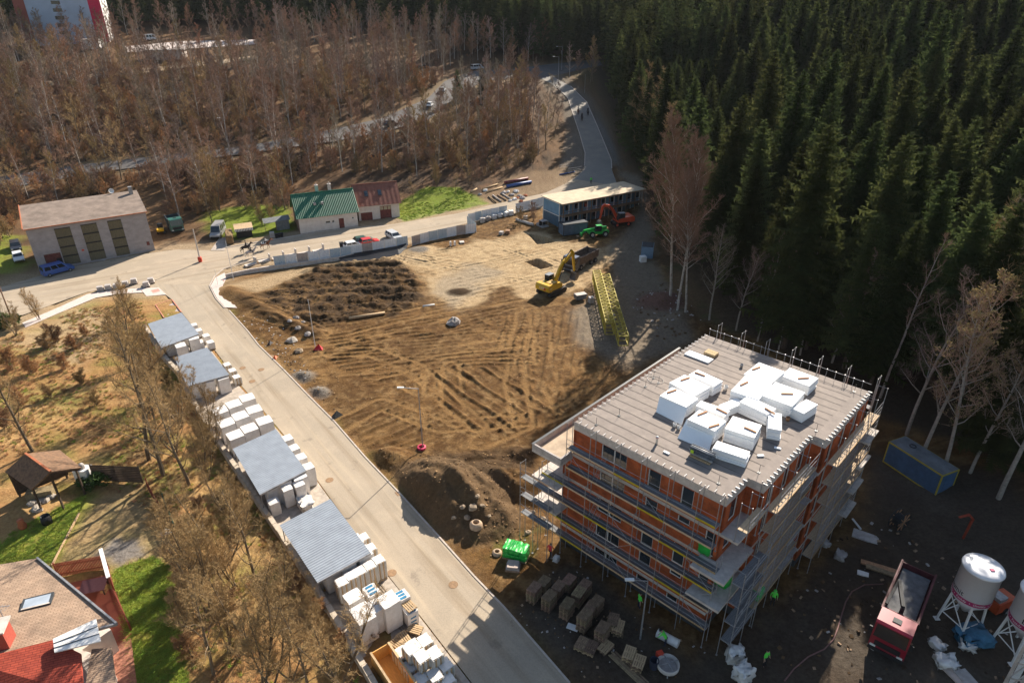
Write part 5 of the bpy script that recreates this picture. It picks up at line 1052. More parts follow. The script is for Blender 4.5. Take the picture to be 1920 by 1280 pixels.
# ================================================================ vehicles and machines
m_tyre = mat('tyre_rubber', (.025, .025, .027), .9, .2, 6); m_rim = mat('wheel_rim', (.30, .30, .31), .5, .1, 5, metal=.5); m_cglass = glass('car_glass', (.015, .02, .025), .06); m_lamp = mat('lamp_glass', (.65, .65, .62), .2, .05, 5); m_tail = mat('tail_lamp', (.30, .01, .01), .3, .1, 5); m_blk = mat('black_plastic', (.02, .02, .022), .6, .2, 4)
def paint(name, c): return mat('paint_' + name, c, .28, .05, 1.2, spec=.6)
WHL = {}
def wheel(par, x, y, r, wd, rim=None):
    k = (round(r, 3), round(wd, 3), rim.name if rim else '')
    if k not in WHL: WHL[k] = MB().wheel((0, 0, 0), r, wd).mesh('wheel', [m_tyre, rim or m_rim])
    return obj('wheel', WHL[k], par, (x, y, r))
def car(label, loc, rz, col, kind='hatch', group=None, parts=True):
    L, W_, H = {'hatch': (4.0, 1.72, 1.45), 'estate': (4.6, 1.78, 1.48), 'van': (5.0, 1.92, 1.95), 'minibus': (5.6, 2.0, 2.4), 'suv': (4.5, 1.85, 1.7)}[kind]
    t = thing('parked_car' if kind not in ('van', 'minibus') else 'parked_van', label, 'car' if kind not in ('van', 'minibus') else 'van', loc, rz, group); h2 = L / 2
    if kind in ('van', 'minibus'): prof = [(-h2, .35), (h2 - .05, .35), (h2, .6), (h2 - .03, .85), (h2 - .75, 1.08), (-h2 + .02, 1.10)]; cab = [(-h2 + .02, 1.08), (h2 - .8, 1.06), (h2 - 1.55, H), (-h2 + .12, H)]
    else: prof = [(-h2, .38), (h2 - .08, .34), (h2, .55), (h2 - .06, .74), (h2 - 1.0, .92), (-h2 + .06, .95), (-h2, .75)]; cab = [(-h2 + .05, .94), (h2 - 1.05, .91), (h2 - 1.75, H), (-h2 + (.35 if kind != 'hatch' else .5), H)]
    b = MB(); b.xprism(prof, W_ / 2, -W_ / 2)
    n = len(cab); P = [(x, s * (W_ / 2 - (.02 if i < 2 else .17)), z) for s in (1, -1) for i, (x, z) in enumerate(cab)]; b._add(P, [(0, 1, 2, 3), (7, 6, 5, 4), (0, 4, 5, 1), (1, 5, 6, 2), (2, 6, 7, 3), (3, 7, 4, 0)])
    b.build('body', col, t)
    g = MB()
    def inset(i, s, fx0, fx1, z0, z1):
        A_, B_, C_, D_ = [Vector((cab[q][0], s * (W_ / 2 - (.02 if q < 2 else .17)), cab[q][1])) for q in (0, 1, 2, 3)]
        f = lambda u, v: (A_.lerp(B_, u)).lerp(D_.lerp(C_, u), v) + Vector((0, s * .008, 0)); q = [f(fx0, z0), f(fx1, z0), f(fx1, z1), f(fx0, z1)]; g.quad(*(q if s < 0 else q[::-1]))
    nw = 3 if kind in ('van', 'minibus', 'estate') else 2
    for s in (1, -1):
        for i in range(nw): inset(i, s, .07 + .86 * i / nw, .07 + .86 * (i + 1) / nw - .04, .12, .86)
    g.build('side_window', m_cglass, t)
    for nm, a, c, off in (('windscreen', 1, 2, .01), ('rear_window', 0, 3, -.01)):
        g = MB(); x0, z0 = cab[a]; x1, z1 = cab[c]; f = lambda u, s: (x0 + (x1 - x0) * u + off, s * (W_ / 2 - .10 - .12 * u), z0 + (z1 - z0) * u + .008); q = [f(.12, 1), f(.12, -1), f(.9, -1), f(.9, 1)]; g.quad(*(q[::-1] if nm == 'windscreen' else q)); g.build(nm, m_cglass, t)
    for x in (h2 - .8, -h2 + .8):
        for s in (1, -1): wheel(t, x, s * (W_ / 2 - .08), .31 if kind != 'minibus' else .35, .2)
    for s in (1, -1):
        MB().box((h2 - .06, s * (W_ / 2 - .25), .66), (.1, .34, .14)).build('headlight', m_lamp, t); MB().box((-h2 + .03, s * (W_ / 2 - .16), .78), (.08, .2, .22)).build('tail_light', m_tail, t); MB().box((h2 - 1.35, s * (W_ / 2 + .08), 1.0), (.1, .16, .12)).build('mirror', m_blk, t)
    MB().box((h2 - .01, 0, .45), (.07, W_ - .3, .14)).build('bumper', m_blk, t)
    return t
def ribbed(par, nm, m, x0, x1, y, z0, z1, n, s):
    for i in range(n): MB().box((x0 + (x1 - x0) * (i + .5) / n, y, (z0 + z1) / 2), (.07, .06, z1 - z0)).build(nm, m, par)
def truck_cab(t, x, w_, h, col, z0=.55, roofm=None):
    b = MB(); b.xprism([(x - 1.0, z0), (x + .95, z0), (x + 1.0, z0 + .3), (x + .95, z0 + 1.1), (x + .72, h - .12), (x + .5, h), (x - 1.0, h)], w_ / 2, -w_ / 2); c = b.build('cab', col, t)
    g = MB(); g.quad((x + .955, w_ / 2 - .12, z0 + 1.12), (x + .955, -w_ / 2 + .12, z0 + 1.12), (x + .745, -w_ / 2 + .15, h - .18), (x + .745, w_ / 2 - .15, h - .18)); g.v = [(p[0] + .012, p[1], p[2]) for p in g.v]; g.f = [f[::-1] for f in g.f]; g.build('windscreen', m_cglass, c)
    for s in (1, -1):
        q = [(x - .3, s * (w_ / 2 + .008), z0 + 1.1), (x + .75, s * (w_ / 2 + .008), z0 + 1.1), (x + .6, s * (w_ / 2 + .008), h - .3), (x - .3, s * (w_ / 2 + .008), h - .3)]; g = MB(); g.quad(*(q if s < 0 else q[::-1])); g.build('side_window', m_cglass, c)
        MB().box((x + .8, s * (w_ / 2 + .18), z0 + 1.5), (.12, .22, .5)).build('mirror', m_blk, c); MB().box((x + 1.0, s * (w_ / 2 - .3), z0 + .2), (.06, .4, .2)).build('headlight', m_lamp, c)
    MB().box((x + 1.0, 0, z0 + .55), (.04, w_ - .7, .5)).build('grille', m_blk, c); MB().box((x + .98, 0, z0 - .1), (.14, w_, .3)).build('bumper', m_blk, c)
    MB().box((x - .2, 0, h + .03), (.5, .6, .06)).build('roof_hatch', roofm or m_blk, c); return c
def tipper(label, loc, rz, colcab, colbed, load=None, name='tipper_truck', L=8.4):
    t = thing(name, label, 'truck', loc, rz); w_ = 2.5; MB().box((-.2, 0, .85), (L - .6, .9, .28)).build('chassis', m_blk, t)
    truck_cab(t, L / 2 - 1.0, w_, 2.95, colcab)
    x0, x1 = -L / 2, L / 2 - 2.3; bed = MB(); th = .09; z0, z1 = 1.2, 2.45
    bed.box(((x0 + x1) / 2, 0, z0), (x1 - x0, w_, .12)); 
    for s in (1, -1): bed.box(((x0 + x1) / 2, s * (w_ / 2 - th / 2), (z0 + z1) / 2 + .06), (x1 - x0, th, z1 - z0))
    bed.box((x1 - th / 2, 0, (z0 + z1) / 2 + .16), (th, w_ - .2, z1 - z0 + .2)); bed.box((x0 + th / 2, 0, (z0 + z1) / 2 + .0), (th, w_ - .2, z1 - z0 - .12)); bd = bed.build('tipper_body', colbed, t)
    for s in (1, -1):
        for i in range(7): MB().box((x0 + .3 + (x1 - x0 - .6) * i / 6, s * (w_ / 2 + .035), (z0 + z1) / 2), (.1, .07, z1 - z0)).build('rib', colbed, bd)
        MB().box(((x0 + x1) / 2, s * (w_ / 2 + .03), z1 + .08), (x1 - x0, .12, .1)).build('top_rail', colbed, bd)
    if load: b = MB(); b.box(((x0 + x1) / 2, 0, z0 + .5), (x1 - x0 - .3, w_ - .3, .6)); b.build('load', load, bd)
    for x in (L / 2 - 1.3, L / 2 - 2.75, -L / 2 + 2.2, -L / 2 + .85):
        for s in (1, -1): wheel(t, x, s * (w_ / 2 - .18), .5, .34)
    for s in (1, -1): MB().box((.6, s * .9, .75), (1.0, .5, .5)).build('fuel_tank', m_rim, t)
    return t
def boom(t, nm, m, pts, wd, hts):
    """box-section arm through pts (x,z) with given depths"""
    top = [(p[0], p[1]) for p in pts]; n = len(pts); up_ = []; dn = []
    for i, (x, z) in enumerate(pts):
        a = pts[max(0, i - 1)]; b = pts[min(n - 1, i + 1)]; d = Vector((b[0] - a[0], b[1] - a[1])).normalized(); nn = Vector((-d.y, d.x)); up_.append((x + nn.x * hts[i] / 2, z + nn.y * hts[i] / 2)); dn.append((x - nn.x * hts[i] / 2, z - nn.y * hts[i] / 2))
    b = MB()
    for i in range(n - 1):
        P = [(*up_[i][:1], wd / 2, up_[i][1]), (*up_[i + 1][:1], wd / 2, up_[i + 1][1]), (*dn[i + 1][:1], wd / 2, dn[i + 1][1]), (*dn[i][:1], wd / 2, dn[i][1])]; Q = [(p[0], -wd / 2, p[2]) for p in P]
        b._add(P + Q, [(0, 1, 2, 3), (7, 6, 5, 4), (0, 4, 5, 1), (2, 6, 7, 3), (1, 5, 6, 2), (3, 7, 4, 0)])
    return b.build(nm, m, t)
def bucket_part(t, x, z, a, m, w_=1.3, s=1.0):
    b = MB(); prof = [(0, .15), (.55, .35), (.95, .05), (1.0, -.5), (.7, -.85), (.55, -.85), (.8, -.45), (.75, 0), (.5, .2), (.1, 0)]
    ca, sa = math.cos(a), math.sin(a); pf = [((px * ca - pz * sa) * s + x, (px * sa + pz * ca) * s + z) for px, pz in prof]; n = len(pf)
    for i in range(n): p, q = pf[i], pf[(i + 1) % n]; b.quad((p[0], -w_ / 2, p[1]), (q[0], -w_ / 2, q[1]), (q[0], w_ / 2, q[1]), (p[0], w_ / 2, p[1]))
    for y in (-w_ / 2, w_ / 2): b.quad(*[(p[0], y, p[1]) for p in (pf[0], pf[1], pf[2], pf[3], pf[4])])
    o = b.build('bucket', m, t)
    for i in range(5): q = MB(); y = -w_ / 2 + w_ * (i + .5) / 5; q.bar((pf[4][0], y, pf[4][1]), (pf[4][0] - .22 * ca * s, y, pf[4][1] - .16 * s), .09, .06); q.build('tooth', m_rim, o)
def excavator(label, loc, rz, col, arm, wheeled=False, swing=0.0, logo=False, dirt=None):
    t = thing('excavator', label, 'excavator', loc, rz); zb = 1.05
    if wheeled:
        for x in (1.3, -1.3):
            for s in (1, -1): wheel(t, x, s * .95, .52, .5, col)
        MB().box((0, 0, .75), (3.4, 1.2, .4)).build('undercarriage', m_blk, t); MB().box((-1.95, 0, .5), (.12, 2.2, .5)).build('dozer_blade', m_blk, t)
    else:
        for s in (1, -1):
            b = MB(); b.xprism([(-1.9, .05), (1.9, .05), (2.25, .4), (2.1, .8), (1.8, .92), (-1.8, .92), (-2.1, .8), (-2.25, .4)], s * 1.3 + .28, s * 1.3 - .28); tk = b.build('track', m_blk, t)
            for i in range(17): q = MB(); q.box((-1.9 + 3.8 * i / 16, s * 1.3, .94), (.14, .58, .04)); q.build('track_pad', mat('track_steel', (.12, .10, .085), .7, .2, 5), tk)
            MB().box((0, s * 1.585, .45), (3.2, .03, .3)).build('track_frame', m_blk, tk)
        MB().box((0, 0, .7), (2.0, 2.0, .5)).build('undercarriage', m_blk, t)
    h = bpy.data.objects.new('upper_body', None); 
    b = MB(); b.xprism([(-2.3, zb + .15), (-2.0, zb), (1.2, zb), (1.2, zb + .75), (.2, zb + .95), (-1.6, zb + 1.12), (-2.3, zb + 1.0)], 1.35, -1.35); up_ = b.build('house', col, t); up_.rotation_euler = (0, 0, swing)
    b = MB(); b.xprism([(-2.55, zb + .1), (-2.25, zb - .04), (-1.5, zb - .04), (-1.5, zb + 1.18), (-2.35, zb + 1.18), (-2.6, zb + .8)], 1.42, -1.42); cw = b.build('counterweight', col, up_)
    c = MB(); c.xprism([(-.3, zb + .2), (1.15, zb + .2), (1.3, zb + .9), (.95, zb + 1.95), (-.3, zb + 1.95)], 1.34, .42); cb = c.build('cab', m_blk, up_)
    g = MB(); g.xprism([(-.2, zb + .95), (1.22, zb + .95), (.93, zb + 1.82), (-.2, zb + 1.82)], 1.36, .40); g.build('window', m_cglass, cb); MB().box((.35, .88, zb + 1.98), (1.4, 1.0, .07)).build('roof', mat('cab_roof', (.16, .17, .19), .5, .1, 3), cb)
    MB().box((-.7, -.55, zb + 1.15), (1.5, 1.3, .2)).build('engine_cover', dirt or col, up_); q = MB(); q.tube((-1.0, -.8, zb + 1.2), (-1.0, -.8, zb + 1.7), .07, None, 8); q.build('exhaust', m_blk, up_)
    boom(up_, 'boom', col, arm['boom'], .38, arm['bh']); boom(up_, 'stick', col, arm['stick'], .30, arm['sh']); bx, bz, ba = arm['bucket']; bucket_part(up_, bx, bz, ba, arm.get('bm', mat('bucket_steel', (.20, .17, .14), .6, .2, 4)), 1.25, arm.get('bs', 1.0))
    B0, B1, B2 = arm['boom'][0], arm['boom'][len(arm['boom']) // 2], arm['boom'][-1]
    for s in (.28, -.28): q = MB(); q.tube((B0[0] + .5, s, B0[1] - .1), (B1[0], s, B1[1] - .1), .075, None, 8); q.build('cylinder', m_blk, up_)
    S1 = arm['stick'][0]; q = MB(); q.tube((B1[0] + .3, 0, B1[1] + .35), (S1[0], 0, S1[1] + .1), .075, None, 8); q.build('cylinder', m_blk, up_)
    S2 = arm['stick'][-1]; q = MB(); q.tube((S1[0] + .2, 0, S1[1] - .2), (S2[0] + .35, 0, S2[1] + .25), .065, None, 8); q.build('cylinder', m_blk, up_)
    if logo:
        M = Matrix.Translation((-2.615, 0, zb + .58)) @ Matrix.Rotation(R(-90), 4, 'Z') @ Matrix.Rotation(R(90), 4, 'X'); textmesh('CAT', .55, m_white, 'lettering', cw, M); q = MB(); q.box((-2.585, -.62, zb + .5), (.05, .42, .42)); q.build('red_patch', mat('red_plastic', (.55, .06, .03)), cw)
        for s in (1, -1): M = Matrix.Translation((-1.85, s * 1.425, zb + .55)) @ Matrix.Rotation(R(180 if s > 0 else 0), 4, 'Z') @ Matrix.Rotation(R(90), 4, 'X'); textmesh('CAT', .34, m_white, 'lettering', cw, M)
    return t
m_catY = paint('digger_yellow', (.62, .36, .012)); p = gr(1034, 549)
excavator('yellow tracked excavator with its bucket lowered beside the tipper truck', p, pxdir((1015, 548), (1068, 523)), m_catY, dict(boom=[(.9, 1.6), (1.9, 3.4), (3.0, 4.6), (5.3, 5.6)], bh=[.55, .7, .7, .4], stick=[(4.9, 6.3), (5.5, 5.6), (6.1, 2.2)], sh=[.35, .55, .3], bucket=(5.9, 1.9, -.9), bs=1.25), logo=True, dirt=mat('dusty_cover', (.55, .33, .10), .8, .2, 3))
m_redx = paint('digger_red', (.62, .075, .025)); p = gr(1163, 423)
excavator('red wheeled excavator parked under the gallery of the site offices', p, pxdir((1180, 416), (1135, 424)), m_redx, dict(boom=[(.9, 1.6), (1.9, 3.3), (3.0, 4.5), (4.3, 4.7)], bh=[.5, .6, .6, .4], stick=[(3.9, 5.0), (4.4, 4.5), (4.9, 1.9)], sh=[.35, .5, .3], bucket=(4.7, 1.6, -.9)), wheeled=True, dirt=mat('orange_cover', (.66, .2, .06), .6, .1, 3))
p = gr(1088, 500); tipper('dark tipper truck with empty rusty-brown bed behind the yellow excavator', p, pxdir((1112, 478), (1068, 502)), paint('dark_cab', (.07, .085, .12)), mat('rusty_bed', (.20, .145, .11), .7, .25, 2.5), None)
# telehandler
p = gr(1119, 443); m_tg = paint('loader_green', (.015, .36, .05)); t = thing('telehandler', 'bright green telescopic loader beside the blue store container', 'loader', p, pxdir((1135, 440), (1098, 444)))
b = MB(); b.xprism([(-2.2, .6), (1.9, .6), (2.0, 1.0), (1.2, 1.2), (-1.6, 1.35), (-2.3, 1.2)], .9, -.9); b.build('body', m_tg, t); boom(t, 'boom', m_tg, [(-1.9, 1.75), (0, 1.6), (2.9, 1.25)], .42, [.45, .45, .36])
c = MB(); c.xprism([(-.6, 1.2), (.75, 1.2), (.6, 2.05), (.4, 2.35), (-.6, 2.35)], .98, .18); cb = c.build('cab', m_blk, t); g = MB(); g.xprism([(-.5, 1.4), (.66, 1.4), (.45, 2.2), (-.5, 2.2)], .995, .16); g.build('window', m_cglass, cb); MB().box((-.08, .58, 2.38), (1.2, .95, .07)).build('roof', m_tg, cb)
MB().box((-1.4, -.62, 1.45), (1.6, .5, .5)).build('engine_cover', m_tg, t); boom(t, 'nose', m_tg, [(2.8, 1.3), (3.3, .7)], .4, [.3, .3]); MB().box((3.45, 0, .55), (.1, 1.3, .6)).build('fork_carriage', m_tg, t)
for s in (1, -1): MB().box((4.0, s * .35, .3), (1.2, .12, .06)).build('fork', m_blk, t)
for x in (1.35, -1.45):
    for s in (1, -1): wheel(t, x, s * 1.0, .6, .42, mat('pale_rim', (.45, .42, .36), .6, .1, 3))
# ---- cars
def park(label, px, a, b, col, kind): car(label, gr(*px), pxdir(a, b), col, kind)
park('blue van parked in front of the red door of the grey workshop', (110, 512), (85, 519), (137, 504), paint('blue', (.03, .09, .30)), 'van')
park('white car parked left of the grey workshop', (36, 487), (34, 478), (40, 494), paint('white', (.68, .68, .68)), 'hatch'); park('black car at the left edge behind the white one', (31, 466), (30, 460), (34, 478), paint('black', (.02, .02, .025)), 'estate')
park('grey minibus parked in the drive beside the hedge', (410, 441), (418, 428), (408, 444), paint('silver_grey', (.28, .27, .27)), 'minibus')
park('white car with a door open at the hoarding', (664, 465), (652, 468), (676, 463), paint('white', (.68, .68, .68)), 'hatch'); park('red car parked between the white and the silver car', (693, 459), (680, 461), (705, 456), paint('red', (.50, .03, .03)), 'hatch'); park('dark green car half hidden behind the red one', (682, 456), (674, 457), (692, 454), paint('bottle_green', (.03, .07, .05)), 'hatch'); park('silver car parked last in the row along the hoarding', (739, 448), (730, 441), (745, 450), paint('silver', (.45, .46, .47)), 'estate')
park('white van on the far left road below the tower block', (284, 76), (278, 77), (290, 75), paint('white', (.68, .68, .68)), 'minibus'); park('dark car driving on the main road behind the bare trees', (733, 237), (722, 241), (745, 233), paint('black', (.02, .02, .025)), 'suv'); park('white car farther along the main road', (806, 200), (802, 206), (812, 192), paint('white', (.68, .68, .68)), 'hatch'); park('grey car where the main road bends', (830, 172), (828, 180), (834, 165), paint('silver', (.45, .46, .47)), 'hatch'); park('silver van near the far junction', (895, 131), (886, 132), (905, 130), paint('silver', (.45, .46, .47)), 'van')
# mini dumper and old lorry by the workshop
p = gr(303, 437); t = thing('mini_dumper', 'small yellow dumper parked right of the grey workshop', 'dumper', p, pxdir((303, 425), (303, 440))); b = MB(); b.xprism([(-1.1, .4), (.4, .4), (.5, .9), (-1.1, 1.0)], .6, -.6); b.build('body', m_catY, t); b = MB(); b.xprism([(.5, .5), (1.5, .75), (1.6, 1.2), (.3, 1.2)], .65, -.65); b.build('skip', m_catY, t); b = MB(); b.xprism([(-.9, 1.0), (-.1, 1.0), (-.2, 1.9), (-.9, 1.9)], .5, -.5); b.build('cab', m_blk, t)
for x in (-.7, .8):
    for s in (1, -1): wheel(t, x, s * .6, .34, .25)
p = gr(330, 430); tipper('old dark green lorry parked right of the yellow dumper', p, pxdir((318, 410), (333, 434)), paint('lorry_green', (.03, .12, .09)), mat('lorry_bed', (.05, .07, .08), .7, .2, 3), None, 'lorry', 6.4)
# ---- yellow crane sections lying on the ground
m_crY = mat('crane_yellow', (.45, .36, .055), .7, .3, 2)
def lattice(label, a, b, w_, h_, z0, bay=1.5, solid=False):
    A_ = Vector(a); B_ = Vector(b); d = B_ - A_; L = d.length; t = thing('crane_mast_section', label, 'crane section', (A_.x, A_.y, z0), math.atan2(d.y, d.x)); n = int(L / bay); bay = L / n
    for y in (-w_ / 2, w_ / 2):
        for z in (.1, h_): q = MB(); q.bar((0, y, z), (L, y, z), .10); q.build('chord', m_crY, t)
    for i in range(n + 1):
        q = MB(); x = i * bay
        for z in (.1, h_): q.bar((x, -w_ / 2, z), (x, w_ / 2, z), .09)
        for y in (-w_ / 2, w_ / 2): q.bar((x, y, .1), (x, y, h_), .09)
        q.build('frame', m_crY, t)
        if i < n:
            q = MB()
            for y in (-w_ / 2, w_ / 2): q.bar((x, y, .1 if i % 2 else h_), (x + bay, y, h_ if i % 2 else .1), .07)
            q.bar((x, -w_ / 2, h_), (x + bay, w_ / 2, h_), .07); q.bar((x, w_ / 2, h_), (x + bay, -w_ / 2, h_), .07); q.build('diagonal', m_crY, t)
    return t
a = gr(1126, 532); b_ = gr(1158, 655); lattice('long yellow lattice crane mast lying on the gravel, right one', (a.x + .75, a.y), (b_.x + .75, b_.y), 1.4, 1.6, hz(a.x, a.y) + .3); lattice('long yellow lattice crane mast lying on the gravel, left one with ladder', (a.x - .75, a.y + .6), (b_.x - .75, b_.y + 3.5), 1.3, 2.0, hz(a.x, a.y) + .3, 1.1)
for i, (x, y) in enumerate([(1135, 565), (1147, 600), (1108, 568)]): p = gr(x, y); MB().box((0, 0, .5), (.8, .8, 1.0)).build('crane_ballast', m_crY if i == 0 else m_conc, None, p, .3, label=('yellow crane drive box between the mast sections', 'grey ballast block under the crane mast', 'grey ballast block left of the crane mast')[i], cat='ballast block')
p = gr(1088, 562); t = thing('concrete_skip', 'small grey skip standing left of the crane mast', 'skip', p, .4); b = MB(); b.xprism([(-.9, .2), (.6, .2), (1.0, 1.0), (-1.0, 1.0)], .6, -.6); b.build('tub', mat('grey_paint', (.17, .17, .17), .6, .2, 3), t); MB().box((0, 0, 1.03), (1.9, 1.1, .05)).build('contents', m_concl, t)
# ---- containers
def container(label, loc, rz, d, wallm, edgem, roofm, name='site_container', ribs=20):
    X, Y, Z = d; t = thing(name, label, 'container', loc, rz); MB().box((0, 0, Z / 2), (X - .06, Y - .06, Z - .06)).build('wall_panels', wallm, t); MB().box((0, 0, Z + .01), (X - .1, Y - .1, .06)).build('roof', roofm, t)
    for s in (1, -1):
        for q in (1, -1): MB().box((s * (X / 2 - .05), q * (Y / 2 - .05), Z / 2), (.12, .12, Z)).build('corner_post', edgem, t)
        for z in (.07, Z - .05): MB().box((0, s * (Y / 2 - .05), z), (X - .24, .12, .14)).build('edge_beam', edgem, t); MB().box((s * (X / 2 - .05), 0, z), (.12, Y - .24, .14)).build('edge_beam', edgem, t)
        for i in range(ribs): MB().box((-X / 2 + X * (i + .5) / ribs, s * (Y / 2 - .025), Z / 2), (X / ribs * .45, .03, Z - .3)).build('rib', wallm, t)
    MB().box((X / 2 - .01, 0, Z / 2), (.03, 1.0, Z - .5)).build('door', wallm, t); return t
m_cbl = mat('container_blue', (.05, .105, .19), .6, .15, 1.5); m_ced = mat('container_yellow', (.38, .30, .03), .6, .1, 3)
pa, pb = gz(1647, 891), gz(1742, 957); d = (pb - pa); rz = math.atan2(d.y, d.x); nn = Vector((-d.y, d.x, 0)).normalized(); c = (pa + pb) / 2 + nn * 1.22; c.z = max(hz(c.x, c.y) - .1, 0); cc = container('blue site container with yellow edges in the shade at the right', c, rz, (6.06, 2.44, 2.6), m_cbl, m_ced, mat('container_roof', (.16, .17, .18), .7, .2, 1)); q = MB(); q.path([(-1.4 + .3 * math.cos(a), .25 + .3 * math.sin(a), 2.68) for a in np.linspace(0, 6.28, 14)], .05, 5); q.build('cable_ring', m_blk, None, cc.matrix_basis @ Vector((0, 0, 0)), rz, label='black cable ring lying on the blue container roof', cat='cable')
pa, pb = gp(1057, 444), gp(1101, 437); d = pb - pa; nn = Vector((-d.y, d.x, 0)).normalized(); c = (pa + pb) / 2 + nn * 1.22; container('blue-grey flat-roofed store container in front of the site offices', (c.x, c.y, hz(c.x, c.y)), math.atan2(d.y, d.x), (5.6, 2.44, 2.4), mat('container_slate', (.085, .12, .17), .6, .15, 1.5), m_blk, mat('dark_roof', (.045, .05, .055), .8, .2, 1), ribs=4)
p = gr(1213, 480); container('small light blue container at the forest edge', p, pxdir((1213, 480), (1216, 460)), (3.0, 2.2, 2.2), mat('container_light', (.16, .24, .33), .6, .1, 2), mat('container_light', (.16, .24, .33)), mat('dark_roof', (.045, .05, .055)), ribs=10); p = gr(1205, 491); MB().box((0, 0, .55), (1.1, 1.0, 1.1)).build('white_tank', m_white, None, p, .2, label='white square tank beside the small light blue container', cat='tank')
# ---- two-storey site offices
pf, pk = gp(1048, 427), gp(1024, 413); ax = gz(1192, 354, pf.z + 5.5) - gz(1054, 379, pf.z + 5.5); rz = math.atan2(ax.y, ax.x); L = 22.0; D = 6.0
m_cab = mat('cabin_blue', (.15, .27, .38), .6, .12, 1.0); m_cabd = mat('cabin_shade_and_door_blue', (.06, .11, .16), .6, .15, 1.5); m_cabr = mat('cabin_roof', (.50, .40, .28), .9, .12, .8); m_gal = mat('gallery_timber', (.26, .16, .09), .85, .2, 3)
of = thing('site_office', 'two-storey block of blue site cabins with timber gallery and pale flat roof', 'site office', (pf.x, pf.y, hz(pf.x, pf.y) - .1), rz)
for st in range(2):
    for i in range(9):
        x = i * L / 9 + L / 18; w_ = L / 9 - .04; m = MB(); m.box((0, D / 2, 0), (w_, D, 2.5)); cbn = m.build('cabin', m_cab if st else m_cabd, of, (x, 0, 1.35 + 2.62 * st))  # lower row takes a darker blue: its shade is put into the colour
        MB().box((-w_ * .18, -.03, -.1), (.85, .06, 2.0)).build('door', m_cabd if (i + st) % 2 else m_cab, cbn); MB().box((w_ * .28, -.03, .15), (.8, .05, 1.1)).build('window', m_cglass, cbn); MB().box((w_ / 2 - .01, -.04, 0), (.22, .07, 2.46)).build('corner_trim', m_white, cbn)
for z in (2.66, 5.28): MB().box((-.03, D / 2, z - .06), (.07, D, .14)).build('end_trim', m_white, of)
for y in (0, D): MB().box((-.03, y, 2.65), (.09, .14, 5.2)).build('end_trim', m_white, of)
for i in range(8): q = MB(); q.box((-.06, .5 + i * .7, 2.62), (.05, .3, .12)); q.build('vent', m_white, of)
MB().box((L / 2 + .1, D / 2 - .5, 5.52), (L + .9, D + 1.9, .16)).build('roof', m_cabr, of); MB().box((L / 2 + .1, -1.36, 5.42), (L + .9, .14, .3)).build('fascia', m_gal, of)
MB().box((L / 2, -.75, 2.72), (L, 1.4, .1)).build('gallery_deck', m_gal, of)
for i in range(10): q = MB(); q.bar((i * L / 9, -1.38, 0), (i * L / 9, -1.38, 5.4), .12); q.build('gallery_post', m_gal, of)
for z in (3.25, 3.7): q = MB(); q.bar((0, -1.42, z), (L, -1.42, z), .06, .1); q.build('gallery_rail', m_gal, of)
for s in (0, 1): q = MB(); q.bar((-.3 + .0 * s, -1.45 - .9 * s, 2.7), (-2.0 + .0 * s, -3.4 - .9 * s, .05), .08, .24); q.bar((-.3, -1.45 - .9 * s, 3.7), (-2.0, -3.4 - .9 * s, 1.0), .06); q.build('stair_string', m_steel, of)
for i in range(12): f = (i + .5) / 12; q = MB(); q.box((-.3 - 1.7 * f, -1.9 - 1.95 * f, 2.7 - 2.65 * f), (.3, .95, .05)); q.build('stair_tread', m_steel, of)
p = gr(1019, 425); t = thing('wire_crate', 'grey steel crate with open side by the office stairs', 'crate', p, rz); 
MB().box((0, 0, 1.3), (1.5, 1.4, .06)).build('lid', m_conc, t); MB().box((0, 0, .08), (1.8, 1.6, .14)).build('base', m_conc, t); MB().box((.0, .5, .7), (1.4, .4, 1.0)).build('contents', m_blk, t)
for s in (1, -1):
    for q_ in (1, -1): MB().box((s * .7, q_ * .65, .7), (.08, .08, 1.2)).build('corner_post', m_steel, t)
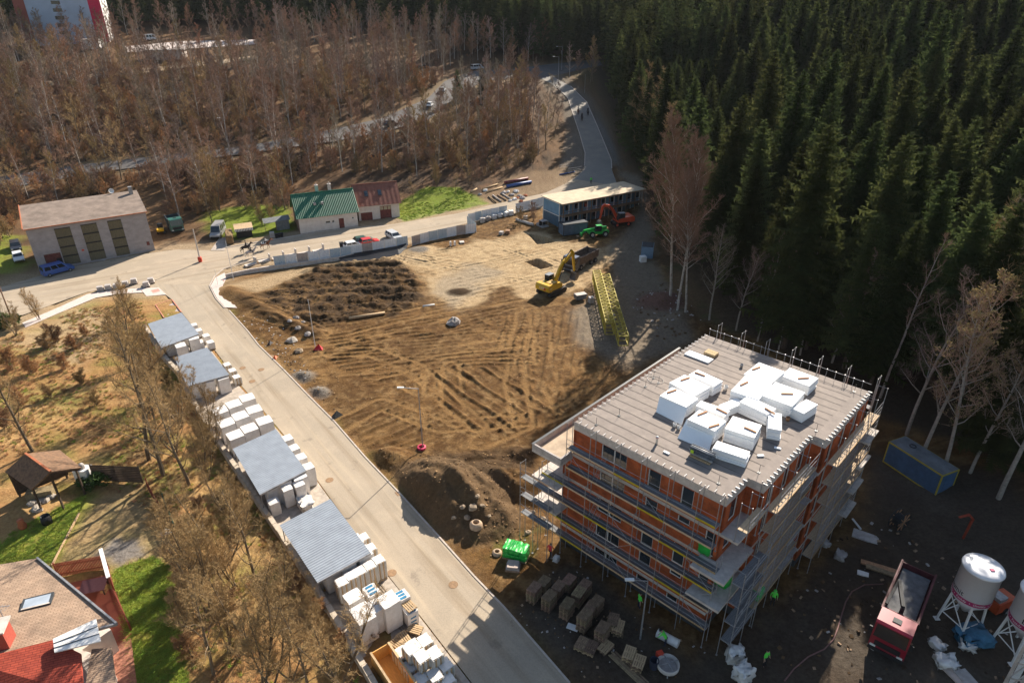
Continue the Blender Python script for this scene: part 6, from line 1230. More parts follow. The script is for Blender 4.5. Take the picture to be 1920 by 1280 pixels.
# ---- silos
m_sil = mat('silo_white', (.62, .62, .64), .35, .05, .8, spec=.5); m_mag = mat('magenta_band', (.33, .015, .10), .5, .08, 3)
def silo(label, base, r, zc, H, seed, dirs):
    t = thing('mortar_silo', label, 'silo', (base.x, base.y, base.z)); b = MB(); b.smooth = True; n = 28
    b.lathe([(.18, zc - 1.6), (r * .55, zc - .75), (r, zc), (r, zc + H), (r + .06, zc + H + .02), (r + .09, zc + H + .12), (r + .04, zc + H + .24), (r * .8, zc + H + .33), (.05, zc + H + .42)], n=n); b.build('tank', m_sil, t)
    b = MB(); b.smooth = True; b.lathe([(r + .012, zc + .12), (r + .012, zc + .52)], n=n, cap=False); bd = b.build('band', m_mag, t)
    textmesh('Potěry  •  Fasády  •  Omítky  •  Potěry  •  Fasády  •', .30, m_white, 'lettering', bd, bend=(r + .016, dirs[0], zc + .32), thick=.002)
    textmesh('Baumit', .62, m_black, 'logo', t, bend=(r + .012, dirs[1], zc + .85), thick=.002); textmesh('Baumit', .62, m_black, 'logo', t, bend=(r + .012, dirs[1] + math.pi, zc + .85), thick=.002)
    b = MB(); b.lathe([(r + .010, zc + 1.35), (r + .010, zc + 2.1)], n=n, cap=False); 
    for k in range(4):
        a = math.pi / 4 + k * math.pi / 2 + seed; x, y = r * .86 * math.cos(a), r * .86 * math.sin(a); q = MB(); q.bar((x, y, zc + .1), (x * 1.28, y * 1.28, 0), .13); q.build('leg', m_white, t); MB().box((x * 1.28, y * 1.28, .03), (.4, .4, .06)).build('foot_plate', m_white, t)
        a2 = a + math.pi / 2; x2, y2 = r * .86 * 1.2 * math.cos(a2), r * .86 * 1.2 * math.sin(a2); q = MB(); q.bar((x * 1.05, y * 1.05, zc - .4), (x2, y2, .7), .06); q.build('brace', m_white, t); q = MB(); q.bar((x * 1.15, y * 1.15, .95), (x2 * 1.15 / 1.2, y2 * 1.15 / 1.2, .95), .06); q.build('brace', m_white, t)
    q = MB(); q.box((.25, -.5, zc + H + .40), (.28, .24, .05)); q.build('hatch', m_mag, t); return t
p = gr(1795, 1172); silo('white mortar silo with magenta band standing behind the red lorry', p, 1.35, 3.3, 2.9, .35, (R(-95), R(-10))); p = gr(1900, 1222); silo('white mortar silo at the right edge of the picture', p, 1.35, 3.2, 2.9, .1, (R(-105), R(-118)))
# ---- red lorry with crane, bottom right
p = gr(1683, 1165); m_rl = paint('lorry_red', (.24, .01, .025)); t = tipper('red lorry with grey load bed and folded crane, parked in the shade by the silos', p, pxdir((1712, 1100), (1660, 1230)), m_rl, mat('lorry_bed_red', (.12, .03, .035), .6, .2, 2), None, 'crane_lorry', 8.8)
MB().box((-1.3, 0, 1.75), (5.6, 2.1, .5)).build('gravel_load', mat('grey_grit', (.14, .14, .145), .95, .2, 2, .3), t); q = MB(); q.bar((1.75, 0, 1.2), (1.75, 0, 3.2), .3); q.bar((1.75, 0, 3.2), (-.6, -.9, 3.5), .26); q.bar((-.6, -.9, 3.45), (1.9, -1.1, 2.9), .2); q.build('loading_crane', m_blk, t)
p = gr(1868, 1140); t = thing('mortar_mixer', 'orange-red mortar pump between the two silos', 'pump', p, .4); b = MB(); b.xprism([(-1.1, .3), (1.1, .3), (1.1, 1.2), (.3, 1.35), (-1.1, 1.35)], .6, -.6); b.build('housing', mat('pump_orange', (.45, .07, .02), .5, .15, 3), t); MB().box((-.5, 0, 1.5), (.9, .9, .35)).build('hopper', m_steel, t)
for s in (1, -1): wheel(t, 0, s * .65, .3, .2)
# ================================================================ street: houses, hoarding, kerbs, lamps, people
def zat(px, py, x, y): d = ray(px, py); return CAMH + d[2] * y / d[1]
m_wallg = mat('grey_render', (.36, .325, .315), .95, c2=(.25, .22, .215), scale=.8, bump=.15, stretch=(1, 1, 1.6)); m_wallw = mat('pale_render', (.64, .57, .51), .95, c2=(.50, .42, .37), scale=1.2, bump=.1); m_rust = mat('red_brown_boards', (.16, .05, .04), .85, .2, 3); m_shut = mat('olive_louvre', (.155, .13, .08), .85, .2, 3, stretch=(6, 1, 1)); m_oldroof = mat('old_felt_roof', (.235, .18, .145), .95, .2, .6); m_terr = mat('terracotta_trim', (.40, .13, .06), .9, .15, 3)
def frame_from(pxa, pxb):
    a, b = gp(*pxa), gp(*pxb); d = Vector((b.x - a.x, b.y - a.y, 0)); return a, d.length, math.atan2(d.y, d.x)
# ---- grey workshop
a, L, rz = frame_from((75, 510), (291, 469)); t = thing('workshop_building', 'long grey rendered workshop with three tall columns of wooden louvres', 'building', (a.x, a.y, a.z - .3), rz); H = 8.4; D = 10.5
cols = [(.215, .345), (.43, .565), (.655, .775)]; holes = [(c0 * L, c1 * L, .7, H - .7) for c0, c1 in cols] + [(.07 * L, .205 * L, .3, 3.3)]
b = MB(); wall_holes(b, (0, 0), (L, 0), 0, H, holes, .4); b.build('front_wall', m_wallg, t); b = MB(); b.box((-.0 + .2, D / 2 + .2, H / 2), (.4, D - .4, H)); b.build('side_wall', m_wallg, t); b = MB(); b.box((L - .2, D / 2 + .2, H / 2), (.4, D - .4, H)); b.build('side_wall', m_wallg, t); b = MB(); b.box((L / 2, D - .2, H / 2), (L - .84, .4, H)); b.build('rear_wall', m_wallg, t)
for c0, c1 in cols:
    x0, x1 = c0 * L, c1 * L
    for k in range(4):
        z0 = .7 + (H - 1.4) * k / 4; z1 = .7 + (H - 1.4) * (k + 1) / 4; pn = MB().box(((x0 + x1) / 2, .18, (z0 + z1) / 2), (x1 - x0 - .04, .06, z1 - z0 - .04)).build('louvre_panel', m_shut, t); n = 8
        for i in range(n): MB().box((x0 + (x1 - x0) * (i + .5) / n, .13, (z0 + z1) / 2), ((x1 - x0) / n * .72, .05, z1 - z0 - .28)).build('slat', m_shut, pn)
        MB().box(((x0 + x1) / 2, .06, z1 - .08), (x1 - x0, .10, .18)).build('cross_bar', m_blk, pn)
dr = MB().box((.1375 * L, .25, 1.8), (.13 * L, .1, 2.95)).build('gate', m_rust, t); MB().box((.185 * L, .18, 1.3), (1.0, .06, 1.9)).build('wicket_door', m_blk, dr)
r_ = MB(); r_.slab([(-.3, -.35, H + .05), (L + .3, -.35, H + .05), (L + .3, D + .3, H + 1.7), (-.3, D + .3, H + 1.7)], .16); rf = r_.build('roof', m_oldroof, t); MB().bar((-.3, -.4, H - .02), (L + .3, -.4, H - .02), .1, .16).build('eaves_trim', m_terr, rf); MB().bar((-.36, -.35, H + .1), (-.36, D + .3, H + 1.75), .14, .24).build('verge_trim', m_terr, rf)
for xx in (0, L): q = MB(); q.quad(*((( xx, .0, H), (xx, D, H), (xx, D, H + 1.55))[:: 1 if xx else -1])); q.build('gable', m_wallg, t)
q = MB(); q.box((L - .9, D - 1.2, H + 2.1), (.7, .7, 1.6)); q.build('chimney', m_steel, t); q = MB(); q.smooth = True; q.lathe([(.05, 0), (.35, .08), (.5, .22)], n=14, cap=False); dsh = q.build('satellite_dish', m_white, t, (L - 4.2, D + .2, H + 2.2)); dsh.rotation_euler = (R(70), 0, R(20)); MB().bar((L - 4.2, D + .2, H + 1.2), (L - 4.2, D + .2, H + 2.3), .06).build('dish_mast', m_steel, t)
MB().box((.63 * L * .62, -.02, 3.0), (.4, .04, .3)).build('red_sign', mat('red_plastic', (.55, .06, .03)), t); MB().box((L - .9, -.03, 2.2), (.5, .06, .7)).build('meter_box', m_rust, t)
# ---- green-roofed house and its wing
m_grf = mat('green_sheet_roof', (.018, .125, .065), .5, .12, 1.5, spec=.4); m_brf = mat('brown_sheet_roof', (.23, .085, .055), .7, .15, 1.5)
def gable_house(name, label, a, rz, L, D, eave, ridge, roofm, wallm, corr=True, over=.45):
    t = thing(name, label, 'house', (a.x, a.y, a.z - .2), rz); return t
a, L, rz = frame_from((564, 439), (672, 423)); D = 8.6; ev = 3.9; rg = 7.4
t = thing('farmhouse', 'white rendered house with dark green corrugated gable roof and two chimneys', 'house', (a.x, a.y, a.z - .2), rz)
holes = [(.44 * L, .53 * L, 1.7, 2.3), (.55 * L, .60 * L, 1.7, 2.3), (.67 * L, .76 * L, .25, 2.5), (.90 * L, .94 * L, 2.0, 2.5)]
b = MB(); wall_holes(b, (0, 0), (L, 0), 0, ev, holes, .35); b.build('front_wall', m_wallw, t)
for i, h in enumerate(holes):
    if i == 2: MB().box(((h[0] + h[1]) / 2, .12, (h[2] + h[3]) / 2), (h[1] - h[0], .08, h[3] - h[2])).build('door', m_rust, t)
    else: window_part(t, (0, 0), (L, 0), h, .15, 'window', 0)
m_gab = mat('bare_brick_gable', (.27, .15, .11), .95, .2, 3, .2)
for xx, mm in ((0.17, m_gab), (L - .17, m_wallw)):
    q = MB(); pf = [(.35, 0), (D, 0), (D, ev), (D / 2, rg - .12), (.35, ev + .1)]; q._add([(xx - .17, y, z) for y, z in pf] + [(xx + .17, y, z) for y, z in pf], [tuple(range(5)), tuple(reversed(range(5, 10)))] + [(i, i + 5, (i + 1) % 5 + 5, (i + 1) % 5) for i in range(5)]); q.build('gable_wall', mm, t)
MB().box((L / 2, D - .17, ev / 2), (L - .7, .34, ev)).build('rear_wall', m_wallw, t)
def two_roof(t, L, D, ev, rg, roofm, over=.5, wave=.35, amp=.05):
    k = (rg - ev) / (D / 2); e = ev - k * over
    for s in (0, 1):
        y0, y1 = (-over, D / 2) if s == 0 else (D + over, D / 2); q = MB(); c = [(-over, y1, rg), (-over, y0, e), (L + over, y0, e), (L + over, y1, rg)]; tl, tr = Vector((-over, y1, rg)), Vector((-over, y0, e)); bl_, br_ = Vector((L + over, y1, rg)), Vector((L + over, y0, e))
        if s: tl, tr, bl_, br_ = tr, tl, br_, bl_
        corrugated(q, [tl, tr, br_, bl_], wave, amp); q.build('roof_slope', roofm, t)
    q = MB(); q.tube((-over, D / 2, rg + .03), (L + over, D / 2, rg + .03), .12, None, 8); q.build('ridge_cap', roofm, t)
two_roof(t, L, D, ev, rg, m_grf)
for x, mm in ((.42 * L, mat('mint_chimney', (.30, .45, .38), .9, .1, 3)), (.64 * L, m_wallw)): q = MB(); q.box((x, D * .56, rg + .5), (.6, .6, 1.6)); c = q.build('chimney', mm, t); MB().box((x, D * .56, rg + 1.35), (.75, .75, .1)).build('cap', m_conc, c); MB().tube((x, D * .56, rg + 1.3), (x, D * .56, rg + 1.75), .1, None, 8).build('pot', m_conc, c)
for x in (.32 * L, .45 * L): MB().box((x, D * .22, ev + 1.75), (.5, .5, .5)).build('roof_vent', m_steel, t)
a2, L2, rz2 = frame_from((674, 415), (750, 406)); t = thing('farmhouse_wing', 'white barn wing with brown roof, two skylights and a dark red double door', 'house', (a2.x, a2.y, a2.z - .2), rz2); D2 = 8.0; ev = 3.9; rg = 7.2
holes = [(.05 * L2, .33 * L2, .0, 2.0), (.52 * L2, .80 * L2, .25, 3.1)]; b = MB(); wall_holes(b, (0, 0), (L2, 0), 0, ev, holes, .35); b.build('front_wall', m_wallw, t)
for xx in (.17, L2 - .17): q = MB(); pf = [(.35, 0), (D2, 0), (D2, ev), (D2 / 2, rg - .12), (.35, ev + .1)]; q._add([(xx - .17, y, z) for y, z in pf] + [(xx + .17, y, z) for y, z in pf], [tuple(range(5)), tuple(reversed(range(5, 10)))] + [(i, i + 5, (i + 1) % 5 + 5, (i + 1) % 5) for i in range(5)]); q.build('gable_wall', m_wallw, t)
MB().box((.19 * L2, .15, 1.0), (.28 * L2, .1, 2.0)).build('garage_door', m_rust, t); dd = MB().box((.66 * L2, .16, 1.7), (.28 * L2, .1, 2.9)).build('double_door', m_rust, t)
for i in range(3): MB().box((.565 * L2 + i * .095 * L2, .09, 2.6), (.075 * L2, .06, .7)).build('pane', mat('dusty_pane', (.36, .30, .20), .4, .1, 3), dd)
two_roof(t, L2, D2, ev, rg, m_brf, .5, .9, .02)
for x in (.25 * L2, .58 * L2):
    k = (rg - ev) / (D2 / 2); q = MB(); q.slab([(x - .4, D2 * .17, ev + k * D2 * .17 + .14), (x + .4, D2 * .17, ev + k * D2 * .17 + .14), (x + .4, D2 * .17 + 1.1, ev + k * (D2 * .17 + 1.1) + .14), (x - .4, D2 * .17 + 1.1, ev + k * (D2 * .17 + 1.1) + .14)], .14); w_ = q.build('skylight', m_frame, t); q = MB(); q.slab([(x - .3, D2 * .17 + .1, ev + k * (D2 * .17 + .1) + .16), (x + .3, D2 * .17 + .1, ev + k * (D2 * .17 + .1) + .16), (x + .3, D2 * .17 + 1.0, ev + k * (D2 * .17 + 1.0) + .16), (x - .3, D2 * .17 + 1.0, ev + k * (D2 * .17 + 1.0) + .16)], .03); q.build('pane', m_glass, w_)
# lean-to, shelter, hedge, bins left of the house
a = gp(535, 436); t = thing('lean_to_shed', 'grey tin lean-to shed left of the green-roofed house', 'shed', (a.x - 2.2, a.y + .8, a.z - .1), rz); MB().box((1.6, 1.2, 1.1), (2.6, 2.2, 2.2)).build('body', mat('tin_grey', (.16, .165, .165), .7, .2, 2), t); q = MB(); q.slab([(-2.2, -.2, 2.1), (3.2, -.2, 2.35), (3.2, 2.6, 2.6), (-2.2, 2.6, 2.35)], .07); q.build('roof', mat('tin_grey', (.16, .165, .165)), t)
for x in (-2.0, .2): MB().bar((x, 0, 0), (x, 0, 2.2), .09).build('post', m_pal, t)
a = gp(460, 446); t = thing('garden_shelter', 'small dark shelter with white-toothed awning roof behind the hedge', 'shelter', (a.x, a.y, a.z - .1), rz); MB().box((0, 1.0, .9), (3.0, 1.8, 1.8)).build('body', m_blk, t); q = MB(); q.slab([(-1.8, -.3, 2.2), (1.8, -.3, 2.2), (1.8, 2.2, 2.6), (-1.8, 2.2, 2.6)], .08); q.build('roof', m_pallight, t)
for i in range(12): MB().box((-1.65 + .3 * i, -.36, 1.95), (.17, .04, .55)).build('awning_tooth', m_white, t)
hd = thing('clipped_hedge', 'brown clipped hedge between the drive and the shelter', 'hedge', gp(432, 455), pxdir((432, 458), (428, 430))); b = MB(); soft_box(b, (5.5, 1.3, 1.7), jit=.08, n=8); b.build('foliage', mat('hedge_brown', (.22, .14, .065), .95, .3, 5, .8), hd, (1.5, 0, .9)); 
for i, (x, y) in enumerate([(519, 447), (524, 446), (529, 445)]): p = gr(x, y); b = MB(); b.lathe([(.25, 0), (.3, .9), (.33, .92), (.33, 1.0), (.1, 1.05)], n=10); b.build('dustbin', m_blk, None, p, label='black dustbin at the kerb left of the house, %s of three' % ('left', 'middle', 'right')[i], cat='bin')
p = gr(511, 445); MB().box((0, 0, .55), (.9, .7, 1.1)).build('grey_crate', m_conc, None, p, rz, label='pale square crate left of the three dustbins', cat='crate')
p = gr(641, 466); b = MB(); b.xprism([(-.3, .05), (.3, .05), (.36, 1.2), (-.36, 1.2)], .32, -.32); b.box((0, 0, 1.24), (.8, .7, .08)); b.build('wheelie_bin', m_blk, None, p, rz, label='tall black wheelie bin standing in the street by the hoarding', cat='bin')
# ---- kerbs and pavements
m_kerb = mat('kerb_stone', (.46, .39, .33), .9, .12, 2); m_pave = mat('new_paving', (.56, .47, .42), .9, .1, 2.5); m_pink = mat('tactile_paving', (.52, .26, .21), .9, .12, 4)
def kerb(label, pts, lift=.09, w_=.16, h=.2, m=None):
    P = [gp(*p) for p in pts]; t = thing('kerb', label, 'kerb', (P[0].x, P[0].y, P[0].z))
    for i in range(len(P) - 1):
        a_, b_ = P[i], P[i + 1]; n = max(1, int((b_ - a_).length / 2.0))
        for k in range(n): u, v = a_.lerp(b_, k / n), a_.lerp(b_, (k + .985) / n); u.z = hz(u.x, u.y) + lift - h / 2; v.z = hz(v.x, v.y) + lift - h / 2; q = MB(); q.bar(u - P[0], v - P[0], w_, h); q.build('kerb_stone', m or m_kerb, t)
kerb('pale kerb along the building side of the access road', ACC_R[1:13]); kerb('pale kerb in front of the white house', [(421, 465), (449, 460), (563, 441), (672, 425)], .12, .3, .24); kerb('curved kerb round the new street corner', [(421, 578), (405, 560), (393, 536), (402, 519), (419, 505), (442, 496), (480, 488), (514, 482)], .12); kerb('pale kerb on the left of the uphill road', [(1096, 312), (1097, 287), (1087, 252), (1072, 207), (1065, 185), (1045, 165)], .15, .22, .24); kerb('pale kerb on the right of the uphill road', [(1147, 316), (1146, 300), (1120, 237), (1100, 192), (1070, 162)], .15, .22, .24); kerb('crash barrier kerb along the main road', [(160, 329), (410, 298), (480, 288), (630, 268), (730, 248), (802, 227)], .5, .1, .3, mat('barrier_steel', (.16, .14, .11), .7, .2, 3))
def pave(label, pts, m, lift=.10):
    P = [gp(*p) for p in pts]; b = MB(); b.quad(*[(p.x, p.y, hz(p.x, p.y) + lift) for p in P]); o = b.mesh('pavement', m)
    if o.polygons[0].normal.z < 0: o.flip_normals()
    obj('pavement', o, kind='structure')
pave('corner', [(395, 537), (404, 521), (421, 512), (426, 520), (418, 536), (424, 552), (445, 578), (422, 577), (407, 560)], m_pave); pave('walk', [(42, 606), (110, 577), (165, 552), (180, 559), (110, 588), (48, 615)], m_pave); pave('walk2', [(165, 552), (220, 543), (262, 541), (268, 549), (220, 552), (180, 559)], m_pave); pave('walk3', [(262, 541), (298, 540), (312, 553), (275, 556)], m_pave); pave('drive', [(395, 470), (412, 446), (428, 446), (424, 462), (421, 470)], mat('drive_concrete', (.40, .34, .29), .9, .15, 1.5)); pave('pink', [(283, 545), (297, 542), (301, 547), (287, 550)], m_pink, .108); pave('pink2', [(407, 530), (419, 525), (421, 528), (409, 533)], m_pink, .108)
for i, (x, y) in enumerate([(189, 545), (204, 543), (219, 541), (236, 537), (252, 532), (284, 531), (275, 538)]):
    p = gr(x, y); t = thing('paver_pallet', 'pallet of grey pavers on the new pavement, %s from the left' % ('first', 'second', 'third', 'fourth', 'fifth', 'last', 'sixth')[i], 'pallet', p, pxdir((189, 545), (284, 531)), 'paver pallets on the new pavement'); obj('pallet_base', PALM, t)
    for k in range(4): MB().box((random.uniform(-.05, .05), 0, .25 + .2 * k), (1.05 - .06 * k, .85, .19)).build('paver_layer', m_conc if k % 2 else m_concl, t)
# ---- hoarding
m_hw = mat('hoarding_white', (.72, .72, .72), .6, .08, 1.5, orand=.05); m_hb = mat('hoarding_blue_grey', (.46, .52, .55), .6, .08, 1.5); m_hr = mat('hoarding_dirty', (.42, .35, .31), .7, .12, 1.5)
def hoarding(label, pts, plen=2.2, h=2.0, mats=(0, 0, 1), base=.25):
    P = [gp(*p) for p in pts]; t = thing('site_hoarding', label, 'fence', (P[0].x, P[0].y, P[0].z)); M_ = (m_hw, m_hb, m_hr); c = 0
    for i in range(len(P) - 1):
        a_, b_ = P[i], P[i + 1]; n = max(1, round((b_ - a_).length / plen))
        for k in range(n):
            u, v = a_.lerp(b_, k / n), a_.lerp(b_, (k + .97) / n); zz = hz(u.x, u.y) + base; d = (v - u); L = math.hypot(d.x, d.y); an = math.atan2(d.y, d.x); q = MB(); nn = 10; pf = []
            for j in range(nn * 2 + 1): x = L * j / (nn * 2); y = (.035 if j % 4 in (1, 2) else 0); pf.append((x, y))
            for j in range(len(pf) - 1): q.quad((pf[j][0], pf[j][1], 0), (pf[j + 1][0], pf[j + 1][1], 0), (pf[j + 1][0], pf[j + 1][1], h), (pf[j][0], pf[j][1], h)); q.quad((pf[j][0], pf[j][1] + .02, 0), (pf[j][0], pf[j][1] + .02, h), (pf[j + 1][0], pf[j + 1][1] + .02, h), (pf[j + 1][0], pf[j + 1][1] + .02, 0))
            o = q.build('panel', M_[mats[c % len(mats)]], t, Vector((u.x, u.y, zz)) - P[0], an); o.rotation_euler = (random.uniform(-.03, .03), 0, an); c += 1; MB().bar((0, 0, -base - .1), (0, 0, h + .12), .07).build('post', m_white, o)
    return t
random.seed(61)
hoarding('white corrugated hoarding on the low wall in front of the parked cars', [(516, 502), (580, 494), (640, 485), (700, 475), (766, 462)], mats=(1, 0, 2, 0, 0, 1)); hoarding('pale blue corrugated hoarding stepping back towards the street bend', [(773, 462), (804, 453), (856, 442), (891, 437)], mats=(2, 0, 1, 1, 0), base=.1); hoarding('short return of pale hoarding facing the piles of bags', [(893, 436), (876, 421)], mats=(1,), base=.1); hoarding('white hoarding along the street before the gap', [(878, 419), (904, 412), (951, 402)], mats=(0, 1, 0), base=.1); hoarding('white hoarding between the gap and the site offices', [(967, 399), (1022, 385)], mats=(0, 0), base=.1)
P = [gp(*p) for p in [(424, 522), (470, 512), (516, 505), (580, 497), (640, 488), (664, 482)]]; t = thing('low_site_wall', 'low white precast wall under the hoarding, starting at the street corner', 'wall', (P[0].x, P[0].y, P[0].z))
for i in range(len(P) - 1):
    n = max(1, round((P[i + 1] - P[i]).length / 1.5))
    for k in range(n): u, v = P[i].lerp(P[i + 1], k / n), P[i].lerp(P[i + 1], (k + .98) / n); q = MB(); q.bar(u - P[0] + Vector((0, 0, .35)), v - P[0] + Vector((0, 0, .35)), .3, .9); q.build('wall_element', m_concl, t)
b = MB(); S_ = [(636, 488), (660, 482), (700, 476), (745, 468), (762, 463)]; T_ = [(640, 497), (668, 496), (706, 487), (748, 478), (764, 468)]
A_ = [gp(*p) + Vector((0, 0, .75)) for p in S_]; B_ = [gp(*p) + Vector((0, 0, .12)) for p in T_]
for i in range(4): b.quad(A_[i], B_[i], B_[i + 1], A_[i + 1]); b.quad(A_[i] - Vector((0, -.03, .03)), A_[i + 1] - Vector((0, -.03, .03)), B_[i + 1] - Vector((0, 0, .03)), B_[i] - Vector((0, 0, .03)))
b.build('plastic_sheeting', mat('black_plastic_sheet', (.012, .012, .014), .35, .2, 3), None, label='black plastic sheeting hung below the hoarding', cat='sheeting')
# precast L units
for i, (x, y) in enumerate([(470, 497), (496, 490), (522, 485), (545, 480), (571, 476), (597, 471)]):
    p = gr(x, y); t = thing('precast_unit', 'white L-shaped precast concrete unit beside the street, %s from the corner' % ('first', 'second', 'third', 'fourth', 'fifth', 'sixth')[i], 'concrete unit', (p.x, p.y, p.z + .02), pxdir((470, 497), (597, 471)) + (0 if i else .3)); MB().box((0, 0, .12), (2.2, 1.0, .22)).build('slab', m_concl, t); MB().box((1.02, 0, .75), (.18, 1.0, 1.04)).build('upstand', m_concl, t)
# ---- bags, pipes and beams
for i, (x, y) in enumerate([(905, 417), (914, 414), (926, 410), (937, 407), (948, 405), (958, 403)]): p = gr(x, y); b = MB(); soft_box(b, (1.1, 1.0, 1.0), jit=.10, n=4); b.build('bulk_bag', m_wrap if i > 1 else m_conc, None, p + Vector((0, 0, .45)), random.uniform(0, 3), label='dirty white bulk bag behind the hoarding, %s in the row' % ('first', 'second', 'third', 'fourth', 'fifth', 'sixth')[i], cat='bag')
for i, (a_, b_, r_, m, lb) in enumerate([((946, 345), (990, 337), .35, mat('maroon_pipe', (.20, .05, .05), .5, .2, 2), 'maroon pipe lying on the roadside heap'), ((950, 352), (996, 344), .38, mat('blue_pipe', (.05, .10, .28), .5, .2, 2), 'thick blue pipe in front of the maroon one'), ((1049, 328), (1078, 323), .15, mat('blue_pipe', (.05, .10, .28)), 'thin blue pipe lying beside the uphill road'), ((968, 414), (1000, 424), .3, m_concl, 'pale concrete beam in the dry grass before the offices'), ((905, 356), (934, 346), .2, m_pallight, 'pale timber at the back of the roadside heap'), ((912, 362), (942, 352), .2, m_pallight, 'pale timber in the middle of the roadside heap'), ((916, 369), (930, 381), .16, m_pal, 'brown beam at the left front of the heap'), ((924, 367), (940, 379), .16, m_conc, 'grey beam, second at the front of the heap'), ((933, 366), (949, 377), .16, m_pal, 'brown beam, third at the front of the heap'), ((942, 364), (957, 374), .16, m_concl, 'pale beam, fourth at the front of the heap'), ((882, 362), (894, 355), .2, m_pallight, 'short yellowish log at the left end of the heap'), ((655, 601), (722, 590), .22, m_pallight, 'pale trunk lying in the dirt near the dark topsoil'), ((793, 576), (815, 573), .15, m_white, 'white board lying on the grey patch of the dirt')]):
    p, q_ = gr(*a_), gr(*b_); z = Vector((0, 0, r_ * .9)); b = MB(); b.smooth = True; b.tube(p + z, q_ + z, r_, r_ * .95, 10); b.build('pipe' if 'pipe' in lb else 'beam', m, None, label=lb, cat='pipe' if 'pipe' in lb else 'beam')
for i, (x, y) in enumerate([(900, 365), (910, 358), (945, 362), (953, 360), (960, 366), (968, 360), (974, 368), (965, 374), (980, 372), (957, 377)]): rock(x, y, .55 + .15 * (i % 3), 'pale sack or stone on the roadside heap of building waste', m_wrap if i % 2 else m_conc, 'sacks and stones of the roadside heap')
for i, (x, y) in enumerate([(970, 372), (977, 378), (985, 367)]): rock(x, y, .6, 'rust-red scrap on the right end of the roadside heap', m_terr, 'scrap of the roadside heap')
for i, (x, y, h) in enumerate([(985, 411, .7), (1011, 436 - 13, .5), (845, 463, .9), (853, 461, .9), (940, 440, .6), (952, 438, .7), (866, 456, .25)]):
    p = gr(x, y); MB().box((0, 0, h / 2), ((.9, 1.1, .3, .3, .9, 1.0, 1.1)[i], (.8, .7, .3, .3, .8, .9, .9)[i], h)).build('concrete_block', (m_concl, m_conc, m_white, m_white, m_conc, m_batt, m_concl)[i], None, p, .3 * i, label=('pale block in the gap of the hoarding', 'grey block by the wire crate', 'left of two white posts before the blue hoarding', 'right of two white posts before the blue hoarding', 'pale box in the rough grass near the bags', 'brown machine box in the rough grass near the bags', 'pale slab lying below the blue hoarding')[i], cat='block')
p = gr(1078, 322); t = thing('trench_guard', 'grey steel guard frame round the trench beside the uphill road', 'guard frame', p, pxdir((1062, 320), (1096, 312)))
for x in (-2.2, 2.2):
    for y in (0, 4.0): MB().bar((x, y, 0), (x, y, 1.1), .07).build('post', m_steel, t)
for y in (0, 4.0):
    for z in (.55, 1.08): MB().bar((-2.2, y, z), (2.2, y, z), .06).build('rail', m_steel, t)
# ---- lamp posts and poles
def lamp(label, base, top, arm=None, r=.07, name='street_lamp', m=None, hmin=0):
    p = gr(*base); z = zat(top[0], top[1], p.x, p.y); h = max(z - p.z, hmin or 3.0); t = thing(name, label, 'lamp post' if arm else 'pole', p); q = MB(); q.tube((0, 0, -.2), (0, 0, h), r, r * .55, 8); q.build('pole', m or m_steel, t)
    if arm:
        d = ray(*arm); tt = p.y / d[1]; wx = d[0] * tt - p.x; wz = CAMH + d[2] * tt - p.z; L = min(abs(wx) + .3, 2.2) * (1 if wx > 0 else -1); q = MB(); q.bar((0, 0, h - .05), (L, 0, h + .12), .06); q.build('arm', m or m_steel, t); MB().box((L, 0, h + .12), (.7, .24, .1)).build('lamp_head', m_white, t)
    return t
lamp('slim white lamp post rising from the dirt by the spoil heap', (793, 842), (787, 728), (757, 737)); lamp('thin white pole leaning over the roadside rubble', (592, 655), (582, 562), None, .06, 'pole', m_white); lamp('lamp post in front of the pallet stacks with arm reaching left', (1200, 1200), (1212, 1088), (1185, 1110), .08); lamp('thin white pole at the new street corner', (438, 525), (424, 452), None, .06, 'pole', m_white); lamp('thin white pole with signs beside the corner island', (409, 535), (404, 515), None, .04, 'pole', m_white); lamp('tall lamp post standing by the main road on the left', (434, 297), (417, 222), (412, 221), .09)
lamp('lamp post at the far junction, left one', (1046, 172), (1046, 107), (1040, 107), .09); lamp('lamp post at the far junction, right one', (1053, 132), (1052, 88), (1046, 87), .09); lamp('lamp post beside the uphill road before the spruces', (1096, 175), (1097, 140), None, .07, 'pole')
lamp('grey concrete power pole with red barrel base at the street corner', (376, 491), (362, 430), None, .16, 'power_pole', m_concl); p = gr(376, 491); b = MB(); b.lathe([(.34, 0), (.38, .4), (.38, .85), (.3, .95)], n=12); b.build('pole_guard', mat('red_plastic', (.55, .06, .03)), None, p, label='red protective barrel round the foot of the concrete pole', cat='barrel')
lamp('weathered wooden pole at the left edge beside the small tree', (28, 613), (2, 530), None, .14, 'pole', m_pal)
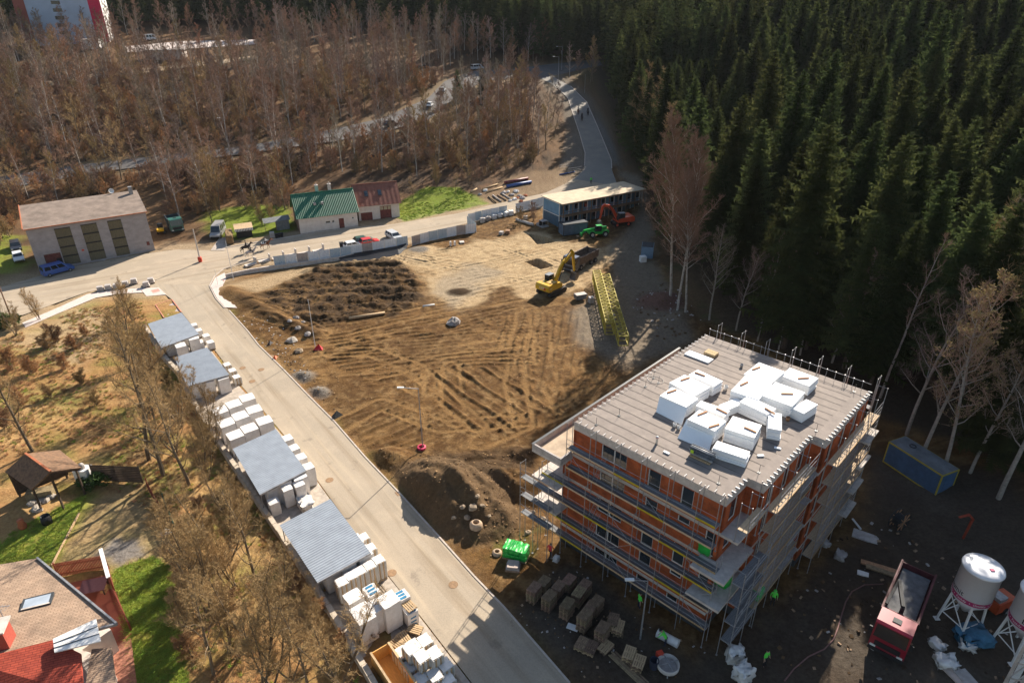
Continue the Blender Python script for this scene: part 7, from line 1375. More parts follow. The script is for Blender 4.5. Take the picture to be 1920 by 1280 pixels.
# roadside markers with small orange-red tents
for i, (x, y, lb, c) in enumerate([(597, 655, 'red tarpaulin wrapped round the foot of the thin white pole', (.60, .03, .04)), (791, 842, 'red plastic ring round the foot of the slim lamp post', (.55, .04, .10)), (632, 780, 'black and orange road sign on its stand by the kerb', (.03, .03, .03)), (507, 645, 'black warning sign tipped over beside the kerb', (.04, .03, .03)), (516, 671, 'orange flag on the kerb', (.70, .12, .03))]):
    p = gr(x, y); q = MB(); s = (.7, .7, .65, .45, .4)[i]
    if i == 1: q.lathe([(.5, 0), (.5, .3), (.32, .34), (.32, .05)], n=14, cap=False)
    else: q._add([(-s, -s * .6, 0), (s, -s * .6, 0), (s * .8, s * .6, 0), (-s * .8, s * .6, 0), (random.uniform(-.2, .2), 0, s * 1.25), (.3 * s, .1, s * .9)], [(0, 1, 5, 4), (1, 2, 5), (2, 3, 4, 5), (3, 0, 4), (3, 2, 1, 0)])
    q.build('marker', mat('marker_%d' % i, c, .6, .2, 3), None, p, .4 * i, label=lb, cat=('tarpaulin', 'ring', 'road sign', 'road sign', 'flag')[i])
p = gr(632, 779); 
for i, (x, y) in enumerate([(850, 1096), (735, 1074), (618, 900), (638, 962), (747, 925), (490, 693), (473, 715), (455, 690), (508, 668)]): p = gr(x, y); b = MB(); b.lathe([(.42, 0), (.42, .012)], n=18) if i not in (3, 4) else b.box((0, 0, .006), (.7, .5, .012)); b.build('manhole_cover', mat('rusty_iron', (.27, .165, .09), .8, .2, 4), None, p + Vector((0, 0, .004)), RD, label=('manhole cover in the road nearest the camera', 'manhole cover at the road edge by the slat-sided packs', 'worn manhole mark beside the ribbed shelter', 'square drain grate at the left road edge', 'square drain grate at the kerb by the spoil heap', 'far manhole cover, right of three', 'far manhole cover, lowest of three', 'far manhole cover, left of three', 'drain grate at the far kerb')[i], cat='manhole cover')
# ---- riders
HD = pxdir((462, 480), (512, 469)); m_bay = mat('bay_coat', (.13, .045, .02), .6, .15, 3); m_drk = mat('dark_coat', (.03, .02, .018), .5, .15, 3); m_gry = mat('grey_coat', (.42, .36, .32), .7, .15, 3); m_ch = mat('chestnut_coat', (.22, .075, .03), .6, .15, 3)
def rider(px, rz, coat, mane, blanket, lb1, lb2, torso, hat=None):
    p = gr(*px); horse(lb1, p, rz, coat, mane, blanket); person(lb2, p + Vector((.12 * math.cos(rz), .12 * math.sin(rz), 1.60)), rz, torso, m_black, 'ride', hat)
rider((462, 474), HD, m_drk, m_black, None, 'dark horse at the back of the trio in the street', 'rider in dark jacket on the dark horse', m_black, m_blk); rider((471, 483), HD, m_gry, m_whc, None, 'pale grey horse nearest the camera in the street', 'rider in black on the pale grey horse', m_navy, m_blk); rider((499, 467), HD, m_ch, m_black, m_whc, 'chestnut horse in front wearing a striped blanket', 'rider in pale jacket on the chestnut horse', m_whc, m_blk)
UD = pxdir((1095, 245), (1080, 205)); rider((1091, 227), UD, m_drk, m_black, None, 'dark horse walking up the far road, nearest of three', 'rider on the nearest far horse', m_black, m_blk); rider((1084, 215), UD, m_bay, m_black, None, 'bay horse on the left of the far road', 'rider in pale top on the left far horse', m_whc, m_blk); rider((1102, 217), UD, m_drk, m_black, None, 'dark horse on the right of the far road', 'rider on the right far horse', m_navy, m_blk)
# ---- workers
person('worker in red vest and black trousers standing at the scaffold corner', gr(1031, 1046), R(60), m_redv, m_black, 'walk'); person('worker in green vest bending over the white roll', gr(1247, 1212), R(150), m_hiv, m_navy, 'bend', m_black); person('worker in green helmet in the doorway at the rear right wall', gr(1447, 1134), R(-110), m_hiv, m_black, 'stand', m_helg); person('worker in dark clothes with green vest near the white bags', gr(1432, 1247), R(-60), m_hiv, m_black, 'stand'); person('worker in bright green jacket walking behind the site offices', gr(1108, 345), R(-90), m_hiv, m_black, 'walk'); person('worker in green vest among the ladders under the scaffold', gr(1197, 1140), R(20), m_hiv, m_navy, 'stand')
# ---- things round the foot of the block
p = gr(1246, 1212); t = thing('insulation_roll', 'large white roll lying by the bending worker', 'roll', p, PD); b = MB(); b.smooth = True; b.tube((-.9, .5, .35), (.9, .5, .35), .36, None, 14); b.build('roll', m_wrap, t)
p = gr(1251, 1256); t = thing('concrete_mixer', 'round white pan mixer with crossed bars at the bottom edge', 'mixer', p, .3); b = MB(); b.smooth = True; b.lathe([(.75, .25), (.85, .4), (.85, .75), (.78, .75), (.7, .45)], n=20, cap=False); b.build('pan', m_concl, t); MB().lathe([(.74, .4), (.02, .42)], n=20).build('mortar', m_conc, t)
for k in range(2): MB().bar((-.8, 0, .8), (.8, 0, .8), .07).build('bar', m_steel, t, (0, 0, 0), k * math.pi / 2)
for k in range(3): a_ = k * 2.1; MB().bar((.6 * math.cos(a_), .6 * math.sin(a_), .3), (.75 * math.cos(a_), .75 * math.sin(a_), 0), .08).build('leg', m_steel, t)
MB().box((-.2, .95, .6), (.5, .4, .5)).build('motor', mat('red_plastic', (.55, .06, .03)), t)
p = gr(1225, 1252); b = MB(); b.lathe([(.32, 0), (.36, .85), (.32, .85), (.29, .1)], n=14, cap=False); b.build('water_barrel', m_navy, None, p, label='dark water barrel left of the pan mixer', cat='barrel')
for i, (x, y, s) in enumerate([(1376, 1236, 1.15), (1392, 1272, 1.2), (1043, 1052, .5)]): p = gr(x, y); b = MB(); soft_box(b, (s, s * .9, s * 1.05), jit=.13 * s, n=6); b.build('bulk_bag', m_wrap, None, p + Vector((0, 0, s * .5)), .5 * i, label=('large white bulk bag at the near building corner, upper one', 'large white bulk bag at the bottom edge, lower one', 'small crumpled white sack beside the worker in red')[i], cat='bag')
p = gr(1462, 1130); q = MB(); q.path([gr(x, y) + Vector((0, 0, .06)) for x, y in [(1470, 1278), (1488, 1255), (1515, 1232), (1545, 1218), (1562, 1200), (1570, 1180), (1577, 1155), (1585, 1130), (1597, 1110), (1620, 1098), (1655, 1097)]], .055, 6); q.build('hose', mat('red_grey_hose', (.20, .10, .09), .7, .1, 3), None, label='long hose snaking from the lorry across the dark yard', cat='hose')
t = thing('cable_drum', 'dark cable drum with spoked flange behind the block', 'cable drum', gr(1681, 990) , .5)
for s in (-1, 1):
    for k in range(8): a_ = k * math.pi / 4; MB().bar((0, s * .4, 1.0), (.95 * math.cos(a_), s * .4, 1.0 + .95 * math.sin(a_)), .08).build('spoke', m_batt, t)
    q = MB(); q.path([(1.0 * math.cos(a_), s * .4, 1.0 + 1.0 * math.sin(a_)) for a_ in np.linspace(0, 6.2832, 18)], .06, 5); q.build('rim', m_blk, t)
MB().tube((0, -.38, 1.0), (0, .38, 1.0), .6, None, 16).build('cable', m_blk, t)
p = gr(1805, 1010); t = thing('bent_digger_arm', 'orange-red excavator arm rising behind the silo', 'excavator arm', p, .2); boom(t, 'arm', mat('dull_red', (.30, .045, .02), .7, .2, 3), [(0, 0), (.2, 2.3), (-.4, 2.9), (-1.4, 2.8)], .16, [.12, .2, .2, .12])
for i, (x, y, L_, rz_, lb, m) in enumerate([(1655, 1068, 3.6, .3, 'rusty steel beams behind the red lorry, upper', m_batt), (1665, 1078, 3.6, .25, 'rusty steel beams behind the red lorry, lower', m_pal), (1622, 1008, 2.2, .2, 'grey grating lying near the cable drum', m_conc), (1790, 1265, 2.0, -.5, 'pinkish board on the ground at the bottom right', mat('pinkish_slab', (.46, .37, .32))), (1815, 1278, 1.8, -.6, 'pale board at the bottom edge right', m_conc), (1540, 965, 1.8, .4, 'yellow spirit level plank beside the block', m_yel), (1605, 985, 1.4, -.7, 'white strip lying behind the block', m_white), (1617, 1078, .9, .3, 'small white sheet on the dark yard', m_white)]): p = gr(x, y); MB().box((0, 0, .08), (L_, (.5, .5, 1.2, 1.1, 1.0, .15, .15, .5)[i], .14)).build('board', m, None, p, BA + rz_, label=lb, cat='board')
m_tarp = mat('blue_tarpaulin', (.05, .16, .26), .5, .2, 2, .4)
for i, (x, y, s, lb, m) in enumerate([(1822, 1200, 1.6, 'blue tarpaulin heap below the right silo', m_tarp), (1812, 1210, 1.0, 'faded blue plastic sack beside the blue tarpaulin', m_wrap), (1755, 1212, .8, 'crumpled white plastic near the red lorry cab', m_wrap), (1772, 1245, 1.1, 'crumpled white sheet at the bottom right', m_wrap), (1575, 1045, .8, 'rubble heap lit by a spot of sun', m_conc), (1545, 1020, .7, 'grey sack against the rear wall', m_conc)]): p = gr(x, y); b = MB(); soft_box(b, (s * 1.3, s, s * .6), jit=.16 * s, n=5); b.build('crumpled_heap', m, None, p + Vector((0, 0, s * .25)), i, label=lb, cat='heap')
# green bags on the balconies
for i, (u, v, z, lb) in enumerate([(14.4, 1.0, 5.2, 'green wrapped bag on the middle corner balcony'), (15.9, 4.6, 2.1, 'green wrapped bag on the low scaffold deck at the corner'), (12.9, .4, 8.0, 'dark green bag inside the upper corner balcony')]): b = MB(); soft_box(b, (1.0, 1.0, 1.0), jit=.06, n=4); b.build('wrapped_bag', m_grn, None, bl(u, v, z + .55), BA, label=lb, cat='bag')
# small clutter nobody could count in the yard: bricks, offcuts, clods
random.seed(71); q = MB()
def scatter(poly, n, smin, smax, mi):
    Wp = W(poly); xs = [p[0] for p in Wp]; ys = [p[1] for p in Wp]; k = 0
    while k < n:
        x, y = random.uniform(min(xs), max(xs)), random.uniform(min(ys), max(ys))
        if not bool(inpoly(np.array([x]), np.array([y]), Wp)[0]): continue
        s = random.uniform(smin, smax); q.cm = random.choice(mi); q.box((x, y, hg(x, y) + s * .2), (s, s * random.uniform(.4, 1), s * random.uniform(.15, .45)), 0, Euler((random.uniform(-.4, .4), random.uniform(-.4, .4), random.uniform(0, 6))).to_matrix()); k += 1
scatter([(1480, 1060), (1640, 960), (1900, 1100), (1900, 1275), (1450, 1275)], 200, .05, .32, [2, 3, 3, 6, 6, 7]); scatter([(960, 1150), (1050, 1050), (1330, 1230), (1300, 1275), (1080, 1275)], 110, .05, .22, [3, 6, 2]); scatter([(520, 660), (700, 600), (1080, 640), (1000, 840), (700, 840)], 500, .05, .2, [5, 5, 6]); scatter([(700, 850), (1000, 850), (1010, 1040), (900, 1050)], 600, .05, .22, [5, 6, 6]); scatter([(480, 560), (760, 480), (800, 570), (560, 610)], 500, .08, .3, [6, 6, 7]); scatter([(430, 590), (520, 600), (640, 780), (560, 710)], 170, .06, .28, [5, 2, 6]); scatter([(1170, 560), (1260, 520), (1330, 620), (1240, 640)], 110, .1, .45, [2, 6, 6])
q.build('yard_rubble', [m_batt, m_white, m_conc, m_pal, m_steel, mat('ochre_clod', (.28, .17, .08), .95, .2, 3), mat('brown_clod', (.13, .075, .035), .95, .2, 3), mat('black_clod', (.05, .03, .016), .95, .2, 3)], None, label='scattered clods, offcuts and rubble over the dirt', cat='rubble', kind='stuff')
HAZE = 0.00004
# ================================================================ gardens, near trees, far tower
m_shing = mat('tan_shingles', (.30, .215, .155), .9, c2=(.22, .155, .115), scale=5, stretch=(1, 4, 1), bump=.2); m_redr = mat('red_shingles', (.40, .085, .055), .9, c2=(.30, .06, .042), scale=5, stretch=(4, 1, 1), bump=.2); m_moss = mat('leaf_strewn_roof', (.24, .135, .075), .95, c2=(.085, .055, .038), scale=3.5, bump=.5); m_redw = mat('red_stained_timber', (.22, .055, .03), .8, .2, 4, stretch=(6, 6, 1)); m_log = mat('dark_timber', (.09, .06, .04), .9, .25, 3); m_stone = mat('fieldstone', (.38, .33, .28), .95, .25, 5, .4)
def shingle_mat(name, c, c2, ang):
    m = bpy.data.materials.new(name); m.use_nodes = True; n = m.node_tree.nodes; l = m.node_tree.links; b = n['Principled BSDF']; b.inputs['Roughness'].default_value = .9; b.inputs['Specular IOR Level'].default_value = .2
    tc = n.new('ShaderNodeTexCoord'); mp = n.new('ShaderNodeMapping'); mp.inputs['Rotation'].default_value = (0, 0, ang); l.new(tc.outputs['Object'], mp.inputs[0]); br = n.new('ShaderNodeTexBrick'); l.new(mp.outputs[0], br.inputs['Vector']); br.inputs['Scale'].default_value = 1; br.inputs['Brick Width'].default_value = .5; br.inputs['Row Height'].default_value = .17; br.inputs['Mortar Size'].default_value = .02
    br.inputs['Color1'].default_value = (*c, 1); br.inputs['Color2'].default_value = (*c2, 1); br.inputs['Mortar'].default_value = (*[v * .55 for v in c2], 1); nz = n.new('ShaderNodeTexNoise'); nz.inputs['Scale'].default_value = .8; nz.inputs['Detail'].default_value = 6; l.new(tc.outputs['Object'], nz.inputs[0]); r = n.new('ShaderNodeValToRGB'); r.color_ramp.elements[0].color = (.72, .72, .72, 1); r.color_ramp.elements[1].color = (1.15, 1.12, 1.08, 1); r.color_ramp.elements[0].position = .3; r.color_ramp.elements[1].position = .7; l.new(nz.outputs[0], r.inputs[0])
    mu = n.new('ShaderNodeMixRGB'); mu.blend_type = 'MULTIPLY'; mu.inputs[0].default_value = 1; l.new(br.outputs[0], mu.inputs[1]); l.new(r.outputs[0], mu.inputs[2]); l.new(mu.outputs[0], b.inputs['Base Color']); return m
def roof_slab(t, nm, pts, m, th=.18, o=Vector((0, 0, 0))):
    P = [gz(x, y, z) - o for x, y, z in pts]; b = MB(); nrm = (P[1] - P[0]).cross(P[2] - P[0])
    if nrm.z < 0: P = P[::-1]
    b.slab(P, th); return b.build(nm, m, t), P
# ---- house at the lower left
o0 = gz(60, 1180, 0); o0.z = hz(o0.x, o0.y); hs = thing('garden_house', 'house in the lower left corner with tan shingle roof and red shingle wing', 'house', o0); rr = pxdir((0, 1060), (70, 1046)); m_sh1 = shingle_mat('tan_shingle_rows', (.37, .265, .19), (.30, .21, .15), -rr); m_sh2 = shingle_mat('red_shingle_rows', (.45, .085, .05), (.35, .065, .042), -rr)
rb, P = roof_slab(hs, 'main_roof', [(-90, 1072, 2.9), (70, 1046, 2.9), (219, 1169, 4.2), (120, 1196, 4.2), (-90, 1250, 4.2)], m_sh1, .2, o0)
e = MB(); e.bar(gz(70, 1046, 2.95) - o0, gz(219, 1169, 4.25) - o0, .14, .24); e.build('verge_trim', m_steel, rb); e = MB(); e.bar(gz(219, 1169, 4.2) - o0, gz(188, 1178, 4.15) - o0, .16, .2); e.build('gutter', m_steel, rb)
wd, P = roof_slab(hs, 'dormer_roof', [(180, 1159, 4.75), (99, 1197, 4.75), (102, 1222, 4.5), (189, 1201, 4.5)], m_white, .12, o0)
for f in (.35, .68): a_ = (gz(180, 1159, 4.76) - o0).lerp(gz(189, 1201, 4.51) - o0, f); b_ = (gz(99, 1197, 4.76) - o0).lerp(gz(102, 1222, 4.51) - o0, f); q = MB(); q.bar(a_, b_, .04, .05); q.build('seam', m_frame, wd)
roof_slab(hs, 'wing_roof', [(-60, 1240, 4.3), (98, 1199, 4.35), (151, 1224, 3.9), (156, 1300, 3.2), (-20, 1300, 3.2)], m_sh2, .2, o0); roof_slab(hs, 'porch_roof', [(172, 1216, 3.2), (209, 1213, 3.2), (220, 1300, 2.9), (157, 1300, 2.9)], m_sh1, .16, o0)
b = MB(); W1 = [gz(x, y, 2.6) - o0 for x, y in [(-80, 1080), (66, 1054), (205, 1172), (150, 1210), (200, 1225), (205, 1320), (-80, 1320)]]; b.prism([(p.x, p.y) for p in W1], -.3, 2.6); b.build('walls', m_wallw, hs)
p = gz(70, 1128, 3.7) - o0; sk = MB(); sk.box((0, 0, 0), (2.1, 1.2, .22)); s1 = sk.build('skylight', m_frame, hs, p, rr + .05); MB().box((0, 0, .118), (1.75, .9, .02)).build('pane', mat('sky_pane', (.35, .40, .46), .1, .1, 1), s1); MB().box((0, -.52, .12), (1.9, .14, .03)).build('frame', m_concl, s1)
p = gz(4, 1195, 4.7) - o0; MB().box((0, 0, 0), (1.0, 1.3, 2.2)).build('chimney', m_redr, hs, p, rr); MB().box((0, 0, 1.15), (1.3, 1.6, .14)).build('chimney_cap', m_concl, hs, p, rr); q = MB()
p = gz(8, 1160, 4.2) - o0; q = MB(); q.bar(p, p + Vector((0, 0, 1.2)), .05); q.bar(p + Vector((-.7, 0, 1.2)), p + Vector((.7, .2, 1.2)), .04)
for k in range(6): u = p + Vector((-.6 + .24 * k, .0, 1.2)); q.bar(u + Vector((0, -.3, 0)), u + Vector((0, .3, 0)), .02)
q.build('aerial', m_steel, hs)
# deck, fences
b = MB(); b.quad(*[(lambda v: (v.x, v.y, hz(v.x, v.y) + .14))(gz(x, y, .1)) for x, y in [(108, 1090), (202, 1070), (246, 1182), (210, 1210), (190, 1190)]]); dm = b.mesh('deck', m_redw)
if dm.polygons[0].normal.z < 0: dm.flip_normals()
obj('timber_deck', dm, kind='structure'); b = MB(); b.quad(*[(lambda v: (v.x, v.y, hz(v.x, v.y) + .10))(gz(x, y, .1)) for x, y in [(208, 1205), (243, 1188), (258, 1300), (214, 1300)]]); dm = b.mesh('garden_path', mat('brick_path', (.40, .17, .11), .9, .25, 5))
if dm.polygons[0].normal.z < 0: dm.flip_normals()
obj('garden_path', dm, kind='structure')
def slat_fence(label, pa, pb, h, n, m, horiz=False, cap=None, name='garden_fence'):
    a_, b_ = gr(*pa), gr(*pb); d = b_ - a_; L = math.hypot(d.x, d.y); t = thing(name, label, 'fence', a_, math.atan2(d.y, d.x))
    if horiz:
        for k in range(n): MB().box((L / 2, 0, .1 + h * (k + .5) / n), (L, .04, h / n * .86)).build('slat', m, t)
    else:
        for k in range(n): MB().box((L * (k + .5) / n, 0, h / 2 + .05), (L / n * .72, .04, h)).build('slat', m, t)
        for z in (.35, h - .3): MB().box((L / 2, .05, z), (L, .05, .1)).build('rail', m, t)
    for k in range(max(2, int(L / 2.5) + 1)): MB().box((L * k / max(1, int(L / 2.5)), .06, h / 2 + .05), (.1, .1, h + .1)).build('post', m, t)
    if cap: MB().box((L / 2, 0, h + .12), (L, .3, .1)).build('capping', cap, t)
    return t
slat_fence('red-brown slatted fence behind the tan-roofed house', (110, 1082), (203, 1066), 1.6, 34, m_redw); slat_fence('tall red-brown fence with pale capping right of the deck', (203, 1066), (218, 1120), 2.3, 16, m_redw, cap=m_white); slat_fence('low red-brown fence running down the right of the deck', (218, 1120), (246, 1184), 1.1, 22, m_redw)
slat_fence('dark horizontal plank fence behind the garden', (178, 902), (268, 906), 2.1, 9, m_log, True); slat_fence('low brown panel fence beside the wild trees', (278, 918), (302, 962), 1.4, 12, m_redw); slat_fence('dark green plank fence at the edge of the shaded garden', (310, 950), (336, 1012), 1.6, 16, mat('green_stain', (.02, .075, .05), .8, .2, 4))
tb_ = thing('garden_table', 'dark wooden table on the deck', 'table', gr(180, 1110), rr); MB().box((0, 0, .75), (2.0, 1.6, .07)).build('table_top', mat('plum_timber', (.13, .05, .055), .7, .2, 4, stretch=(1, 6, 1)), tb_)
for x in (-.85, .85):
    for y in (-.65, .65): MB().box((x, y, .38), (.09, .09, .72)).build('leg', m_log, tb_)
MB().box((0, 0, 0), (7.0, .14, .16)).build('log_edging', m_plank, None, gr(125, 1010) + Vector((0, 0, .08)), pxdir((105, 1060), (172, 930)), label='long thin log edging the lawn', cat='log')
# ---- timber shed with leaf-strewn roof
o1 = gz(80, 905, 0); o1.z = hz(o1.x, o1.y); t = thing('timber_shed', 'open-fronted timber shed with leaf-covered gable roof in the left garden', 'shed', o1); R0, R1 = (48, 850, 4.6), (95, 884, 4.6)
roof_slab(t, 'roof_slope', [R0, R1, (153, 876, 3.0), (112, 843, 3.0)], m_moss, .16, o1); roof_slab(t, 'roof_slope', [R0, R1, (58, 918, 2.9), (9, 884, 2.9)], m_moss, .16, o1); q = MB(); q.bar(gz(*R0) - o1 + Vector((0, 0, .05)), gz(*R1) - o1 + Vector((0, 0, .05)), .2, .1); q.build('ridge_cap', m_terr, t)
cs = [gz(x, y, z) - o1 for x, y, z in [(148, 878, 2.9), (112, 848, 2.9), (58, 914, 2.8), (14, 886, 2.8), (95, 888, 4.3)]]
for c in cs: w_ = (Vector((0, 0, c.z)) - c) * .08; q = MB(); q.bar((c.x + w_.x, c.y + w_.y, -.2), (c.x + w_.x, c.y + w_.y, c.z), .16); q.build('post', m_log, t)
q = MB(); q.bar(cs[1] + Vector((0, 0, -1.5)), cs[3] + Vector((0, 0, -1.5)), .12, 2.8); q.build('rear_wall', m_log, t); q = MB(); q.bar(cs[2] + Vector((0, 0, -.1)), cs[4], .1, .2); q.bar(cs[0] + Vector((0, 0, -.1)), cs[4], .1, .2); q.build('gable_beam', m_log, t)
MB().box((0, 0, .4), (2.4, 1.0, .8)).build('workbench', m_pal, None, gr(78, 930), .3, label='cluttered workbench under the timber shed', cat='workbench')
p = gr(163, 902); t = thing('stone_oven', 'whitewashed garden oven with round cap beside the shed', 'oven', p); MB().box((0, 0, .9), (1.4, 1.2, 1.8)).build('body', m_white, t); q = MB(); q.lathe([(.35, 1.8), (.3, 2.2), (.22, 2.35), (.05, 2.45)], n=10); q.build('cap', m_conc, t)
b = clump(1.2, 1.6, 900, .22, 77).mesh('ivy', m_green); t = thing('garden_bush', 'dark evergreen bush at the foot of the garden oven', 'bush', gr(172, 912)); obj('foliage', b, t)
p = gr(90, 982); t = thing('garden_barrel', 'black barrel standing on the lawn', 'barrel', p); q = MB(); q.smooth = True; q.lathe([(.42, 0), (.5, .5), (.42, 1.0), (.36, 1.0), (.36, .7)], n=14); q.build('cask', m_blk, t)
p = gr(44, 990); q = MB(); q.smooth = True; q.lathe([(.3, 0), (.4, .35), (.25, .8), (.32, 1.0), (.2, 1.15)], n=12); q.build('terracotta_urn', m_terr, None, p, label='reddish-brown urn at the shed path', cat='urn')
for i, (x, y) in enumerate([(60, 945), (68, 952), (75, 940), (88, 938), (97, 932), (72, 958)]): rock(x, y, .5, 'pale stone of the rockery before the shed', m_stone, 'rockery stones before the shed')
p = gr(312, 1002); b = MB(); soft_box(b, (.9, .7, .4), jit=.08, n=3); b.build('white_sack', m_wrap, None, p + Vector((0, 0, .2)), .4, label='small white sack in the shade by the green fence', cat='sack')
# ---- near leafless trees
NT = []
for k, kw in enumerate([dict(H=14, n1=20, spread=.34, up=.85), dict(H=13, n1=18, spread=.38, up=.75), dict(H=11, n1=15, spread=.36, up=.95, multi=3), dict(H=9, n1=13, spread=.4, up=.9, multi=5), dict(H=12, n1=22, spread=.3, up=.8)]):
    w_, t_, lv = bare(kw['H'], 700 + k, .0125 if k != 3 else .009, 4, kw['spread'], kw['n1'], 9, 5, .2 if k < 2 else .12, kw['up'], .024, multi=kw.get('multi', 1), twigs=3); NT.append((kw['H'], [('trunk', w_.mesh('near_trunk', m_tbark)), ('crown', t_.mesh('near_crown', m_twigo))]))
random.seed(81)
def place_tree(label, base, top, k, name='leafless_tree', parts=None, H=None, group=None, smax=3.0):
    p = gp(*base); z = zat(top[0], top[1], p.x, p.y); h = z - p.z; hh, pr = NT[k] if parts is None else (H, parts); s = min(max(h / hh, .3), smax); return tree_thing(name, label, 'tree', pr, (p.x, p.y, p.z - .1), random.uniform(0, 6.28), s, group)
for base, top, k, lb in [((62, 845), (20, 640), 0, 'large leafless tree with pale trunk at the left edge above the shed'), ((279, 862), (195, 580), 1, 'tall leafless tree left of a close pair behind the dark plank fence'), ((306, 890), (262, 600), 4, 'tall leafless tree, right one of the pair behind the dark plank fence'), ((355, 908), (345, 700), 1, 'spreading leafless tree with forked trunk beside the nine white packs'), ((338, 800), (322, 640), 2, 'bushy leafless tree overhanging the second shelter roof'), ((300, 745), (265, 575), 3, 'many-stemmed leafless tree at the first shelter roof'), ((395, 850), (400, 720), 3, 'thicket of upright stems beside the low wall'), ((240, 690), (215, 600), 3, 'reddish leafless bush at the far end of the meadow'), ((30, 630), (10, 545), 2, 'small leafless tree beside the wooden pole'), ((75, 600), (75, 540), 3, 'small bare tree at the street edge on the left'), ((250, 600), (245, 520), 3, 'small bare tree by the paver pallets'),
    ((430, 1050), (440, 880), 2, 'leafless tree on the wild strip left of the nearest shelter'), ((480, 1095), (500, 905), 4, 'leafless tree leaning over the nearest shelter roof'), ((400, 1150), (420, 950), 3, 'many-stemmed bush in the middle of the wild strip'), ((470, 1200), (480, 1000), 2, 'leafless tree on the lower wild strip'), ((545, 1215), (545, 1020), 1, 'leafless tree close to the wall beside the tall white packs'), ((400, 1262), (410, 1060), 0, 'leafless tree at the bottom edge beside the lawn'), ((500, 1290), (500, 1100), 3, 'many-stemmed bush at the bottom edge'), ((640, 1285), (600, 1090), 2, 'dark forked tree at the bottom edge beside the orange crate'), ((580, 1300), (570, 1130), 4, 'leafless sapling at the bottom edge'), ((355, 1085), (350, 985), 3, 'low bushy tree beside the green fence'), ((350, 1190), (345, 1080), 3, 'bush leaning over the lawn')]:
    place_tree(lb, base, top, k)
for base, top, lb in [((412, 395), (385, 300), 'broad leafless tree behind the hedge and the minibus'), ((398, 418), (375, 330), 'leafless tree right of the old lorry'), ((492, 420), (490, 375), 'rounded leafless bush on the lawn left of the house'), ((512, 415), (515, 372), 'rounded leafless bush beside the lean-to shed'), ((775, 378), (780, 335), 'small fruit tree on the lawn right of the barn wing'), ((855, 365), (850, 325), 'small tree at the far end of the lawn'), ((880, 352), (875, 300), 'olive-tinted leafless tree above the roadside heap'), ((820, 350), (820, 300), 'brushy tree behind the lawn')]: place_tree(lb, base, top, 3 if 'bush' in lb or 'brush' in lb else 1)
# young-leaved and bare trees at the forest edge
w_, t_, lv = bare(15, 760, .010, 4, .32, 20, 8, 5, .3, .8, .028, twigs=3, leaves=.55); me_c = both(MB(), t_, m_leaf, m_twig, 'leafy_crown'); EDL = [('trunk', w_.mesh('edge_trunk', mat('grey_bark', (.30, .26, .22), .9, .2, 4))), ('crown', t_.mesh('edge_crown', m_twig)), ('young_leaves', lv.mesh('young_leaves', m_leaf))]
w_, t_, lv = bare(24, 761, .0085, 4, .33, 42, 10, 7, .36, .95, .045, twigs=4); BB = [('trunk', w_.mesh('big_birch_trunk', m_birch)), ('crown', t_.mesh('big_birch_crown', m_twig))]
w_, t_, lv = bare(18, 762, .0075, 4, .22, 16, 7, 4, .4, .7, .03, twigs=2); SB = [('trunk', w_.mesh('slim_trunk', mat('grey_bark', (.30, .26, .22)))), ('crown', t_.mesh('slim_crown', m_twig))]
for base, top, lb in [((1256, 566), (1282, 236), 'tallest pinkish birch with white trunk at the forest edge by the haul road'), ((1270, 582), (1310, 270), 'second tall birch with white trunk, just right of the tallest'), ((1285, 590), (1325, 330), 'third birch of the group at the forest edge')]: place_tree(lb, base, top, 0, 'birch_tree', BB, 24)
for base, top, lb in [((1500, 665), (1525, 450), 'slim grey bare tree in the dark forest edge, first behind the roof'), ((1420, 640), (1425, 430), 'slim grey bare tree behind the left part of the roof'), ((1585, 690), (1610, 470), 'slim grey bare tree behind the middle of the roof'), ((1650, 745), (1680, 440), 'tall grey bare tree behind the right roof corner'), ((1460, 655), (1470, 470), 'thin bare tree behind the rear rail')]: place_tree(lb, base, top, 0, 'bare_tree', SB, 18)
for base, top, lb in [((1725, 868), (1745, 530), 'tree with young yellowish leaves behind the blue container, left one'), ((1765, 890), (1800, 560), 'tree with young yellowish leaves behind the blue container, right one'), ((1818, 888), (1860, 620), 'leaning tree with sparse leaves at the right forest edge')]: place_tree(lb, base, top, 0, 'young_leaved_tree', EDL, 15)
for base, top, lb in [((1840, 700), (1800, 300), 'large brown bare tree high on the right edge of the forest'), ((1890, 760), (1890, 330), 'large brown bare tree at the right edge of the picture'), ((1195, 300), (1190, 100), 'brown bare tree beside the uphill road'), ((1225, 320), (1215, 120), 'brown bare tree in front of the spruces above the road'), ((1240, 380), (1235, 200), 'brown bare tree between the birches and the road')]: place_tree(lb, base, top, 1 if base[1] > 500 else 4, smax=1.9)
w_, t_, lv = bare(17, 765, .011, 4, .42, 24, 9, 5, .3, .7, .03, twigs=3); WB = [('trunk', w_.mesh('wide_trunk', mat('grey_bark', (.30, .26, .22)))), ('crown', t_.mesh('wide_crown', m_twig2))]
for base, top, lb in [((1872, 935), (1905, 560), 'wide-branching grey tree at the right edge beside the container'), ((1700, 815), (1700, 520), 'wide-branching grey tree left of the young-leaved pair'), ((1560, 680), (1560, 500), 'low grey bare tree behind the middle of the rear rail'), ((1790, 720), (1775, 380), 'wide brown bare tree rising between the spruces on the right'), ((1880, 690), (1870, 330), 'wide brown bare tree high at the right edge'), ((1330, 600), (1345, 430), 'grey bare tree just right of the birch group'), ((1380, 620), (1395, 470), 'small grey bare tree left of the roof corner')]: place_tree(lb, base, top, 0, 'bare_tree', WB, 17)
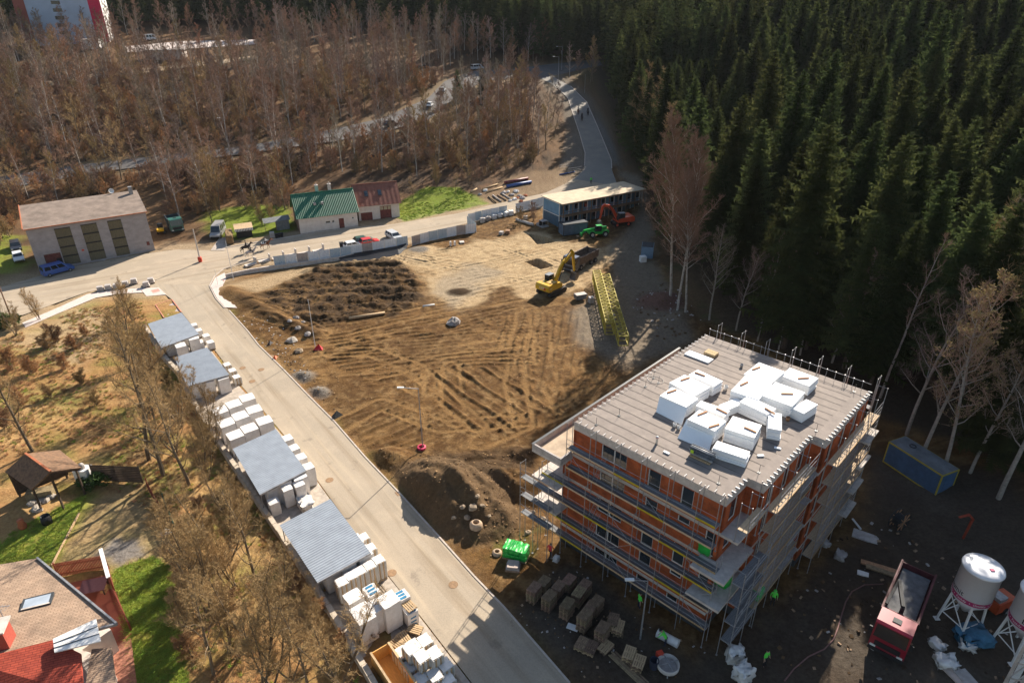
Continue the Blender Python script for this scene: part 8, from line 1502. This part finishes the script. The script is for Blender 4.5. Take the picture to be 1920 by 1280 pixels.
for i, (base, top) in enumerate([((330, 850), (318, 720)), ((385, 900), (385, 790)), ((420, 960), (425, 850)), ((455, 1010), (460, 900)), ((370, 1030), (365, 930)), ((440, 1100), (440, 990)), ((510, 1150), (510, 1040)), ((430, 1220), (430, 1110)), ((545, 1275), (545, 1160)), ((600, 1230), (595, 1120)), ((375, 1110), (370, 1010)), ((290, 800), (270, 690))]): place_tree('slender many-stemmed sapling thicket on the wild strip beside the storage wall', base, top, 3 if i % 2 else 2, 'sapling_thicket', group='sapling thickets of the wild strip')
for i, (x, y, s) in enumerate([(10, 615, 1.6), (905, 185, 1.3), (859, 190, 1.5)]):
    if i == 0: t = thing('evergreen_bush', 'round bright green bush at the left edge below the pavement', 'bush', gp(x, y)); obj('foliage', clump(1.7, 2.2, 2200, .3, 90).mesh('bush_leaves', m_green), t)
    else: tree_thing('young_spruce', ('dark young spruce among the bare trees at the road bend', 'second dark young spruce left of the road bend')[i - 1], 'tree', SPR[3], gp(x, y), i, .42, None)
# dry shrubs and tussocks
DS = [both(*bare(2.0, 800 + k, .012, 4, .6, 12, 7, 5, .05, .75, .022, multi=4, twigs=3)[:2], m_tbark, (m_dry, m_twig3)[k], 'dry_shrub') for k in range(2)]; random.seed(83)
for i, (x, y, s) in enumerate([(110, 640, 1.6), (140, 655, 1.3), (85, 655, 1.4), (60, 700, 1.5), (120, 690, 1.2), (40, 760, 1.4), (20, 690, 1.7), (15, 800, 1.6), (160, 630, 1.0), (180, 760, 1.0), (150, 720, 1.1), (95, 745, 1.0), (255, 640, 1.2), (285, 690, 1.1), (310, 720, 1.0), (345, 780, .9), (370, 960, 1.1), (395, 1000, 1.2), (380, 1080, 1.2), (430, 1130, 1.1), (330, 1050, 1.3), (338, 1100, 1.2), (345, 1150, 1.2), (355, 1230, 1.3), (600, 1150, 1.0), (560, 1110, .9), (640, 1215, .9), (700, 1200, .8)]):
    p = gp(x, y); t = thing('dry_shrub', 'reddish-brown dry shrub in the rough strip left of the access road', 'shrub', p, random.uniform(0, 6), 'dry shrubs of the rough strip'); t.scale = (s, s, s * .85); obj('foliage', DS[0 if random.random() < .5 else 1], t)
def tuft(seed, m, h=.35, n=26):
    random.seed(seed); t = Tri()
    for _ in range(n): a = random.uniform(0, 6.28); r = random.uniform(0, .22); p = Vector((r * math.cos(a), r * math.sin(a), 0)); t.twig(p, p + Vector((random.gauss(0, .16), random.gauss(0, .16), random.uniform(.4, 1) * h)), .035)
    return t.mesh('tuft', m)
m_straw = mat('straw_grass', (.60, .41, .20), .9, c2=(.42, .27, .12), scale=1, orand=.3, trans=.2); m_gt = mat('green_tuft', (.36, .44, .06), .9, c2=(.24, .30, .045), scale=1, orand=.3, trans=.2)
def field(poly, n, keep=lambda x, y: True):
    Wp = W(poly); xs = [p[0] for p in Wp]; ys = [p[1] for p in Wp]; X = rng.uniform(min(xs), max(xs), n * 3); Y = rng.uniform(min(ys), max(ys), n * 3); k = inpoly(X, Y, Wp); X, Y = X[k][:n], Y[k][:n]; k = fbm(X, Y, 5, 3, 130) > .40; X, Y = X[k], Y[k]; return [(float(x), float(y), hg(float(x), float(y)), 0) for x, y in zip(X, Y)]
mass('dry_grass', 'dry straw-coloured grass and leaf tussocks of the rough meadow and strip', 'grass', [tuft(1, m_straw), tuft(2, m_straw, .5), tuft(3, m_dry, .25), tuft(4, m_gt, .2), tuft(5, m_straw, .3)], field([(-150, 700), (40, 625), (150, 580), (265, 570), (300, 660), (360, 780), (430, 870), (520, 1010), (600, 1120), (690, 1300), (370, 1300), (340, 1090), (300, 970), (170, 890), (-100, 880)], 6500), .5, 1.3)
mass('lawn_grass', 'short green lawn grass of the gardens', 'grass', [tuft(6, m_gt, .12, 30), tuft(7, m_gt, .15, 30)], field([(735, 405), (742, 382), (800, 350), (860, 352), (905, 372), (850, 395), (760, 415)], 900) + field([(213, 1070), (285, 1045), (318, 1060), (340, 1160), (352, 1290), (250, 1290)], 1200) + field([(-60, 1040), (165, 925), (105, 1050), (-60, 1085)], 700), .7, 1.4)
# ---- white steel mast at the bottom right corner
p = gz(1893, 1346, 0); t = thing('steel_mast', 'white steel lattice mast with a sunlit pale ladder panel at the bottom right corner', 'mast', (p.x, p.y, .0), R(12))
for x in (-.8, .8):
    for y_ in (-.8, .8): q = MB(); q.bar((x, y_, -.2), (x, y_, 19), .16); q.build('chord', m_concl, t)
for k in range(12):
    z = .5 + 1.55 * k
    for s in (-.8, .8): q = MB(); q.bar((-.8, s, z), (.8, s, z + 1.5), .07); q.build('diagonal', m_concl, t); q = MB(); q.bar((s, -.8, z + 1.5), (s, .8, z), .07); q.build('diagonal', m_concl, t)
    MB().box((0, .86, z + .75), (.75, .05, 1.48)).build('ladder_panel', m_white, t)
# ---- far tower block
p = gp(206, 79); pl_ = gp(92, 92); t = thing('tower_block', 'pale blue tower block with crimson stripe cut off by the top edge', 'building', (p.x, p.y, p.z - 1), R(19)); Wd = 31.0
MB().box((-Wd / 2, 7, 18), (Wd, 14, 40)).build('front_wall', mat('tower_blue', (.36, .42, .52), .8, .08, .3), t); MB().box((-2.2, -.06, 18), (4.4, .12, 40)).build('stripe', mat('crimson_panel', (.50, .01, .06), .6, .1, 2), t); MB().box((.06, 7, 18), (.12, 13.8, 40)).build('side_wall', m_white, t); MB().box((-Wd + 2, -.06, 18), (4, .12, 40)).build('stripe', mat('rust_panel', (.28, .08, .06), .7, .1, 2), t)
for k in range(12): z = 2 + 2.8 * k; MB().box((.14, 4, z), (.06, 1.4, 1.3)).build('window', m_glass, t); MB().box((-16, -.04, z), (3.2, .06, 1.3)).build('window', m_glass, t)
for i, (x, y, lb) in enumerate([(172, 92, 'white-walled small building under the tower block'), (310, 112, 'pale flat-roofed garage among the bare trees, left'), (1, 1, '')][:2]): p = gp(x, y); t = thing('small_building', lb, 'building', p, .1); MB().box((0, 2, 1.6), ((7, 14)[i], 5, 3.4)).build('walls', m_white if i == 0 else m_concl, t); MB().box((0, 2, 3.4), ((7.6, 15)[i], 5.6, .3)).build('roof', m_conc, t)
pave('lot', [(235, 88), (340, 78), (480, 75), (480, 84), (350, 92), (240, 99)], m_pave, .12); pave('track', [(20, 165), (150, 143), (330, 122), (480, 105), (480, 112), (330, 130), (150, 152), (20, 175)], mat('track_dust', (.34, .25, .16), .95, .15, 1), .12)
# ---- thin haze of the valley air
hb = MB(); hb.box((0, 420, 75), (1900, 1100, 190)); hm_ = bpy.data.materials.new('valley_haze'); hm_.use_nodes = True; nn_ = hm_.node_tree.nodes; nn_.remove(nn_['Principled BSDF']); pv = nn_.new('ShaderNodeVolumePrincipled'); pv.inputs['Density'].default_value = HAZE; pv.inputs['Color'].default_value = (.80, .86, .95, 1); pv.inputs['Anisotropy'].default_value = .1; hm_.node_tree.links.new(pv.outputs[0], nn_['Material Output'].inputs['Volume'])
if HAZE > 0: hb.build('haze', hm_, None, kind='stuff', label='thin pale haze softening the far woods', cat='haze')
